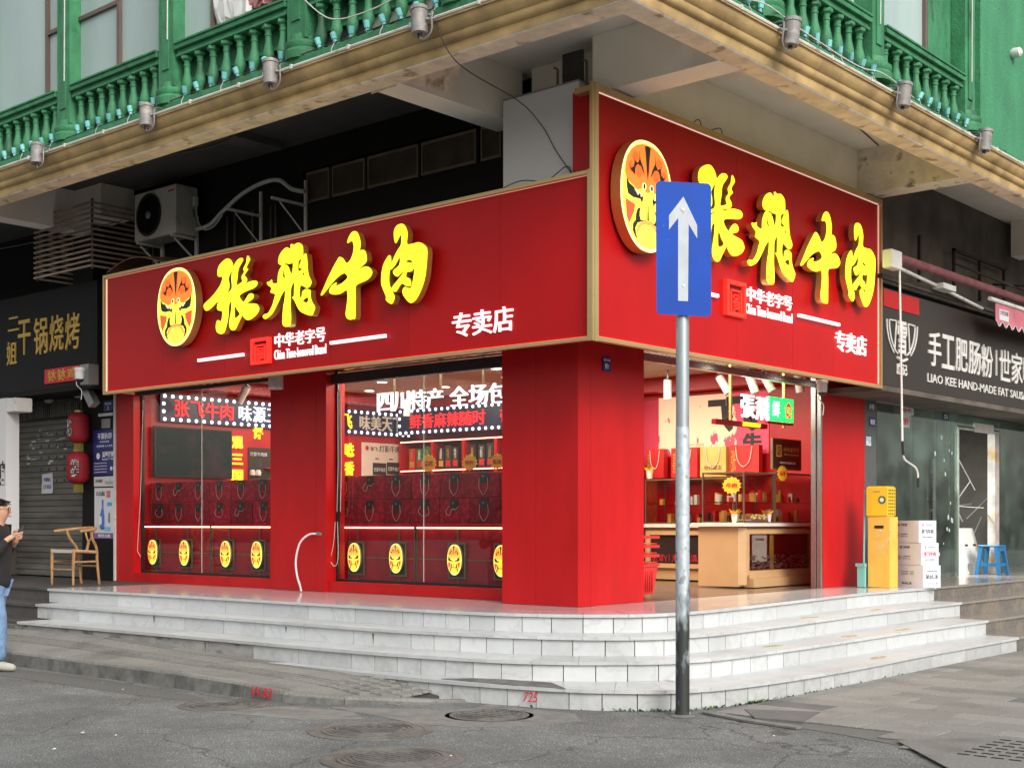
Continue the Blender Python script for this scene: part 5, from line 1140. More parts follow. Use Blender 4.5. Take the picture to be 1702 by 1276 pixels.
def giftbox(x, z, label, var):
    t = thing('gift_box', label, 'gift box', (x, .8, z), 'maroon gift boxes stacked in the windows')
    me = _GB.get('b')
    if me is None:
        o = obj('box_body', MB().box(x - .225, x + .225, .74, .9, z, z + .285, .006), M['boxred'], t); _GB['b'] = (o.data, Vector((x, .8, z)))
        o = obj('black_tag', MB().box(x - .06, x + .06, .728, .739, z + .17, z + .28), M['black'], t); _GB['t'] = (o.data, Vector((x, .8, z)))
        o = obj('tag_crest', MB().lathe([(.016, 0), (.016, .003)], (x - .01, .727, z + .235), 10, 'y'), M['bronze'], t); _GB['c'] = (o.data, Vector((x, .8, z)))
    else:
        for k, nm in (('b', 'box_body'), ('t', 'black_tag'), ('c', 'tag_crest')):
            o = bpy.data.objects.new(nm, _GB[k][0]); COL.objects.link(o); o.parent = t; o.location = -_GB[k][1]; o.rotation_euler = (0, 0, 0)
    shapes = [[(-.06, .22), (-.065, .12), (-.03, .06), (0, .035), (.04, .07), (.065, .13), (.06, .22)], [(-.06, .2), (-.1, .17), (-.11, .12), (-.06, .1), (-.02, .17), (.03, .16), (.08, .2)], [(-.05, .2), (-.09, .15), (-.05, .1), (.0, .09), (.06, .1), (.08, .15), (.06, .2)]]
    sh_ = shapes[var]
    obj('cord_handle', MB().tube(catmull([(x + a, .722, z + b) for a, b in sh_], 5), .003, 5), pbr('dim_cord', (.42, .38, .33), .7), t)
_GB = {}
ordw = ['first', 'second', 'third', 'fourth', 'fifth', 'sixth', 'seventh']
for xs_, wn in (([-4.18 + .46 * i for i in range(7)], 'right'), ([-8.02 + .46 * i for i in range(6)], 'left')):
    for j in (0, 1):
        for i, x in enumerate(xs_):
            v = 1 if (j, i) in ((1, 1), (0, 4)) else (2 if (j, i) in ((0, 0), (0, 3)) else 0)
            giftbox(x + random.uniform(-.008, .008), 1.476 + .29 * j, f'maroon gift box with white cord, {"upper" if j else "lower"} row, {ordw[i]} from left in the {wn} window', v)
# ---------------------------------------------------------------- seen through the entrance
mu = thing('wall_mural', 'cream and pink wall mural with black calligraphy at the back of the shop', 'mural', (-2.3, 5.95, 2.3))
mm = bpy.data.materials.new('splattered_mural_print'); mm.use_nodes = True; n_ = mm.node_tree; b_ = n_.nodes['Principled BSDF']
g_ = n_.nodes.new('ShaderNodeNewGeometry'); t_ = n_.nodes.new('ShaderNodeTexNoise'); t_.inputs['Scale'].default_value = 3.2; t_.inputs['Detail'].default_value = 9; t_.inputs['Roughness'].default_value = .68
mp_ = n_.nodes.new('ShaderNodeMapping'); mp_.inputs['Scale'].default_value = (1.6, 1, .7); n_.links.new(g_.outputs['Position'], mp_.inputs[0]); n_.links.new(mp_.outputs[0], t_.inputs['Vector'])
sx_ = n_.nodes.new('ShaderNodeSeparateXYZ'); n_.links.new(g_.outputs['Position'], sx_.inputs[0])
ma_ = n_.nodes.new('ShaderNodeMapRange'); ma_.inputs[1].default_value = 2.9; ma_.inputs[2].default_value = 2.35; ma_.inputs[3].default_value = -.09; ma_.inputs[4].default_value = .1; n_.links.new(sx_.outputs['Z'], ma_.inputs[0])
mb_ = n_.nodes.new('ShaderNodeMapRange'); mb_.inputs[1].default_value = -2.1; mb_.inputs[2].default_value = -1.75; mb_.inputs[3].default_value = 0; mb_.inputs[4].default_value = .3; n_.links.new(sx_.outputs['X'], mb_.inputs[0])
ad_ = n_.nodes.new('ShaderNodeMath'); n_.links.new(t_.outputs[0], ad_.inputs[0]); n_.links.new(ma_.outputs[0], ad_.inputs[1]); ad2 = n_.nodes.new('ShaderNodeMath'); n_.links.new(ad_.outputs[0], ad2.inputs[0]); n_.links.new(mb_.outputs[0], ad2.inputs[1])
gt_ = n_.nodes.new('ShaderNodeMath'); gt_.operation = 'GREATER_THAN'; gt_.inputs[1].default_value = .56; n_.links.new(ad2.outputs[0], gt_.inputs[0])
mx_ = n_.nodes.new('ShaderNodeMix'); mx_.data_type = 'RGBA'; mx_.inputs[6].default_value = (.85, .6, .4, 1); mx_.inputs[7].default_value = (.68, .06, .12, 1); n_.links.new(gt_.outputs[0], mx_.inputs[0]); n_.links.new(mx_.outputs[2], b_.inputs['Base Color']); n_.links.new(mx_.outputs[2], b_.inputs['Emission Color']); b_.inputs['Emission Strength'].default_value = .28  # the print is no lamp, but gets a faint glow in its own colours
plate('printed_sheet', 'L', (-2.27, 5.968, 2.87), 1.82, .86, mm, mu, 0, .01)
plate('pink_side', 'L', (-3.33, 5.967, 2.8), .28, .95, M['pink'], mu, 0, .01)
text('飞', (-1.78, 5.955, 3.0), .5, .5, 'L', M['ink'], mu, .006, .06); text('牛', (-1.62, 5.955, 2.62), .3, .22, 'L', M['ink'], mu, .006, .05)
text('飞', (-2.12, 5.955, 2.99), .42, .46, 'L', M['ink'], mu, .006, .06); text('三国', (-2.55, 5.955, 2.56), .3, .12, 'L', M['cream'], mu, .005, .02)
obj('entrance_niche_wall', MB().box(-3.9, -3.5, 5.3, 5.9, .68, 3.3), M['red'], shop)
# hanging sign
hs_ = thing('hanging_sign', 'hanging lit sign 張飛鮮食 with two green boxes over the counter', 'hanging sign', (-.4, 4.3, 2.6))
obj('tray', MB().box(-.62, -.56, 3.35, 4.55, 2.66, 2.72).box(-.62, -.56, 4.551, 5.2, 2.74, 2.76), M['maroon'], hs_)
text('張', (-.55, 4.04, 2.91), .3, .28, 'R', M['lw'], hs_, .03, .008, name='character'); text('飛', (-.55, 4.38, 2.9), .3, .28, 'R', M['lw'], hs_, .03, .004, name='character')
text('ZHANGFEI BEEF', (-.555, 4.15, 2.69), .42, .05, 'R', M['lgold'], hs_, .012, .02)
for y, c, m_ in ((4.72, '鲜', 'lc'), (5.03, '食', 'lr')):
    o = obj('green_light_box', MB().box(-.6, -.54, y - .14, y + .14, 2.77, 3.07, .006), M['lgreen'], hs_); text(c, (-.539, y, 2.92), .18, .2, 'R', M[m_], o, .01, .02)
for y in (3.72, 5.0): obj('hanger_rod', MB().box(-.6, -.57, y - .015, y + .015, 2.7, CZ), M['goldside'], hs_)
# counters and glass cases
ct = thing('service_counter', 'tan service counter with white top and glass front in the entrance', 'counter', (-1, 4.9, .68))
obj('carcass', MB().box(-1.29, -.71, 4.1, 5.9, .7, 1.44), M['tan'], ct)
obj('corner_face', MB().prism([(-.71, 4.101), (-.655, 4.2), (-.655, 4.22), (-.71, 4.22)], .72, 1.43), M['tan'], ct)
obj('top', MB().box(-1.36, -.6, 4.04, 5.9, 1.442, 1.485, .004), M['tantop'], ct)
obj('plinth', MB().box(-.709, -.58, 4.25, 5.9, .69, .8).box(-.709, -.64, 4.25, 5.9, .801, .85), M['tan'], ct)
obj('front_frame', frame_box('R', (-.708, 5.06, 1.12), 1.68, .58, .06, .05), M['tan'], ct)
obj('dark_bay', MB().box(-.706, -.70, 4.29, 5.83, .9, 1.34), pbr('bay_dark_red', (.1, .006, .01), .3, alt=(.02, .004, .006), altscale=2), ct)
plate('notice', 'R', (-.695, 4.58, 1.17), .36, .34, M['whitedirty'], ct, 0, .004); obj('gold_bar', MB().box(-.69, -.685, 4.82, 4.92, .9, 1.34), M['inkgold'], ct)
text('营业执照', (-.69, 4.58, 1.28), .2, .03, 'R', M['ink'], ct, .003)
mb = MB(); rg = random.Random(4)
for i in range(220):
    y, z, s = rg.uniform(4.32, 5.8), .91 + rg.random() ** 1.6 * .16, rg.uniform(.008, .02); mb.box(-.69, -.69 + s, y, y + s * 1.4, z, z + s)
obj('wrapped_sweets', mb, pbr('sweets', (.35, .25, .25), .4, var=.8, scale=60), ct, kind='stuff')
obj('front_glass', MB().box(-.665, -.66, 4.3, 5.82, .9, 1.34), G['case'], ct)
bc = thing('service_counter', 'long tan counter with dark bays along the back wall behind the pole', 'counter', (-2.4, 5.4, .68))
obj('carcass', MB().box(-3.0, -1.42, 5.36, 5.9, .7, 1.42), M['tan'], bc); obj('top', MB().box(-3.05, -1.38, 5.28, 5.9, 1.425, 1.47), M['tantop'], bc)
obj('front_frame', frame_box('L', (-2.2, 5.358, 1.12), 1.5, .52, .06, .04), M['tan'], bc); obj('dark_bay', MB().box(-2.9, -1.5, 5.35, 5.357, .9, 1.33), pbr('bay_dark', (.015, .008, .008), .4), bc)
mb = MB()
for i in range(60): x, z, a = rg.uniform(-2.85, -1.55), .95, rg.uniform(-.6, .6); mb.tube([(x, 5.345, z), (x + .1 * math.sin(a), 5.345, z + .1 * math.cos(a))], .003, 4)
obj('red_sprigs', mb, M['inkred'], bc, kind='stuff')
def case(label, x0, x1, y0, y1, z0, z1, loc):
    t = thing('display_case', label, 'display case', loc); r = .018
    mb = MB()
    for x in (x0, x1 - r):
        for y in (y0, y1 - r): mb.box(x, x + r, y, y + r, z0, z1)
    for z in (z0, z1 - r):
        mb.box(x0 + r, x1 - r, y0, y0 + r, z, z + r).box(x0 + r, x1 - r, y1 - r, y1, z, z + r).box(x0, x0 + r, y0 + r, y1 - r, z, z + r).box(x1 - r, x1, y0 + r, y1 - r, z, z + r)
    obj('case_frame', mb, M['bronze'], t)
    obj('base_tray', MB().box(x0 + r, x1 - r, y0 + r, y1 - r, z0, z0 + .015), M['steel'], t)
    obj('front_pane', MB().box(x0 + r, x1 - r, y0 + .006, y0 + .01, z0 + r, z1 - r), G['case'], t); obj('side_pane', MB().box(x1 - .01, x1 - .006, y0 + r, y1 - r, z0 + r, z1 - r), G['case'], t); obj('top_pane', MB().box(x0 + r, x1 - r, y0 + r, y1 - r, z1 - .01, z1 - .006), G['case'], t)
def goods(name, x0, x1, y0, y1, z, n, seed):
    r_ = random.Random(seed); mbs = {}
    for i in range(n):
        x, y, w, h = r_.uniform(x0, x1), r_.uniform(y0, y1), r_.uniform(.03, .06), r_.uniform(.05, .16); zz = z + (0 if r_.random() < .6 else .25)
        mbs.setdefault(r_.choice(['giftred', 'giftyellow', 'giftred', 'white', 'inkgold', 'product']), MB()).box(x, x + w, y, y + w * 1.2, zz, zz + h)
    t = thing('case_goods', name, 'packets', ((x0 + x1) / 2, (y0 + y1) / 2, z))
    for k, m_ in mbs.items(): obj('packets', m_, M[k], t, kind='stuff')
    obj('glass_shelf', MB().box(x0 - .02, x1 + .08, y0 - .02, y1 + .1, z + .235, z + .248), G['case'], t)
goods('snack packets inside the small glass display case', -1.2, -.76, 4.2, 4.72, 1.505, 26, 1)
goods('snack packets inside the long glass display case', -1.2, -.76, 4.95, 5.7, 1.505, 40, 2)
goods('snack packets inside the dark case on the back counter', -2.9, -1.65, 5.45, 5.7, 1.49, 34, 3)
case('small glass display case on the near end of the tan counter', -1.25, -.64, 4.12, 4.86, 1.486, 2.12, (-.9, 4.5, 1.49))
case('long glass display case on the far end of the tan counter', -1.25, -.64, 4.88, 5.85, 1.486, 2.13, (-.9, 5.3, 1.49))
case('dark glass display case on the back wall counter', -3.0, -1.5, 5.36, 5.86, 1.471, 2.1, (-2.3, 5.5, 1.47))
# goods on the cases
def bag(c, w, h, d, face, m_, txt, tm, lab):
    t = thing('gift_bag', lab, 'gift bag', c, 'gift bags on the display cases'); r, u, n = AX[face]; c = Vector(c)
    obj('bag_body', slabm(MB(), face, c, -w / 2, w / 2, 0, h, -d, 0), M[m_], t)
    obj('cord', MB().tube(catmull([c - r * w * .28 + u * h * .95 + n * .01, c - r * w * .2 + u * h * .5 + n * .015, c + u * h * .3 + n * .015, c + r * w * .2 + u * h * .5 + n * .015, c + r * w * .28 + u * h * .95 + n * .01], 5), .006, 5), M['wirewhite'], t)
    text(txt, c + u * h * .5 + n * .002 - r * w * .36, w * .16, h * .7, face, M[tm], t, .002, name='lettering') if len(txt) < 3 else text(txt, c + u * h * .3 + n * .002, w * .7, h * .16, face, M[tm], t, .002)
for x, w, m_, tx, tm, lab in ((-2.6, .44, 'giftred', '喜', 'inkgold', 'red gift bag with white cord left of the yellow one'), (-2.12, .42, 'giftyellow', '你好朋友', 'ink', 'yellow patterned gift bag with red crest'), (-1.62, .46, 'giftred', '张', 'inkgold', 'red gift bag with gold print right of the yellow one'), (-3.1, .3, 'giftred', '福', 'inkgold', 'red gift bag at the far left beside the niche')):
    bag((x, 5.75, 2.13), w, .42, .1, 'L', m_, tx, tm, lab)
pq = thing('award_plaque', 'black plaque with gold seal standing on the display case', 'plaque', (-.2, 4.9, 2.1))
plate('plaque_board', 'R', (-.66, 5.22, 2.37), .74, .4, M['bronze'], pq, -.03, 0); plate('plaque_face', 'R', (-.66, 5.22, 2.37), .7, .36, pbr('plaque_black', (.03, .022, .012), .3), pq, .0005, .004)
text('中华老字号', (-.655, 5.32, 2.43), .4, .07, 'R', M['inkgold'], pq, .003); text('China Time-honored Brand', (-.655, 5.32, 2.37), .38, .025, 'R', M['inkgold'], pq, .003)
o = obj('plaque_seal', frame_box('R', (-.655, 5.0, 2.41), .13, .15, .018, .004), M['inkgold'], pq); text('号', (-.655, 5.0, 2.41), .08, .09, 'R', M['inkgold'], pq, .004)
text('中华人民共和国商务部', (-.655, 5.22, 2.26), .4, .03, 'R', M['white'], pq, .003)
for c, lab in (((-.78, 4.15, 1.487), 'small cream pot of yellow stars at the left of the counter top'), ((-.68, 4.75, 1.487), 'small cream pot right of the sample tray'), ((-2.95, 5.4, 2.11), 'small cream pot on the dark back case')):
    t = thing('sample_pot', lab, 'pot', c, 'small cream sample pots'); obj('pot', MB().lathe([(.04, 0), (.052, .1), (.056, .1), (.056, .11)], c, 14), M['tantop'], t, smooth='auto')
    mb = MB(); 
    for k in range(9): a = k * .7; mb.tube([(c[0], c[1], c[2] + .1), (c[0] + .08 * math.cos(a), c[1] + .08 * math.sin(a), c[2] + .14 + .015 * (k % 3))], .01, 4, rs=[.016, .003])
    obj('yellow_sprig', mb, M['starburst'], t)
tr = thing('sample_tray', 'steel tray of pale wrapped sweets on the counter top', 'tray', (-.7, 4.45, 1.487)); obj('tray', MB().box(-.8, -.62, 4.25, 4.66, 1.487, 1.53, .005), M['steel'], tr)
mb = MB()
for i in range(130): x, y, s = rg.uniform(-.79, -.63), rg.uniform(4.27, 4.64), rg.uniform(.01, .022); z = 1.53 + rg.random() * .05; mb.hexa([(x, y, z), (x + s, y + .004, z), (x + s, y + s, z + .004), (x, y + s, z), (x, y, z + s), (x + s, y, z + s), (x + s * .8, y + s, z + s), (x, y + s, z + s * .6)])
obj('sweets', mb, pbr('wrapped_pale_sweets', (.7, .55, .2), .4, var=.5, scale=60), tr, kind='stuff')
tr = thing('shelf_tower', 'narrow shelf with patterned panels beside the door opening', 'shelf', (-3.2, 5.0, .68))
for z in (1.3, 1.75, 2.35): obj('shelf', MB().box(-3.7, -3.05, 5.0, 5.29, z, z + .03), M['tantop'], tr)
obj('upright', MB().box(-3.08, -3.05, 5.0, 5.29, .7, 2.349), M['goldside'], tr); obj('pattern_panel', MB().box(-3.5, -3.1, 5.28, 5.29, .7, 2.34), pbr('pattern', (.03, .02, .015), .4, alt=(.5, .35, .2), altscale=22), tr)
t = thing('carton', 'small brown carton with red label on the top shelf by the opening', 'carton', (-3.2, 5.1, 2.39)); obj('box', MB().box(-3.45, -3.08, 5.02, 5.25, 2.381, 2.66, .004), M['tan'], t); plate('red_label', 'L', (-3.28, 5.019, 2.52), .2, .18, M['giftred'], t, 0, .003)
# stacked shopping baskets
for k, w in enumerate(('bottom', 'second from bottom', 'third from bottom', 'top')):
    z = .72 + k * .1; t = thing('shopping_basket', f'red plastic shopping basket, {w} of the stack inside the door', 'basket', (-.4, 1.75, z), 'stacked red baskets')
    c = (-.5, 1.58); mb = MB(); n = 4
    h = .3
    if k == 0:
        obj('basket_body', MB().hexa([(c[0] - .14, c[1] - .2, z), (c[0] + .14, c[1] - .2, z), (c[0] + .14, c[1] + .2, z), (c[0] - .14, c[1] + .2, z), (c[0] - .17, c[1] - .24, z + h), (c[0] + .17, c[1] - .24, z + h), (c[0] + .17, c[1] + .24, z + h), (c[0] - .17, c[1] + .24, z + h)]), M['basket'], t)
        mb = MB()
        for i in range(9):
            y = c[1] - .18 + .04 * i; mb.box(c[0] + .146 + .0, c[0] + .172, y, y + .008, z + .03, z + .26)
        for i in range(7): x = c[0] - .13 + .04 * i; mb.box(x, x + .008, c[1] - .24, c[1] - .205, z + .03, z + .26)
        obj('basket_ribs', mb, M['basket'], t)
    zz = z + h
    obj('basket_rim', MB().box(c[0] - .185, c[0] + .185, c[1] - .255, c[1] - .235, zz, zz + .03).box(c[0] - .185, c[0] + .185, c[1] + .235, c[1] + .255, zz, zz + .03).box(c[0] + .165, c[0] + .185, c[1] - .234, c[1] + .234, zz, zz + .03).box(c[0] - .185, c[0] - .165, c[1] - .234, c[1] + .234, zz, zz + .03).box(c[0] - .165, c[0] + .165, c[1] - .234, c[1] + .234, zz - .06, zz - .05), M['basket'], t)
# ---------------------------------------------------------------- neighbour on the left
ln = thing('barbecue_shop_front', 'closed dark barbecue shop front with grimy roller shutter at the left', 'shop', (-10.2, .4, .67))
obj('sign_fascia', MB().box(-13.5, -7.95, -.29, -.1, 3.36, 4.74), pbr('matt_black_board', (.009, .008, .009), .6, spec=.25, var=.3, scale=2), ln)
obj('fascia_lip', MB().box(-13.5, -7.95, -.3, .3, 3.3, 3.355), M['blackwall'], ln)
for s, x, z, w, h in (('二', -10.13, 4.36, .3, .2), ('姐', -10.18, 3.94, .28, .34), ('干', -9.83, 4.14, .34, .5), ('锅', -9.38, 4.12, .36, .52), ('烧', -8.96, 4.12, .36, .5), ('烤', -8.55, 4.11, .36, .5)):
    text(s, (x, -.29, z), w, h, 'L', M['inkgold'], ln, .015, .006, name='character')
sg = thing('small_sign', 'small red sign with gold characters below the barbecue sign', 'sign', (-8.8, -.3, 3.5))
plate('board', 'L', (-8.78, -.292, 3.53), .95, .2, M['giftred'], sg, 0, .02); chars('钵钵鸡', (-8.8, -.313, 3.53), .75, .16, 'L', M['inkgold'], sg, .006, .015)
obj('grey_box', MB().box(-8.1, -7.9, -.45, -.3, 3.33, 3.6), M['grey'], ln)
gp = obj('corrugated_panel', MB().box(-11.6, -9.3, .44, .46, 3.05, 3.38), M['darkwall'], ln)
for i in range(38): obj('rib', MB().box(-11.55 + i * .06, -11.525 + i * .06, .405, .439, 3.07, 3.37), pbr('pale_rib', (.15, .145, .13), .5, .3, rnd=.3), gp)
shut = obj('roller_shutter', MB().box(-11.5, -9.33, .52, .54, .68, 3.05), M['black'], ln)
for i in range(27):
    z = .685 + i * .0875; obj('slat', MB().box(-11.5, -9.33, .49, .519, z + .004, z + .07, .006).box(-11.5, -9.33, .5, .519, z + .07, z + .0865), M['shutter'], shut)
mb = MB(); rg = random.Random(8)
for r_ in range(5):
    for c_ in range(4):
        mb.lathe([(.001, 0), (.028, .001), (.028, .002), (.001, .003)], (-10.75 + c_ * .22, .489, 2.82 - r_ * .175), 8, 'y'); obj('vent_hole', mb, M['black'], shut); mb = MB()
mb = MB()
for i in range(26):
    x, z = rg.uniform(-11.2, -9.5), 2.3 + rg.random() * .6; w, h = rg.uniform(.03, .16), rg.uniform(.008, .03); mb.box(x, x + w, .486, .489, z, z + h)
obj('sticker_scraps', mb, M['whitedirty'], shut, kind='stuff')
obj('shutter_track', MB().box(-11.6, -11.501, .4, .52, .68, 3.05).box(-9.33, -9.29, .42, .52, .68, 3.05), M['darkwall'], ln)
obj('tiled_pier', MB().box(-9.29, -8.461, .3, .8, .67, 3.6), M['blackwall'], ln)
obj('bay_wall', MB().box(-13.6, -11.601, .3, .8, .67, 3.4), M['blackwall'], ln)
nt_ = thing('paper_note', 'white handwritten paper note stuck on the roller shutter', 'notice', (-10.6, .48, 2.0))
obj('paper', MB().add([(-10.72, .484, 2.22), (-10.42, .484, 2.24), (-10.4, .482, 2.0), (-10.4, .47, 1.93), (-10.71, .47, 1.93), (-10.72, .482, 2.05)], [(5, 4, 3, 2, 1, 0), (0, 1, 2, 3, 4, 5)]), M['whiteplate'], nt_)
text('旺铺转让', (-10.56, .479, 2.14), .2, .06, 'L', M['inkblue'], nt_, .002); text('139 8265', (-10.55, .476, 2.03), .22, .06, 'L', M['inkblue'], nt_, .002)
def lantern(x, y, z0, z1, s, lab):
    t = thing('red_lantern', lab, 'lantern', (x, y, z0), 'pair of hanging red lanterns'); h = z1 - z0; r = h * .35
    prof = [(r * .35, 0), (r * .75, h * .06), (r * .95, h * .16), (r, h * .3), (r, h * .7), (r * .95, h * .84), (r * .75, h * .94), (r * .35, h)]
    obj('lantern_body', MB().lathe(prof, (x, y, z0), 24), M['lantern'], t, smooth=True)
    obj('cap', MB().lathe([(r * .38, h), (r * .4, h + .03)], (x, y, z0), 14), M['inkgold'], t)
    mb = MB()
    for k in range(14): a = k * .449; mb.tube([(x + r * .34 * math.cos(a), y + r * .34 * math.sin(a), z0), (x + r * .36 * math.cos(a), y + r * .36 * math.sin(a), z0 - .12)], .012, 4)
    obj('fringe', mb, pbr('olive_fringe', (.2, .17, .03), .7), t)
    obj('ribs', (lambda m: [m.lathe([(r * 1.003 * q, z), (r * 1.012 * q, z + .004), (r * 1.003 * q, z + .008)], (x, y, z0), 24) for z, q in [(h * .16, .95), (h * .3, 1), (h * .43, 1), (h * .57, 1), (h * .7, 1), (h * .84, .95)]] and m)(MB()), M['lantern'], t)
    ang = -.35 if s == '烧烤' else -1.0
    for i, c in enumerate(s):
        d = Vector((math.cos(ang - .5), math.sin(ang - .5), 0)); rgt = Vector((-d.y, d.x, 0)); text(c, Vector((x, y, z0 + h * (.62 - .27 * i))) + d * (r * 1.01), .12, .12, (rgt, Vector((0, 0, 1)), d), M['whitedirty'], t, .004, .05); text(c, Vector((x, y, z0 + h * (.62 - .27 * i))) + d * (r * 1.01 + .003), .115, .115, (rgt, Vector((0, 0, 1)), d), M['ink'], t, .004, .0)
lantern(-9.19, .18, 2.62, 3.06, '冷锅', 'upper red cloth lantern hanging by the shutter'); lantern(-9.2, .18, 2.04, 2.5, '烧烤', 'lower red cloth lantern hanging by the shutter')
cable('lantern cord and drooping wire with bulb sockets over the shutter', catmull([(-11.4, .3, 3.2), (-10.9, .3, 3.17), (-10.4, .28, 3.26), (-9.9, .28, 3.3), (-9.4, .25, 3.26), (-9.19, .2, 3.1)], 8), .01)
for x, z, w in ((-11.05, 3.2, 'left'), (-10.1, 3.3, 'middle'), (-9.3, 3.33, 'right')):
    t = thing('bulb_socket', f'off white bulb socket on the wire over the shutter, {w} one', 'bulb', (x, .25, z), 'bulb sockets over the shutter'); obj('bulb', MB().tube([(x - .1, .25, z - .01), (x - .03, .25, z), (x, .25, z), (x + .07, .25, z)], .04, 12, rs=[.03, .05, .05, .035]), M['whitedirty'], t, smooth='auto')
ab = thing('adapter_box', 'grey adapter box hanging under the white camera', 'box', (-8.3, -.2, 3.1)); obj('case', MB().hexa([(-8.5, -.2, 3.3), (-8.3, -.2, 3.06), (-8.3, -.1, 3.06), (-8.5, -.1, 3.3), (-8.38, -.2, 3.36), (-8.18, -.2, 3.12), (-8.18, -.1, 3.12), (-8.38, -.1, 3.36)]), M['grey'], ab)
# notices on the dark pier
def sheet(label, x0, x1, z0, z1, m_, cat='notice', y=.299): 
    t = thing('notice', label, cat, ((x0 + x1) / 2, y, z0)); plate('sheet', 'L', ((x0 + x1) / 2, y, (z0 + z1) / 2), x1 - x0, z1 - z0, M[m_] if isinstance(m_, str) else m_, t, 0, .008); return t
n1 = sheet('upper dark blue safety notice with white characters on the black pier', -8.99, -8.44, 2.52, 2.8, 'navy')
text('不要扒窃', (-8.7, .29, 2.71), .36, .09, 'L', M['white'], n1, .002, .02); text('NO PICKPOCKETING', (-8.7, .29, 2.63), .24, .025, 'L', M['white'], n1, .002); text('保管财物 人人有责', (-8.7, .29, 2.57), .4, .03, 'L', M['white'], n1, .002)
n1 = sheet('lower dark blue police notice with round badge on the black pier', -8.99, -8.44, 2.16, 2.515, 'navy')
text('温馨提醒', (-8.61, .29, 2.45), .3, .08, 'L', M['white'], n1, .002, .02); text('Reminder Y Y 0086', (-8.61, .29, 2.385), .3, .03, 'L', M['white'], n1, .002)
o = obj('badge', MB().lathe([(.03, 0), (.045, .002), (.045, .004)], (-8.86, .291, 2.43), 14, 'y'), M['white'], n1)
for k in range(4): text('防盗防骗提高警惕保管好', (-8.8, .29, 2.33 - .042 * k), .33, .016, 'L', M['white'], n1, .002)
for k in (0, 1): obj('round_mark', MB().lathe([(.01, 0), (.03, .002)], (-8.53 + .07 * k, .291, 2.25), 10, 'y'), M['white'], n1)
n1 = sheet('small white card between the blue notice and the drink poster', -8.97, -8.45, 2.0, 2.14, 'whitedirty'); text('家电维修', (-8.84, .29, 2.08), .18, .05, 'L', M['ink'], n1, .002); text('028-8613', (-8.58, .29, 2.05), .2, .05, 'L', M['grey'], n1, .002)
n1 = sheet('white drink poster with a dark bottle and purple foot on the black pier', -8.96, -8.45, 1.34, 1.98, 'whiteplate', 'poster')
text('15元起', (-8.8, .29, 1.9), .22, .07, 'L', M['ink'], n1, .002, .02); plate('pink_block', 'L', (-8.6, .291, 1.89), .1, .1, M['pinkblk'] if 'pinkblk' in M else pbr('pink_block_print', (.6, .15, .2), .5), n1, 0, .002)
obj('printed_bottle', MB().lathe([(.03, 0), (.04, .02), (.04, .2), (.02, .28), (.014, .3), (.014, .4), (.018, .41)], (-8.74, .29, 1.4), 12), M['inkblue'], n1); plate('bottle_label', 'L', (-8.74, .249, 1.52), .06, .12, M['white'], n1, 0, .003)
plate('blue_splash', 'L', (-8.62, .291, 1.4), .16, .06, pbr('pale_blue_print', (.2, .45, .65), .5), n1, 0, .003); plate('glass_print', 'L', (-8.58, .2905, 1.56), .05, .14, M['grey'], n1, 0, .002); plate('blue_words', 'L', (-8.57, .2905, 1.75), .12, .05, pbr('blue_print', (.05, .35, .6), .5), n1, 0, .003)
plate('purple_band', 'L', (-8.71, .2895, 1.305), .52, .08, pbr('purple_print', (.2, .1, .25), .5), n1, 0, .003); text('畅饮冰爽', (-8.7, .286, 1.305), .3, .05, 'L', M['white'], n1, .002)
n1 = sheet('small blue address plate high on the black pier', -8.72, -8.5, 3.06, 3.2, 'navy', 'address plate'); text('锦里西路', (-8.61, .29, 3.16), .16, .03, 'L', M['white'], n1, .002); text('2', (-8.61, .29, 3.1), .04, .05, 'L', M['white'], n1, .002)
n1 = sheet('torn paper scraps and a small sticker above the blue notices', -8.78, -8.56, 2.82, 2.95, 'grey', 'sticker'); obj('torn_strip', MB().box(-8.86, -8.5, .29, .298, 2.99, 3.03), M['whitedirty'], n1)
wsn = thing('vertical_sign', 'tall white vertical sign box with black print at the left edge', 'sign', (-10.2, -.4, 1.27))
obj('sign_box', MB().box(-10.7, -9.97, -.5, -.3, 1.27, 3.27, .01), M['whiteplate'], wsn); obj('lamp_head', MB().box(-9.96, -9.7, -.5, -.25, 3.06, 3.26, .01), M['whitedirty'], wsn)
text('酒馆', (-10.2, -.5, 2.2), .4, .36, 'L', M['ink'], wsn, .004, .03); obj('print_disc', MB().lathe([(.2, 0), (.22, .004)], (-10.25, -.5, 1.6), 24, 'y'), M['ink'], wsn)
obj('sign_post', MB().box(-10.4, -10.3, -.45, -.35, .67, 1.27), M['black'], wsn)
# wishbone chair
chp = (-7.93, -.62); CZ0 = .676
ch = thing('wooden_armchair', 'light wood armchair with woven cream seat and curved back rail', 'chair', (chp[0], chp[1], CZ0))
def cw(x, y, z): a = R(8); x *= .9; y *= .88; return (chp[0] + x * math.cos(a) - y * math.sin(a), chp[1] + x * math.sin(a) + y * math.cos(a), CZ0 + z * 1.0)
for sx in (-1, 1):
    obj('leg', MB().tube([cw(sx * .235, -.24, 0), cw(sx * .235, -.24, .25), cw(sx * .24, -.23, .47)], .02, 10, rs=[.014, .02, .022]), M['wood'], ch, smooth='auto')
    obj('leg', MB().tube(catmull([cw(sx * .2, .27, 0), cw(sx * .21, .22, .3), cw(sx * .22, .2, .47), cw(sx * .25, .1, .6), cw(sx * .265, .05, .715)], 5), .018, 10), M['wood'], ch, smooth='auto')
    obj('stretcher', MB().tube([cw(sx * .235, -.235, .3), cw(sx * .21, .22, .3)], .012, 8, rs=[.011, .016]), M['wood'], ch); obj('seat_rail', MB().tube([cw(sx * .237, -.24, .44), cw(sx * .215, .2, .42)], .018, 8), M['wood'], ch)
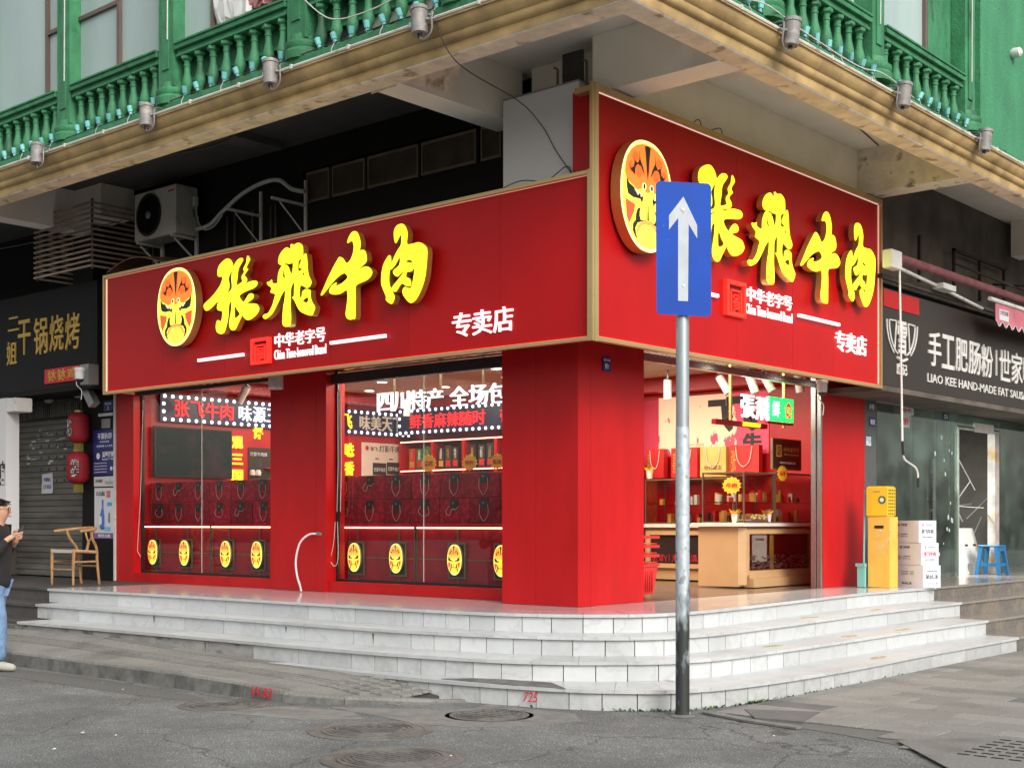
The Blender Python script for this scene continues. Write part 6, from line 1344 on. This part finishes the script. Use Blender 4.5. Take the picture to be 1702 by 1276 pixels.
for y, z in ((-.24, .2), (.22, .24), (-.24, .44), (.2, .42)): obj('stretcher', MB().tube([cw(-.22, y, z), cw(.22, y, z)], .013, 8), M['wood'], ch)
obj('seat', MB().hexa([cw(-.23, -.25, .42), cw(.23, -.25, .42), cw(.2, .2, .41), cw(-.2, .2, .41), cw(-.24, -.26, .465), cw(.24, -.26, .465), cw(.21, .21, .445), cw(-.21, .21, .445)]), M['seat'], ch)
obj('back_rail', MB().tube(catmull([cw(-.29, -.16, .7), cw(-.285, .02, .715), cw(-.2, .2, .735), cw(0, .27, .745), cw(.2, .2, .735), cw(.285, .02, .715), cw(.29, -.16, .7)], 6), .02, 10), M['wood'], ch, smooth=True)
obj('back_splat', MB().tube([cw(0, .2, .43), cw(0, .235, .55)], .02, 8).tube(catmull([cw(0, .235, .55), cw(-.06, .25, .63), cw(-.1, .25, .73)], 4), .013, 8).tube(catmull([cw(0, .235, .55), cw(.06, .25, .63), cw(.1, .25, .73)], 4), .013, 8), M['wood'], ch, smooth='auto')
# ---------------------------------------------------------------- neighbour on the right
rn = thing('noodle_shop_front', 'noodle shop front with brown sign board and green tinted glass at the right', 'shop', (0, 9, .68))
obj('sign_board', MB().box(.45, .715, 5.055, 18, 3.17, 4.36), M['brownsign'], rn); obj('sign_lip', MB().box(.0, .72, 5.055, 18, 3.1, 3.165), M['darkwall'], rn)
XP = .716
for s, y, w in (('手', 6.6, .4), ('工', 7.03, .4), ('肥', 7.47, .4), ('肠', 7.92, .42), ('粉', 8.36, .42), ('世', 9.03, .42), ('家', 9.5, .44), ('味', 9.98, .44)): text(s, (XP, y, 3.75), w, .45, 'R', M['whitedirty'], rn, .015, .01, name='character')
obj('divider_stroke', MB().box(XP, XP + .02, 8.69, 8.715, 3.58, 3.94), M['whitedirty'], rn)
text('LIAO KEE HAND-MADE FAT SAUSAGE', (XP, 8.28, 3.365), 3.8, .115, 'R', M['whitedirty'], rn, .01, .01)
def arcl(cy, cz, ry, rz, a0, a1, n=14): return [(XP + .01, cy + ry * math.cos(R(a0 + (a1 - a0) * i / n)), cz + rz * math.sin(R(a0 + (a1 - a0) * i / n))) for i in range(n + 1)]
lg = obj('bowl_logo', MB().tube(arcl(5.62, 3.98, .44, .46, 180, 238), .012, 5).tube(arcl(5.62, 3.98, .44, .46, 302, 360), .012, 5).tube(arcl(5.62, 3.98, .37, .42, 182, 250), .012, 5).tube(arcl(5.62, 3.98, .37, .42, 290, 358), .012, 5).tube([(XP + .01, 5.25, 3.98), (XP + .01, 5.45, 3.985)], .012, 5).tube([(XP + .01, 5.79, 3.985), (XP + .01, 5.99, 3.98)], .012, 5).tube([(XP + .01, 5.45, 3.98), (XP + .01, 5.4, 3.62)], .012, 5).tube([(XP + .01, 5.79, 3.98), (XP + .01, 5.84, 3.62)], .012, 5).tube([(XP + .01, 5.48, 3.54), (XP + .01, 5.62, 3.5), (XP + .01, 5.76, 3.54)], .02, 5), M['whitedirty'], rn)
text('雪', (XP + .002, 5.62, 3.79), .26, .42, 'R', M['whitedirty'], lg, .015, .02); text('廖记', (XP, 5.62, 3.4), .3, .15, 'R', M['whitedirty'], rn, .012, .02)
obj('red_cover', MB().box(XP, XP + .01, 5.1, 6.12, 4.13, 4.34), M['red'], rn)
obj('corner_pier', MB().box(-.4, -.0, 6.075, 6.42, .68, 3.1), M['greywall'], rn)
obj('room_wall', MB().box(-3.6, -3.5, 6.3, 16, .68, 3.3), pbr('grey_room_wall', (.14, .13, .12), .7, var=.15), rn); obj('room_wall', MB().box(-3.5, -.41, 6.21, 6.3, .68, 3.3), M['darkwall'], rn); obj('room_wall', MB().box(-3.5, -.02, 13.0, 13.1, .68, 3.3), pbr('dim_room_wall', (.07, .06, .052), .8, var=.25), rn)
obj('room_ceiling', MB().box(-3.5, .44, 6.2, 16, 3.3, 3.4), M['darkwall'], rn)
e = [6.43, 7.55, 8.36, 8.84, 9.1]
for i in range(4): obj('glass_pane', MB().box(-.012, 0, e[i] + .004, e[i + 1] - .004, .69, 3.09), G['green'], rn)
obj('glass_pane', MB().box(-.012, 0, 10.75, 12.2, .69, 3.09), G['green'], rn); obj('glass_pane', MB().box(-.012, 0, 12.21, 14, .69, 3.09), G['green'], rn); obj('glass_transom', MB().box(-.012, 0, 9.11, 10.74, 2.93, 3.09), G['green'], rn)
obj('door_frame', MB().box(-.05, .01, 9.11, 9.13, .69, 2.88).box(-.05, .01, 9.105, 10.7, 2.881, 2.91), pbr('greenish_frame', (.42, .46, .4), .5, var=.2), rn)
obj('door_frame', MB().box(-.12, .0, 10.55, 10.72, .69, 2.88), pbr('stained_post', (.36, .33, .31), .6, var=.3, alt=(.3, .2, .08), altscale=3, altw=.2), rn)
obj('torn_paper', MB().box(.011, .014, 9.7, 10.45, 2.86, 3.0), M['whitedirty'], rn)
hd = obj('door_handle', MB().box(.03, .055, 8.14, 8.18, 1.5, 2.4).box(.001, .03, 8.15, 8.17, 2.2, 2.23).box(.001, .03, 8.15, 8.17, 1.65, 1.68), M['steel'], rn)
mb = MB(); rg = random.Random(6)
for i in range(14): y, z, s = rg.uniform(8.2, 9.05), rg.uniform(1.0, 2.8), rg.uniform(.02, .09); mb.prism([(0, 0), (1, 0), (0, 1)], 0, 0) if 0 else mb.add([(.003, y, z), (.003, y + s * .5, z + s * .3), (.003, y + s * .3, z + s), (.003, y - s * .2, z + s * .8)], [(0, 1, 2, 3)])
obj('peeled_sticker_marks', mb, M['whiteplate'], rn, kind='stuff')
def rplate(label, y0, y1, z0, z1, m_, cat='notice', x=.002, txt=None, tm='ink'):
    t = thing('notice', label, cat, (x, (y0 + y1) / 2, z0)); plate('sheet', 'R', (x, (y0 + y1) / 2, (z0 + z1) / 2), y1 - y0, z1 - z0, M[m_] if isinstance(m_, str) else m_, t, 0, .005)
    if txt: text(txt, (x + .006, (y0 + y1) / 2, (z0 + z1) / 2), (y1 - y0) * .75, (z1 - z0) * .6, 'R', M[tm], t, .002, .02)
rplate('white breakfast poster with red characters on the green glass', 7.15, 7.55, 2.98, 3.08, 'white', 'poster', .003, '早餐', 'inkred'); rplate('white breakfast poster lower half with fried snack picture', 7.15, 7.42, 2.8, 2.975, 'whitedirty', 'poster', .003, '营业中', 'inkred')
rplate('upper small address plate on the dark tiled pier', 6.17, 6.36, 2.96, 3.07, 'greywall', 'address plate', .002, '3号', 'white'); rplate('lower blue address plate on the dark tiled pier', 6.2, 6.38, 2.76, 2.88, 'navy', 'address plate', .002, '锦里', 'white')
rplate('blue address plate high on the green glass', 8.55, 8.75, 2.98, 3.08, 'navy', 'address plate', .003, '5', 'white'); rplate('curled blue and white sticker on the edge of the red column', 6.1, 6.24, 2.5, 2.62, pbr('pale_blue_sticker', (.35, .55, .7), .4, alt=(.7, .72, .72), altscale=20), 'sticker', .004)
obj('shop_bench', MB().box(-.9, -.3, 6.9, 9.05, .7, 1.46), M['greywall'], rn)
t = thing('steam_cabinet', 'white appliance with steel front on the counter behind the green glass', 'appliance', (-.6, 8, 1.47)); obj('housing', MB().box(-.85, -.52, 7.6, 8.2, 1.47, 2.24, .01), M['white'], t); obj('door_panel', MB().box(-.515, -.505, 7.65, 8.15, 1.75, 2.2), M['whitedirty'], t)
t = thing('chrome_hood', 'curved chrome food display cover behind the green glass', 'food cover', (-.6, 8.9, 1.47)); obj('curved_cover', MB().add([p for i in range(7) for p in ((-.3 - .35 * (1 - math.cos(i * .26)), 8.45, 1.5 + .65 * math.sin(i * .26)), (-.3 - .35 * (1 - math.cos(i * .26)), 9.0, 1.5 + .65 * math.sin(i * .26)))], [(2 * i, 2 * i + 1, 2 * i + 3, 2 * i + 2) for i in range(6)]), M['steel'], t); obj('red_panel', MB().box(-.45, -.44, 8.28, 8.44, 1.55, 2.12), M['giftred'], t)
t = thing('led_ticker', 'thin red scrolling sign behind the green glass', 'sign', (-.2, 8.5, 1.5)); obj('ticker_case', MB().box(-.25, -.2, 7.9, 9.0, 1.47, 1.58), M['darkred'], t); text('开业大吉 欢迎光临', (-.198, 8.45, 1.525), .95, .06, 'R', M['lgold'], t, .003)
t = thing('condiment_stack', 'stack of white and orange packets on a steel ledge behind the glass', 'packets', (.15, 8.9, 1.5)); obj('ledge', MB().box(-.28, -.02, 9.0, 9.4 - .32, 1.44, 1.47), M['steel'], t)
for k, (z0, z1, m_) in enumerate(((1.471, 1.6, 'tan'), (1.601, 1.75, 'white'), (1.751, 1.9, 'ink'), (1.901, 2.0, 'tantop'))): obj('packet', MB().box(-.2, -.05, 8.88, 9.06, z0, z1, .004), M[m_], t)
# stools inside the doorway
def stool(c, s, h, m_, lab, nm):
    t = thing(nm, lab, 'stool', c); x, y, z = c; r = s / 2
    obj('seat', MB().box(x - r * .8, x + r * .8, y - r * .8, y + r * .8, z + h - .03, z + h, .01), M[m_], t)
    for a in (-1, 1):
        for b in (-1, 1): obj('leg', MB().hexa([(x + a * r - (.05 if a > 0 else 0), y + b * r - (.05 if b > 0 else 0), z), (x + a * r + (.05 if a < 0 else 0), y + b * r - (.05 if b > 0 else 0), z), (x + a * r + (.05 if a < 0 else 0), y + b * r + (.05 if b < 0 else 0), z), (x + a * r - (.05 if a > 0 else 0), y + b * r + (.05 if b < 0 else 0), z), (x + a * r * .75 - (.06 if a > 0 else 0), y + b * r * .75 - (.06 if b > 0 else 0), z + h - .031), (x + a * r * .75 + (.06 if a < 0 else 0), y + b * r * .75 - (.06 if b > 0 else 0), z + h - .031), (x + a * r * .75 + (.06 if a < 0 else 0), y + b * r * .75 + (.06 if b < 0 else 0), z + h - .031), (x + a * r * .75 - (.06 if a > 0 else 0), y + b * r * .75 + (.06 if b < 0 else 0), z + h - .031)]), M[m_], t)
    obj('apron', MB().box(x - r * .8, x + r * .8, y - r * .86, y - r * .8, z + h * .3, z + h * .4).box(x + r * .8, x + r * .86, y - r * .8, y + r * .8, z + h * .3, z + h * .4).box(x + r * .74, x + r * .8, y - r * .75, y + r * .75, z + h * .8, z + h - .031), M[m_], t)
    return t
stool((.04, 10.32, .682), .4, .46, 'bluestool', 'blue plastic stool inside the doorway with a cable on it', 'plastic_stool')
t = thing('plastic_chair_back', 'upturned off white plastic chair standing in the dark doorway', 'chair', (-.3, 10.4, .682))
obj('chair_back', MB().hexa([(-.4, 10.1, .85), (-.28, 10.1, .85), (-.28, 10.78, .85), (-.4, 10.78, .85), (-.5, 10.18, 1.4), (-.42, 10.18, 1.4), (-.42, 10.7, 1.4), (-.5, 10.7, 1.4)]), M['whitedirty'], t)
for y in (10.12, 10.42, 10.72): obj('leg', MB().box(-.4, -.28, y - .04, y + .04, .682, .85), M['whitedirty'], t)
for y in (10.28, 10.6): obj('slot', MB().box(-.36, -.345, y - .05, y + .05, 1.12, 1.15), M['black'], t)
t = thing('wire_heap', 'tangle of wires and steel bars in the dark doorway', 'wires', (-1.5, 11.5, .68)); rg = random.Random(3); mb = MB()
for i in range(16): p = Vector((-1.2 + rg.uniform(-.4, .3), 11.6 + rg.uniform(-.5, .9), rg.uniform(.8, 1.9))); mb.tube([p, p + Vector((rg.uniform(-.3, .3), rg.uniform(-.5, .5), rg.uniform(-.4, .4)))], .012, 4)
obj('bars', mb, M['grey'], t, kind='stuff'); obj('long_cord', MB().tube([(-.2, 9.2, 2.75), (-.3, 10.5, 2.0)], .008, 4).tube(catmull([(-.2, 9.2, 1.75), (-.2, 10, 1.73), (-.2, 10.6, 1.72)], 4), .008, 4), M['wirewhite'], t)
# awning over the right shop
aw = thing('rolled_awning', 'rolled pink striped awning with white crank end over the brown sign', 'awning', (1, 6, 4.5))
obj('canvas_roll', MB().tube([(.98, 4.95, 4.66), (.98, 12.5, 4.66)], .055, 14), M['awning'], aw, smooth='auto'); obj('front_bar', MB().tube([(1.06, 7.6, 4.5), (1.06, 12.5, 4.5)], .03, 8), M['whitedirty'], aw)
obj('gear_box', MB().box(.92, 1.04, 4.66, 4.93, 4.5, 4.72, .01), M['whitedirty'], aw)
obj('folding_arm', MB().tube([(.95, 4.95, 4.56), (.85, 6.4, 4.53), (.82, 7.95, 4.43)], .022, 8), M['whitedirty'], aw); obj('arm_elbow', MB().box(.8, .95, 6.35, 6.75, 4.49, 4.56), M['whitedirty'], aw); obj('wall_bar', MB().box(.72, .78, 4.95, 12.5, 4.45, 4.5), M['darkwall'], aw)
mb = MB(); n = 60
for i in range(n):
    y0, y1 = 7.82 + i * .06, 7.82 + (i + 1) * .06; f = lambda y: 4.2 + .035 * math.cos((y - 7.82) * 2 * math.pi / .24)
    mb.hexa([(1.05, y0, f(y0)), (1.056, y0, f(y0)), (1.056, y1, f(y1)), (1.05, y1, f(y1)), (1.05, y0, 4.48), (1.056, y0, 4.48), (1.056, y1, 4.48), (1.05, y1, 4.48)])
obj('valance', mb, pbr('pink_valance', (.5, .15, .19), .8, var=.15), aw)
mb = MB(); mb.tube([(1.06, 7.82 + i * .03, 4.2 + .035 * math.cos((i * .03) * 2 * math.pi / .24)) for i in range(n * 2)], .006, 4); obj('valance_piping', mb, M['whitedirty'], aw)
plate('valance_patch', 'R', (1.057, 8.12, 4.33), .34, .15, M['whiteplate'], aw, 0, .003); text('王老吉凉茶', (1.061, 8.12, 4.36), .3, .06, 'R', M['ink'], aw, .002)
cr = thing('crank_rod', 'long white awning crank rod with black grips hanging down', 'crank rod', (1, 5, 2))
obj('rod', MB().tube([(1.0, 4.95, 4.57), (1.0, 5.03, 2.45)], .013, 8), M['white'], cr); obj('grip', MB().tube([(1.0, 5.03, 2.47), (1.0, 5.05, 2.3)], .018, 8), M['black'], cr); obj('crank_bend', MB().tube(catmull([(1.0, 5.05, 2.3), (1.0, 5.12, 2.24), (1.0, 5.38, 2.17), (1.0, 5.46, 2.1), (1.0, 5.47, 2.02)], 4), .011, 8), M['white'], cr, smooth=True); obj('grip', MB().tube([(1.0, 5.47, 2.04), (1.0, 5.47, 1.92)], .016, 8), M['black'], cr)
fr = thing('old_bracket_frame', 'rusty steel bracket frame on the dark wall above the awning', 'bracket', (.8, 8, 4.7))
mb = MB()
for y in (6.3, 7.4, 8.3, 9.2): mb.box(.62, .66, y, y + .04, 4.6, 5.2)
mb.box(.62, .66, 7.4, 9.3, 5.16, 5.2); mb.tube([(.64, 7.4, 5.0), (1.1, 8.4, 4.75)], .015, 5).tube([(.64, 8.3, 5.0), (1.1, 9.2, 4.75)], .015, 5).tube([(.64, 8.8, 4.9), (1.3, 8.9, 4.8)], .015, 5)
obj('frame_bars', mb, pbr('dark_rusty_bar', (.03, .022, .018), .6, .3), fr, kind='stuff')
area('noodle_shop_tube_light', -1.3, 9.0, 3.25, .3, 3.5, 300, (.95, 1, .95))
# yellow boxes, white cartons, dustpan
yc = thing('yellow_crate', 'yellow plastic crate with green crest on top of the tall yellow carton', 'crate', (.5, 5.55, 1.56))
obj('shell', MB().box(.335, .61, 5.44, 5.68, 1.562, 1.945, .018), M['yellowcrate'], yc); obj('hand_slot', MB().box(.43, .52, 5.434, 5.442, 1.87, 1.888), M['tan'], yc)
o = obj('round_crest', MB().lathe([(.045, 0), (.05, .003), (.05, .005)], (.545, 5.439, 1.775), 20, 'y'), M['productgreen'], yc); obj('crest_leaf', MB().lathe([(.02, 0), (.03, .002)], (.545, 5.433, 1.775), 7, 'y'), M['white'], yc)
mb = MB()
for i in range(4):
    for k in range(8): mb.box(.6101, .613, 5.48 + i * .05, 5.505 + i * .05, 1.59 + k * .042, 1.612 + k * .042)
obj('side_openings', mb, pbr('crate_shadow_hole', (.12, .08, .01), .6), yc)
yt = thing('tall_carton', 'tall worn yellow carton under the yellow crate', 'carton', (.5, 5.55, .68)); obj('carton_body', MB().box(.35, .64, 5.45, 5.68, .681, 1.561, .004), M['yellowbox'], yt); obj('hand_slot', MB().box(.44, .56, 5.444, 5.4495, 1.42, 1.455), M['black'], yt)
mb = MB(); rg = random.Random(12)
for i in range(22): x, z, s = .44 + rg.gauss(.09, .05), 1.2 + rg.gauss(0, .1), rg.uniform(.004, .025); mb.add([(x, 5.4485, z), (x + s, 5.4485, z + s * .4), (x + s * .6, 5.4485, z + s * 1.4), (x - s * .4, 5.4485, z + s)], [(0, 1, 2, 3)])
obj('torn_sticker_marks', mb, M['whitedirty'], yt, kind='stuff')
def carton(z, k, lab, flip, dx=0, dy=0):
    a = R(-20); u = Vector((math.cos(a), math.sin(a), 0)); v = Vector((-math.sin(a), math.cos(a), 0)); c = Vector((.73 + dx, 5.93 + dy, z)); w, d, h = .275, .15, .277
    t = thing('carton', lab, 'carton', c, 'stack of white beef cartons'); P = lambda i, j, q: c + u * i * w + v * j * d + Vector((0, 0, q))
    obj('carton_body', MB().hexa([P(-1, -1, .001), P(1, -1, .001), P(1, 1, .001), P(-1, 1, .001), P(-1, -1, h), P(1, -1, h), P(1, 1, h), P(-1, 1, h)]), M['carton'], t)
    F = (u if not flip else -u, Vector((0, 0, 1 if not flip else -1)), -v); m = c - v * (d + .001) + Vector((0, 0, h / 2)); s = -1 if flip else 1
    text('张飞牛肉', m + Vector((0, 0, .085 * s)), .16, .035, F, M['ink'], t, .001, .02); text('ZHANGFEI BEEF', m + Vector((0, 0, -.03 * s)) + F[0] * .03, .12, .014, F, M['ink'], t, .001); text('净含量 10kg', m + Vector((0, 0, -.06 * s)) + F[0] * .03, .12, .016, F, M['ink'], t, .001); text('凸凹', m + Vector((0, 0, -.045 * s)) - F[0] * .09, .06, .05, F, M['grey'], t, .001)
    F2 = (v if not flip else -v, F[1], u); m2 = c + u * (w + .001) + Vector((0, 0, h / 2)); text('张飞牛肉', m2, .2, .06, F2, M['inkred'] if k == 1 else M['ink'], t, .001, .02); text('四川张飞牛肉有限公司', m2 + Vector((0, 0, -.07 * s)), .18, .016, F2, M['ink'], t, .001); text('号', m2 + Vector((0, 0, .08 * s)) - F2[0] * .08, .03, .04, F2, M['ink'], t, .001); text('中华老字号', m2 + Vector((0, 0, .085 * s)) + F2[0] * .03, .12, .014, F2, M['ink'], t, .001)
carton(.68, 0, 'white beef carton at the bottom of the stack, printed upside down', True, .03, .0); carton(.96, 1, 'middle white beef carton with red characters on its side', False, .0, .01); carton(1.24, 2, 'top white beef carton of the stack beside the yellow crate', False, -.035, .02)
dpn = thing('dustpan', 'turquoise long handled dustpan leaning by the red column', 'dustpan', (.3, 5.6, .68)); obj('handle', MB().tube([(.3, 5.43, .7), (.285, 5.5, 1.9)], .012, 8), M['cyan'], dpn); obj('pan', MB().box(.24, .34, 5.38, 5.42, .68, .98, .006), M['cyan'], dpn); obj('clip', MB().box(.22, .345, 5.37, 5.425, .94, .98), M['cyan'], dpn)
# ---------------------------------------------------------------- traffic sign
ts = thing('traffic_sign', 'blue straight ahead traffic sign with white arrow on a worn round pole', 'traffic sign', (2.2, -1.5, 0)); px_, py_ = 2.2, -1.497
obj('pole', MB().lathe([(.051, 2.0), (.051, 4.02), (.02, 4.03)], (px_, py_, 0), 24), M['galv'], ts, smooth='auto'); obj('pole_wrap', MB().lathe([(.054, .03), (.054, 2.23), (.051, 2.231)], (px_, py_, 0), 24), M['poleold'], ts, smooth='auto')
obj('pole_base', MB().lathe([(.062, .0), (.06, .03), (.056, .04)], (px_, py_, 0), 24), M['polebase'], ts, smooth='auto'); obj('footing', MB().lathe([(.1, .004), (.085, .012), (.06, .02)], (px_, py_, 0), 14), M['concrete'], ts)
a = R(38.5); u = Vector((math.cos(a), math.sin(a), 0)); nn_ = Vector((math.sin(a), -math.cos(a), 0)); c = Vector((px_, py_, 3.59)) + nn_ * .075
def rrect(w, h, r, n=5, bend=0):
    P = []
    for cx_, cy_, a0 in ((w - r, h - r, 0), (-w + r, h - r, 90), (-w + r, -h + r, 180), (w - r, -h + r, 270)):
        for i in range(n + 1): P.append((cx_ + r * math.cos(R(a0 + 90 * i / n)), cy_ + r * math.sin(R(a0 + 90 * i / n))))
    return P
def plate2(loop, d0, d1, bulge=0):
    vs = []; rows = loop
    for d in (d0, d1):
        for x, y in loop: vs.append(c + u * (x + (.022 * max(0, (-y - .2)) if x < 0 else 0)) + Vector((0, 0, y - x * .06)) + nn_ * d)
    n = len(loop); return MB().add(vs, [tuple(range(n))[::-1], tuple(range(n, 2 * n))] + [(i, (i + 1) % n, (i + 1) % n + n, i + n) for i in range(n)])
obj('sign_plate', plate2(rrect(.212, .51, .035), -.002, .0), M['blue'], ts); obj('plate_back', plate2(rrect(.205, .5, .03), -.02, -.0021), M['grey'], ts)
aw_ = [(-.045, -.40), (.035, -.40), (.04, .19), (.105, .085), (.105, .185), (-.0, .40), (-.11, .25), (-.11, .14), (-.04, .235)]
for bz in (.3, -.28): obj('bolt', plate2([(.012 * math.cos(t_), bz + .012 * math.sin(t_)) for t_ in [i * .785 for i in range(8)]], .0003, .006), M['steel'], ts)
obj('arrow', plate2(aw_, .0005, .0025), M['signwhite'], ts)
for z in (3.3, 3.9): obj('clamp', MB().lathe([(.06, z - .02), (.06, z + .02)], (px_, py_, 0), 16), M['steel'], ts)
# ---------------------------------------------------------------- person walking out of the left edge
def skinned(name, pts, edges, m_, parent, sub=2, root=0):
    me = bpy.data.meshes.new(name); me.from_pydata([p[:3] for p in pts], edges, []); o = bpy.data.objects.new(name, me); COL.objects.link(o)
    md = o.modifiers.new('s', 'SKIN'); 
    for i, p in enumerate(pts):
        r = p[3]; me.skin_vertices[0].data[i].radius = r if isinstance(r, tuple) else (r, r); me.skin_vertices[0].data[i].use_root = (i == root)
    md.use_smooth_shade = True; s = o.modifiers.new('u', 'SUBSURF'); s.levels = sub; s.render_levels = sub
    dg = bpy.context.evaluated_depsgraph_get(); m2 = bpy.data.meshes.new_from_object(o.evaluated_get(dg)); bpy.data.objects.remove(o)
    m2.materials.clear(); r_ = obj(name, m2, m_, parent, smooth=True); return r_
PC = Vector((-4.785, -3.41, 0)); PF = Vector((.755, .655, 0)); PLt = Vector((-.655, .755, 0))
def pp(f, l, z, r): p = PC + PF * f + PLt * l; return (p.x, p.y, z, r)
pe = thing('person', 'person in black jacket and light jeans walking and looking at a phone', 'person', PC)
B = [pp(0, 0, .93, .1), pp(.0, 0, 1.12, .1), pp(.01, 0, 1.32, .13), pp(.03, 0, 1.47, .055), pp(.055, 0, 1.54, .065), pp(.08, 0, 1.6, .085), pp(.07, 0, 1.69, .08),
     pp(0, -.09, .9, .085), pp(.08, -.1, .5, .05), pp(.04, -.1, .1, .03), pp(.16, -.11, .05, .02), pp(0, .09, .9, .085), pp(-.03, .1, .5, .05), pp(-.24, .1, .16, .03), pp(-.15, .1, .06, .02),
     pp(0, -.19, 1.42, .055), pp(.03, -.25, 1.11, .042), pp(.17, -.13, 1.32, .028), pp(.23, -.1, 1.36, .03), pp(0, .19, 1.42, .055), pp(-.04, .24, 1.14, .042), pp(.15, .12, 1.27, .028), pp(.2, .07, 1.32, .03)]
skinned('body', B, [(0, 1), (1, 2), (2, 3), (3, 4), (4, 5), (5, 6), (0, 7), (7, 8), (8, 9), (9, 10), (0, 11), (11, 12), (12, 13), (13, 14), (2, 15), (15, 16), (16, 17), (17, 18), (2, 19), (19, 20), (20, 21), (21, 22)], M['skin'], pe)
J = [pp(0, 0, .8, .15), pp(0, 0, .9, .175), pp(-.0, 0, 1.1, .165), pp(.0, 0, 1.33, .165), pp(.025, 0, 1.48, .085), pp(0, -.2, 1.4, .085), pp(.03, -.27, 1.1, .085), pp(.17, -.135, 1.32, .045), pp(0, .2, 1.4, .085), pp(-.04, .26, 1.13, .075), pp(.15, .12, 1.27, .042)]
skinned('jacket', J, [(0, 1), (1, 2), (2, 3), (3, 4), (3, 5), (5, 6), (6, 7), (3, 8), (8, 9), (9, 10)], M['jacket'], pe)
skinned('jeans', [pp(0, 0, .95, .14), pp(.01, -.09, .82, .115), pp(.08, -.1, .5, .095), pp(.07, -.1, .2, .088), pp(.07, -.1, .1, .09), pp(-.01, .09, .82, .115), pp(-.03, .1, .5, .085), pp(-.24, .1, .19, .07)], [(0, 1), (1, 2), (2, 3), (3, 4), (0, 5), (5, 6), (6, 7)], M['denim'], pe)
for nm, q in (('shoe', [pp(-.02, -.1, .06, .052), pp(.08, -.1, .065, .052), pp(.2, -.11, .05, .045), pp(.26, -.115, .04, .03)]), ('shoe', [pp(-.3, .1, .15, .045), pp(-.22, .1, .1, .045), pp(-.12, .1, .045, .038), pp(-.06, .1, .035, .025)])): skinned(nm, q, [(0, 1), (1, 2), (2, 3)], M['shoe'], pe)
skinned('hair', [pp(.04, 0, 1.64, .085), pp(.05, 0, 1.69, .095), pp(.06, 0, 1.74, .06), pp(-.01, 0, 1.6, .06)], [(0, 1), (1, 2), (0, 3)], M['hair'], pe)
for l in (-1, 1):
    for k in range(4):
        b = (.25, -.1) if l < 0 else (.21, .07); q = [pp(b[0] - .01, b[1] + (.012 * k - .018) * 1, 1.375 - .018 * k, .011), pp(b[0] + .04 - .004 * k, b[1] + .012 * (k - 1.5) + .02 * -l * .5, 1.385 - .018 * k, .010), pp(b[0] + .06 - .005 * k, b[1] + .03 * -l, 1.395 - .018 * k, .009), pp(b[0] + .05, b[1] + .045 * -l, 1.40 - .018 * k, .008)]
        skinned('finger', q, [(0, 1), (1, 2), (2, 3)], M['skin'], pe, 1)
    q = [pp(.22 if l < 0 else .18, -.09 if l < 0 else .06, 1.375, .012), pp(.225, -.06 * -l * -1, 1.41, .011), pp(.235, -.03 * -l * -1, 1.43, .009)]; skinned('thumb', q, [(0, 1), (1, 2)], M['skin'], pe, 1)
skinned('nose', [pp(.15, 0, 1.61, .014), pp(.172, 0, 1.585, .014)], [(0, 1)], M['skin'], pe, 1); skinned('ear', [pp(.07, -.085, 1.6, .014), pp(.07, -.088, 1.63, .016)], [(0, 1)], M['skin'], pe, 1)
obj('eye', MB().tube([pp(.15, -.035, 1.63, 0)[:3], pp(.158, -.035, 1.628, 0)[:3]], .01, 8), M['black'], pe); obj('mouth', MB().tube([pp(.155, -.025, 1.555, 0)[:3], pp(.162, 0, 1.555, 0)[:3], pp(.155, .025, 1.555, 0)[:3]], .005, 5), M['inkred'], pe)
gl_ = MB().tube([pp(.165 + .0 * i, -.035 + .026 * math.cos(i * .7), 1.628 + .022 * math.sin(i * .7), 0)[:3] for i in range(10)], .0035, 4).tube([pp(.165, -.062, 1.632, 0)[:3], pp(.07, -.094, 1.635, 0)[:3]], .003, 4); obj('glasses', gl_, M['black'], pe)
ph = thing('mobile_phone', 'black mobile phone held by the person at the left edge', 'phone', PC + PF * .25 + Vector((0, 0, 1.38)))
q = []
for t0 in (-.004, .004):
    for (a_, b_) in ((-.035, -.07), (.035, -.07), (.035, .07), (-.035, .07)): q.append(PC + PF * (.26 + t0 + b_ * .5) + PLt * (a_ - .02) + Vector((0, 0, 1.4 + b_ * .86 - t0)))
obj('phone_body', MB().hexa(q), M['black'], ph)
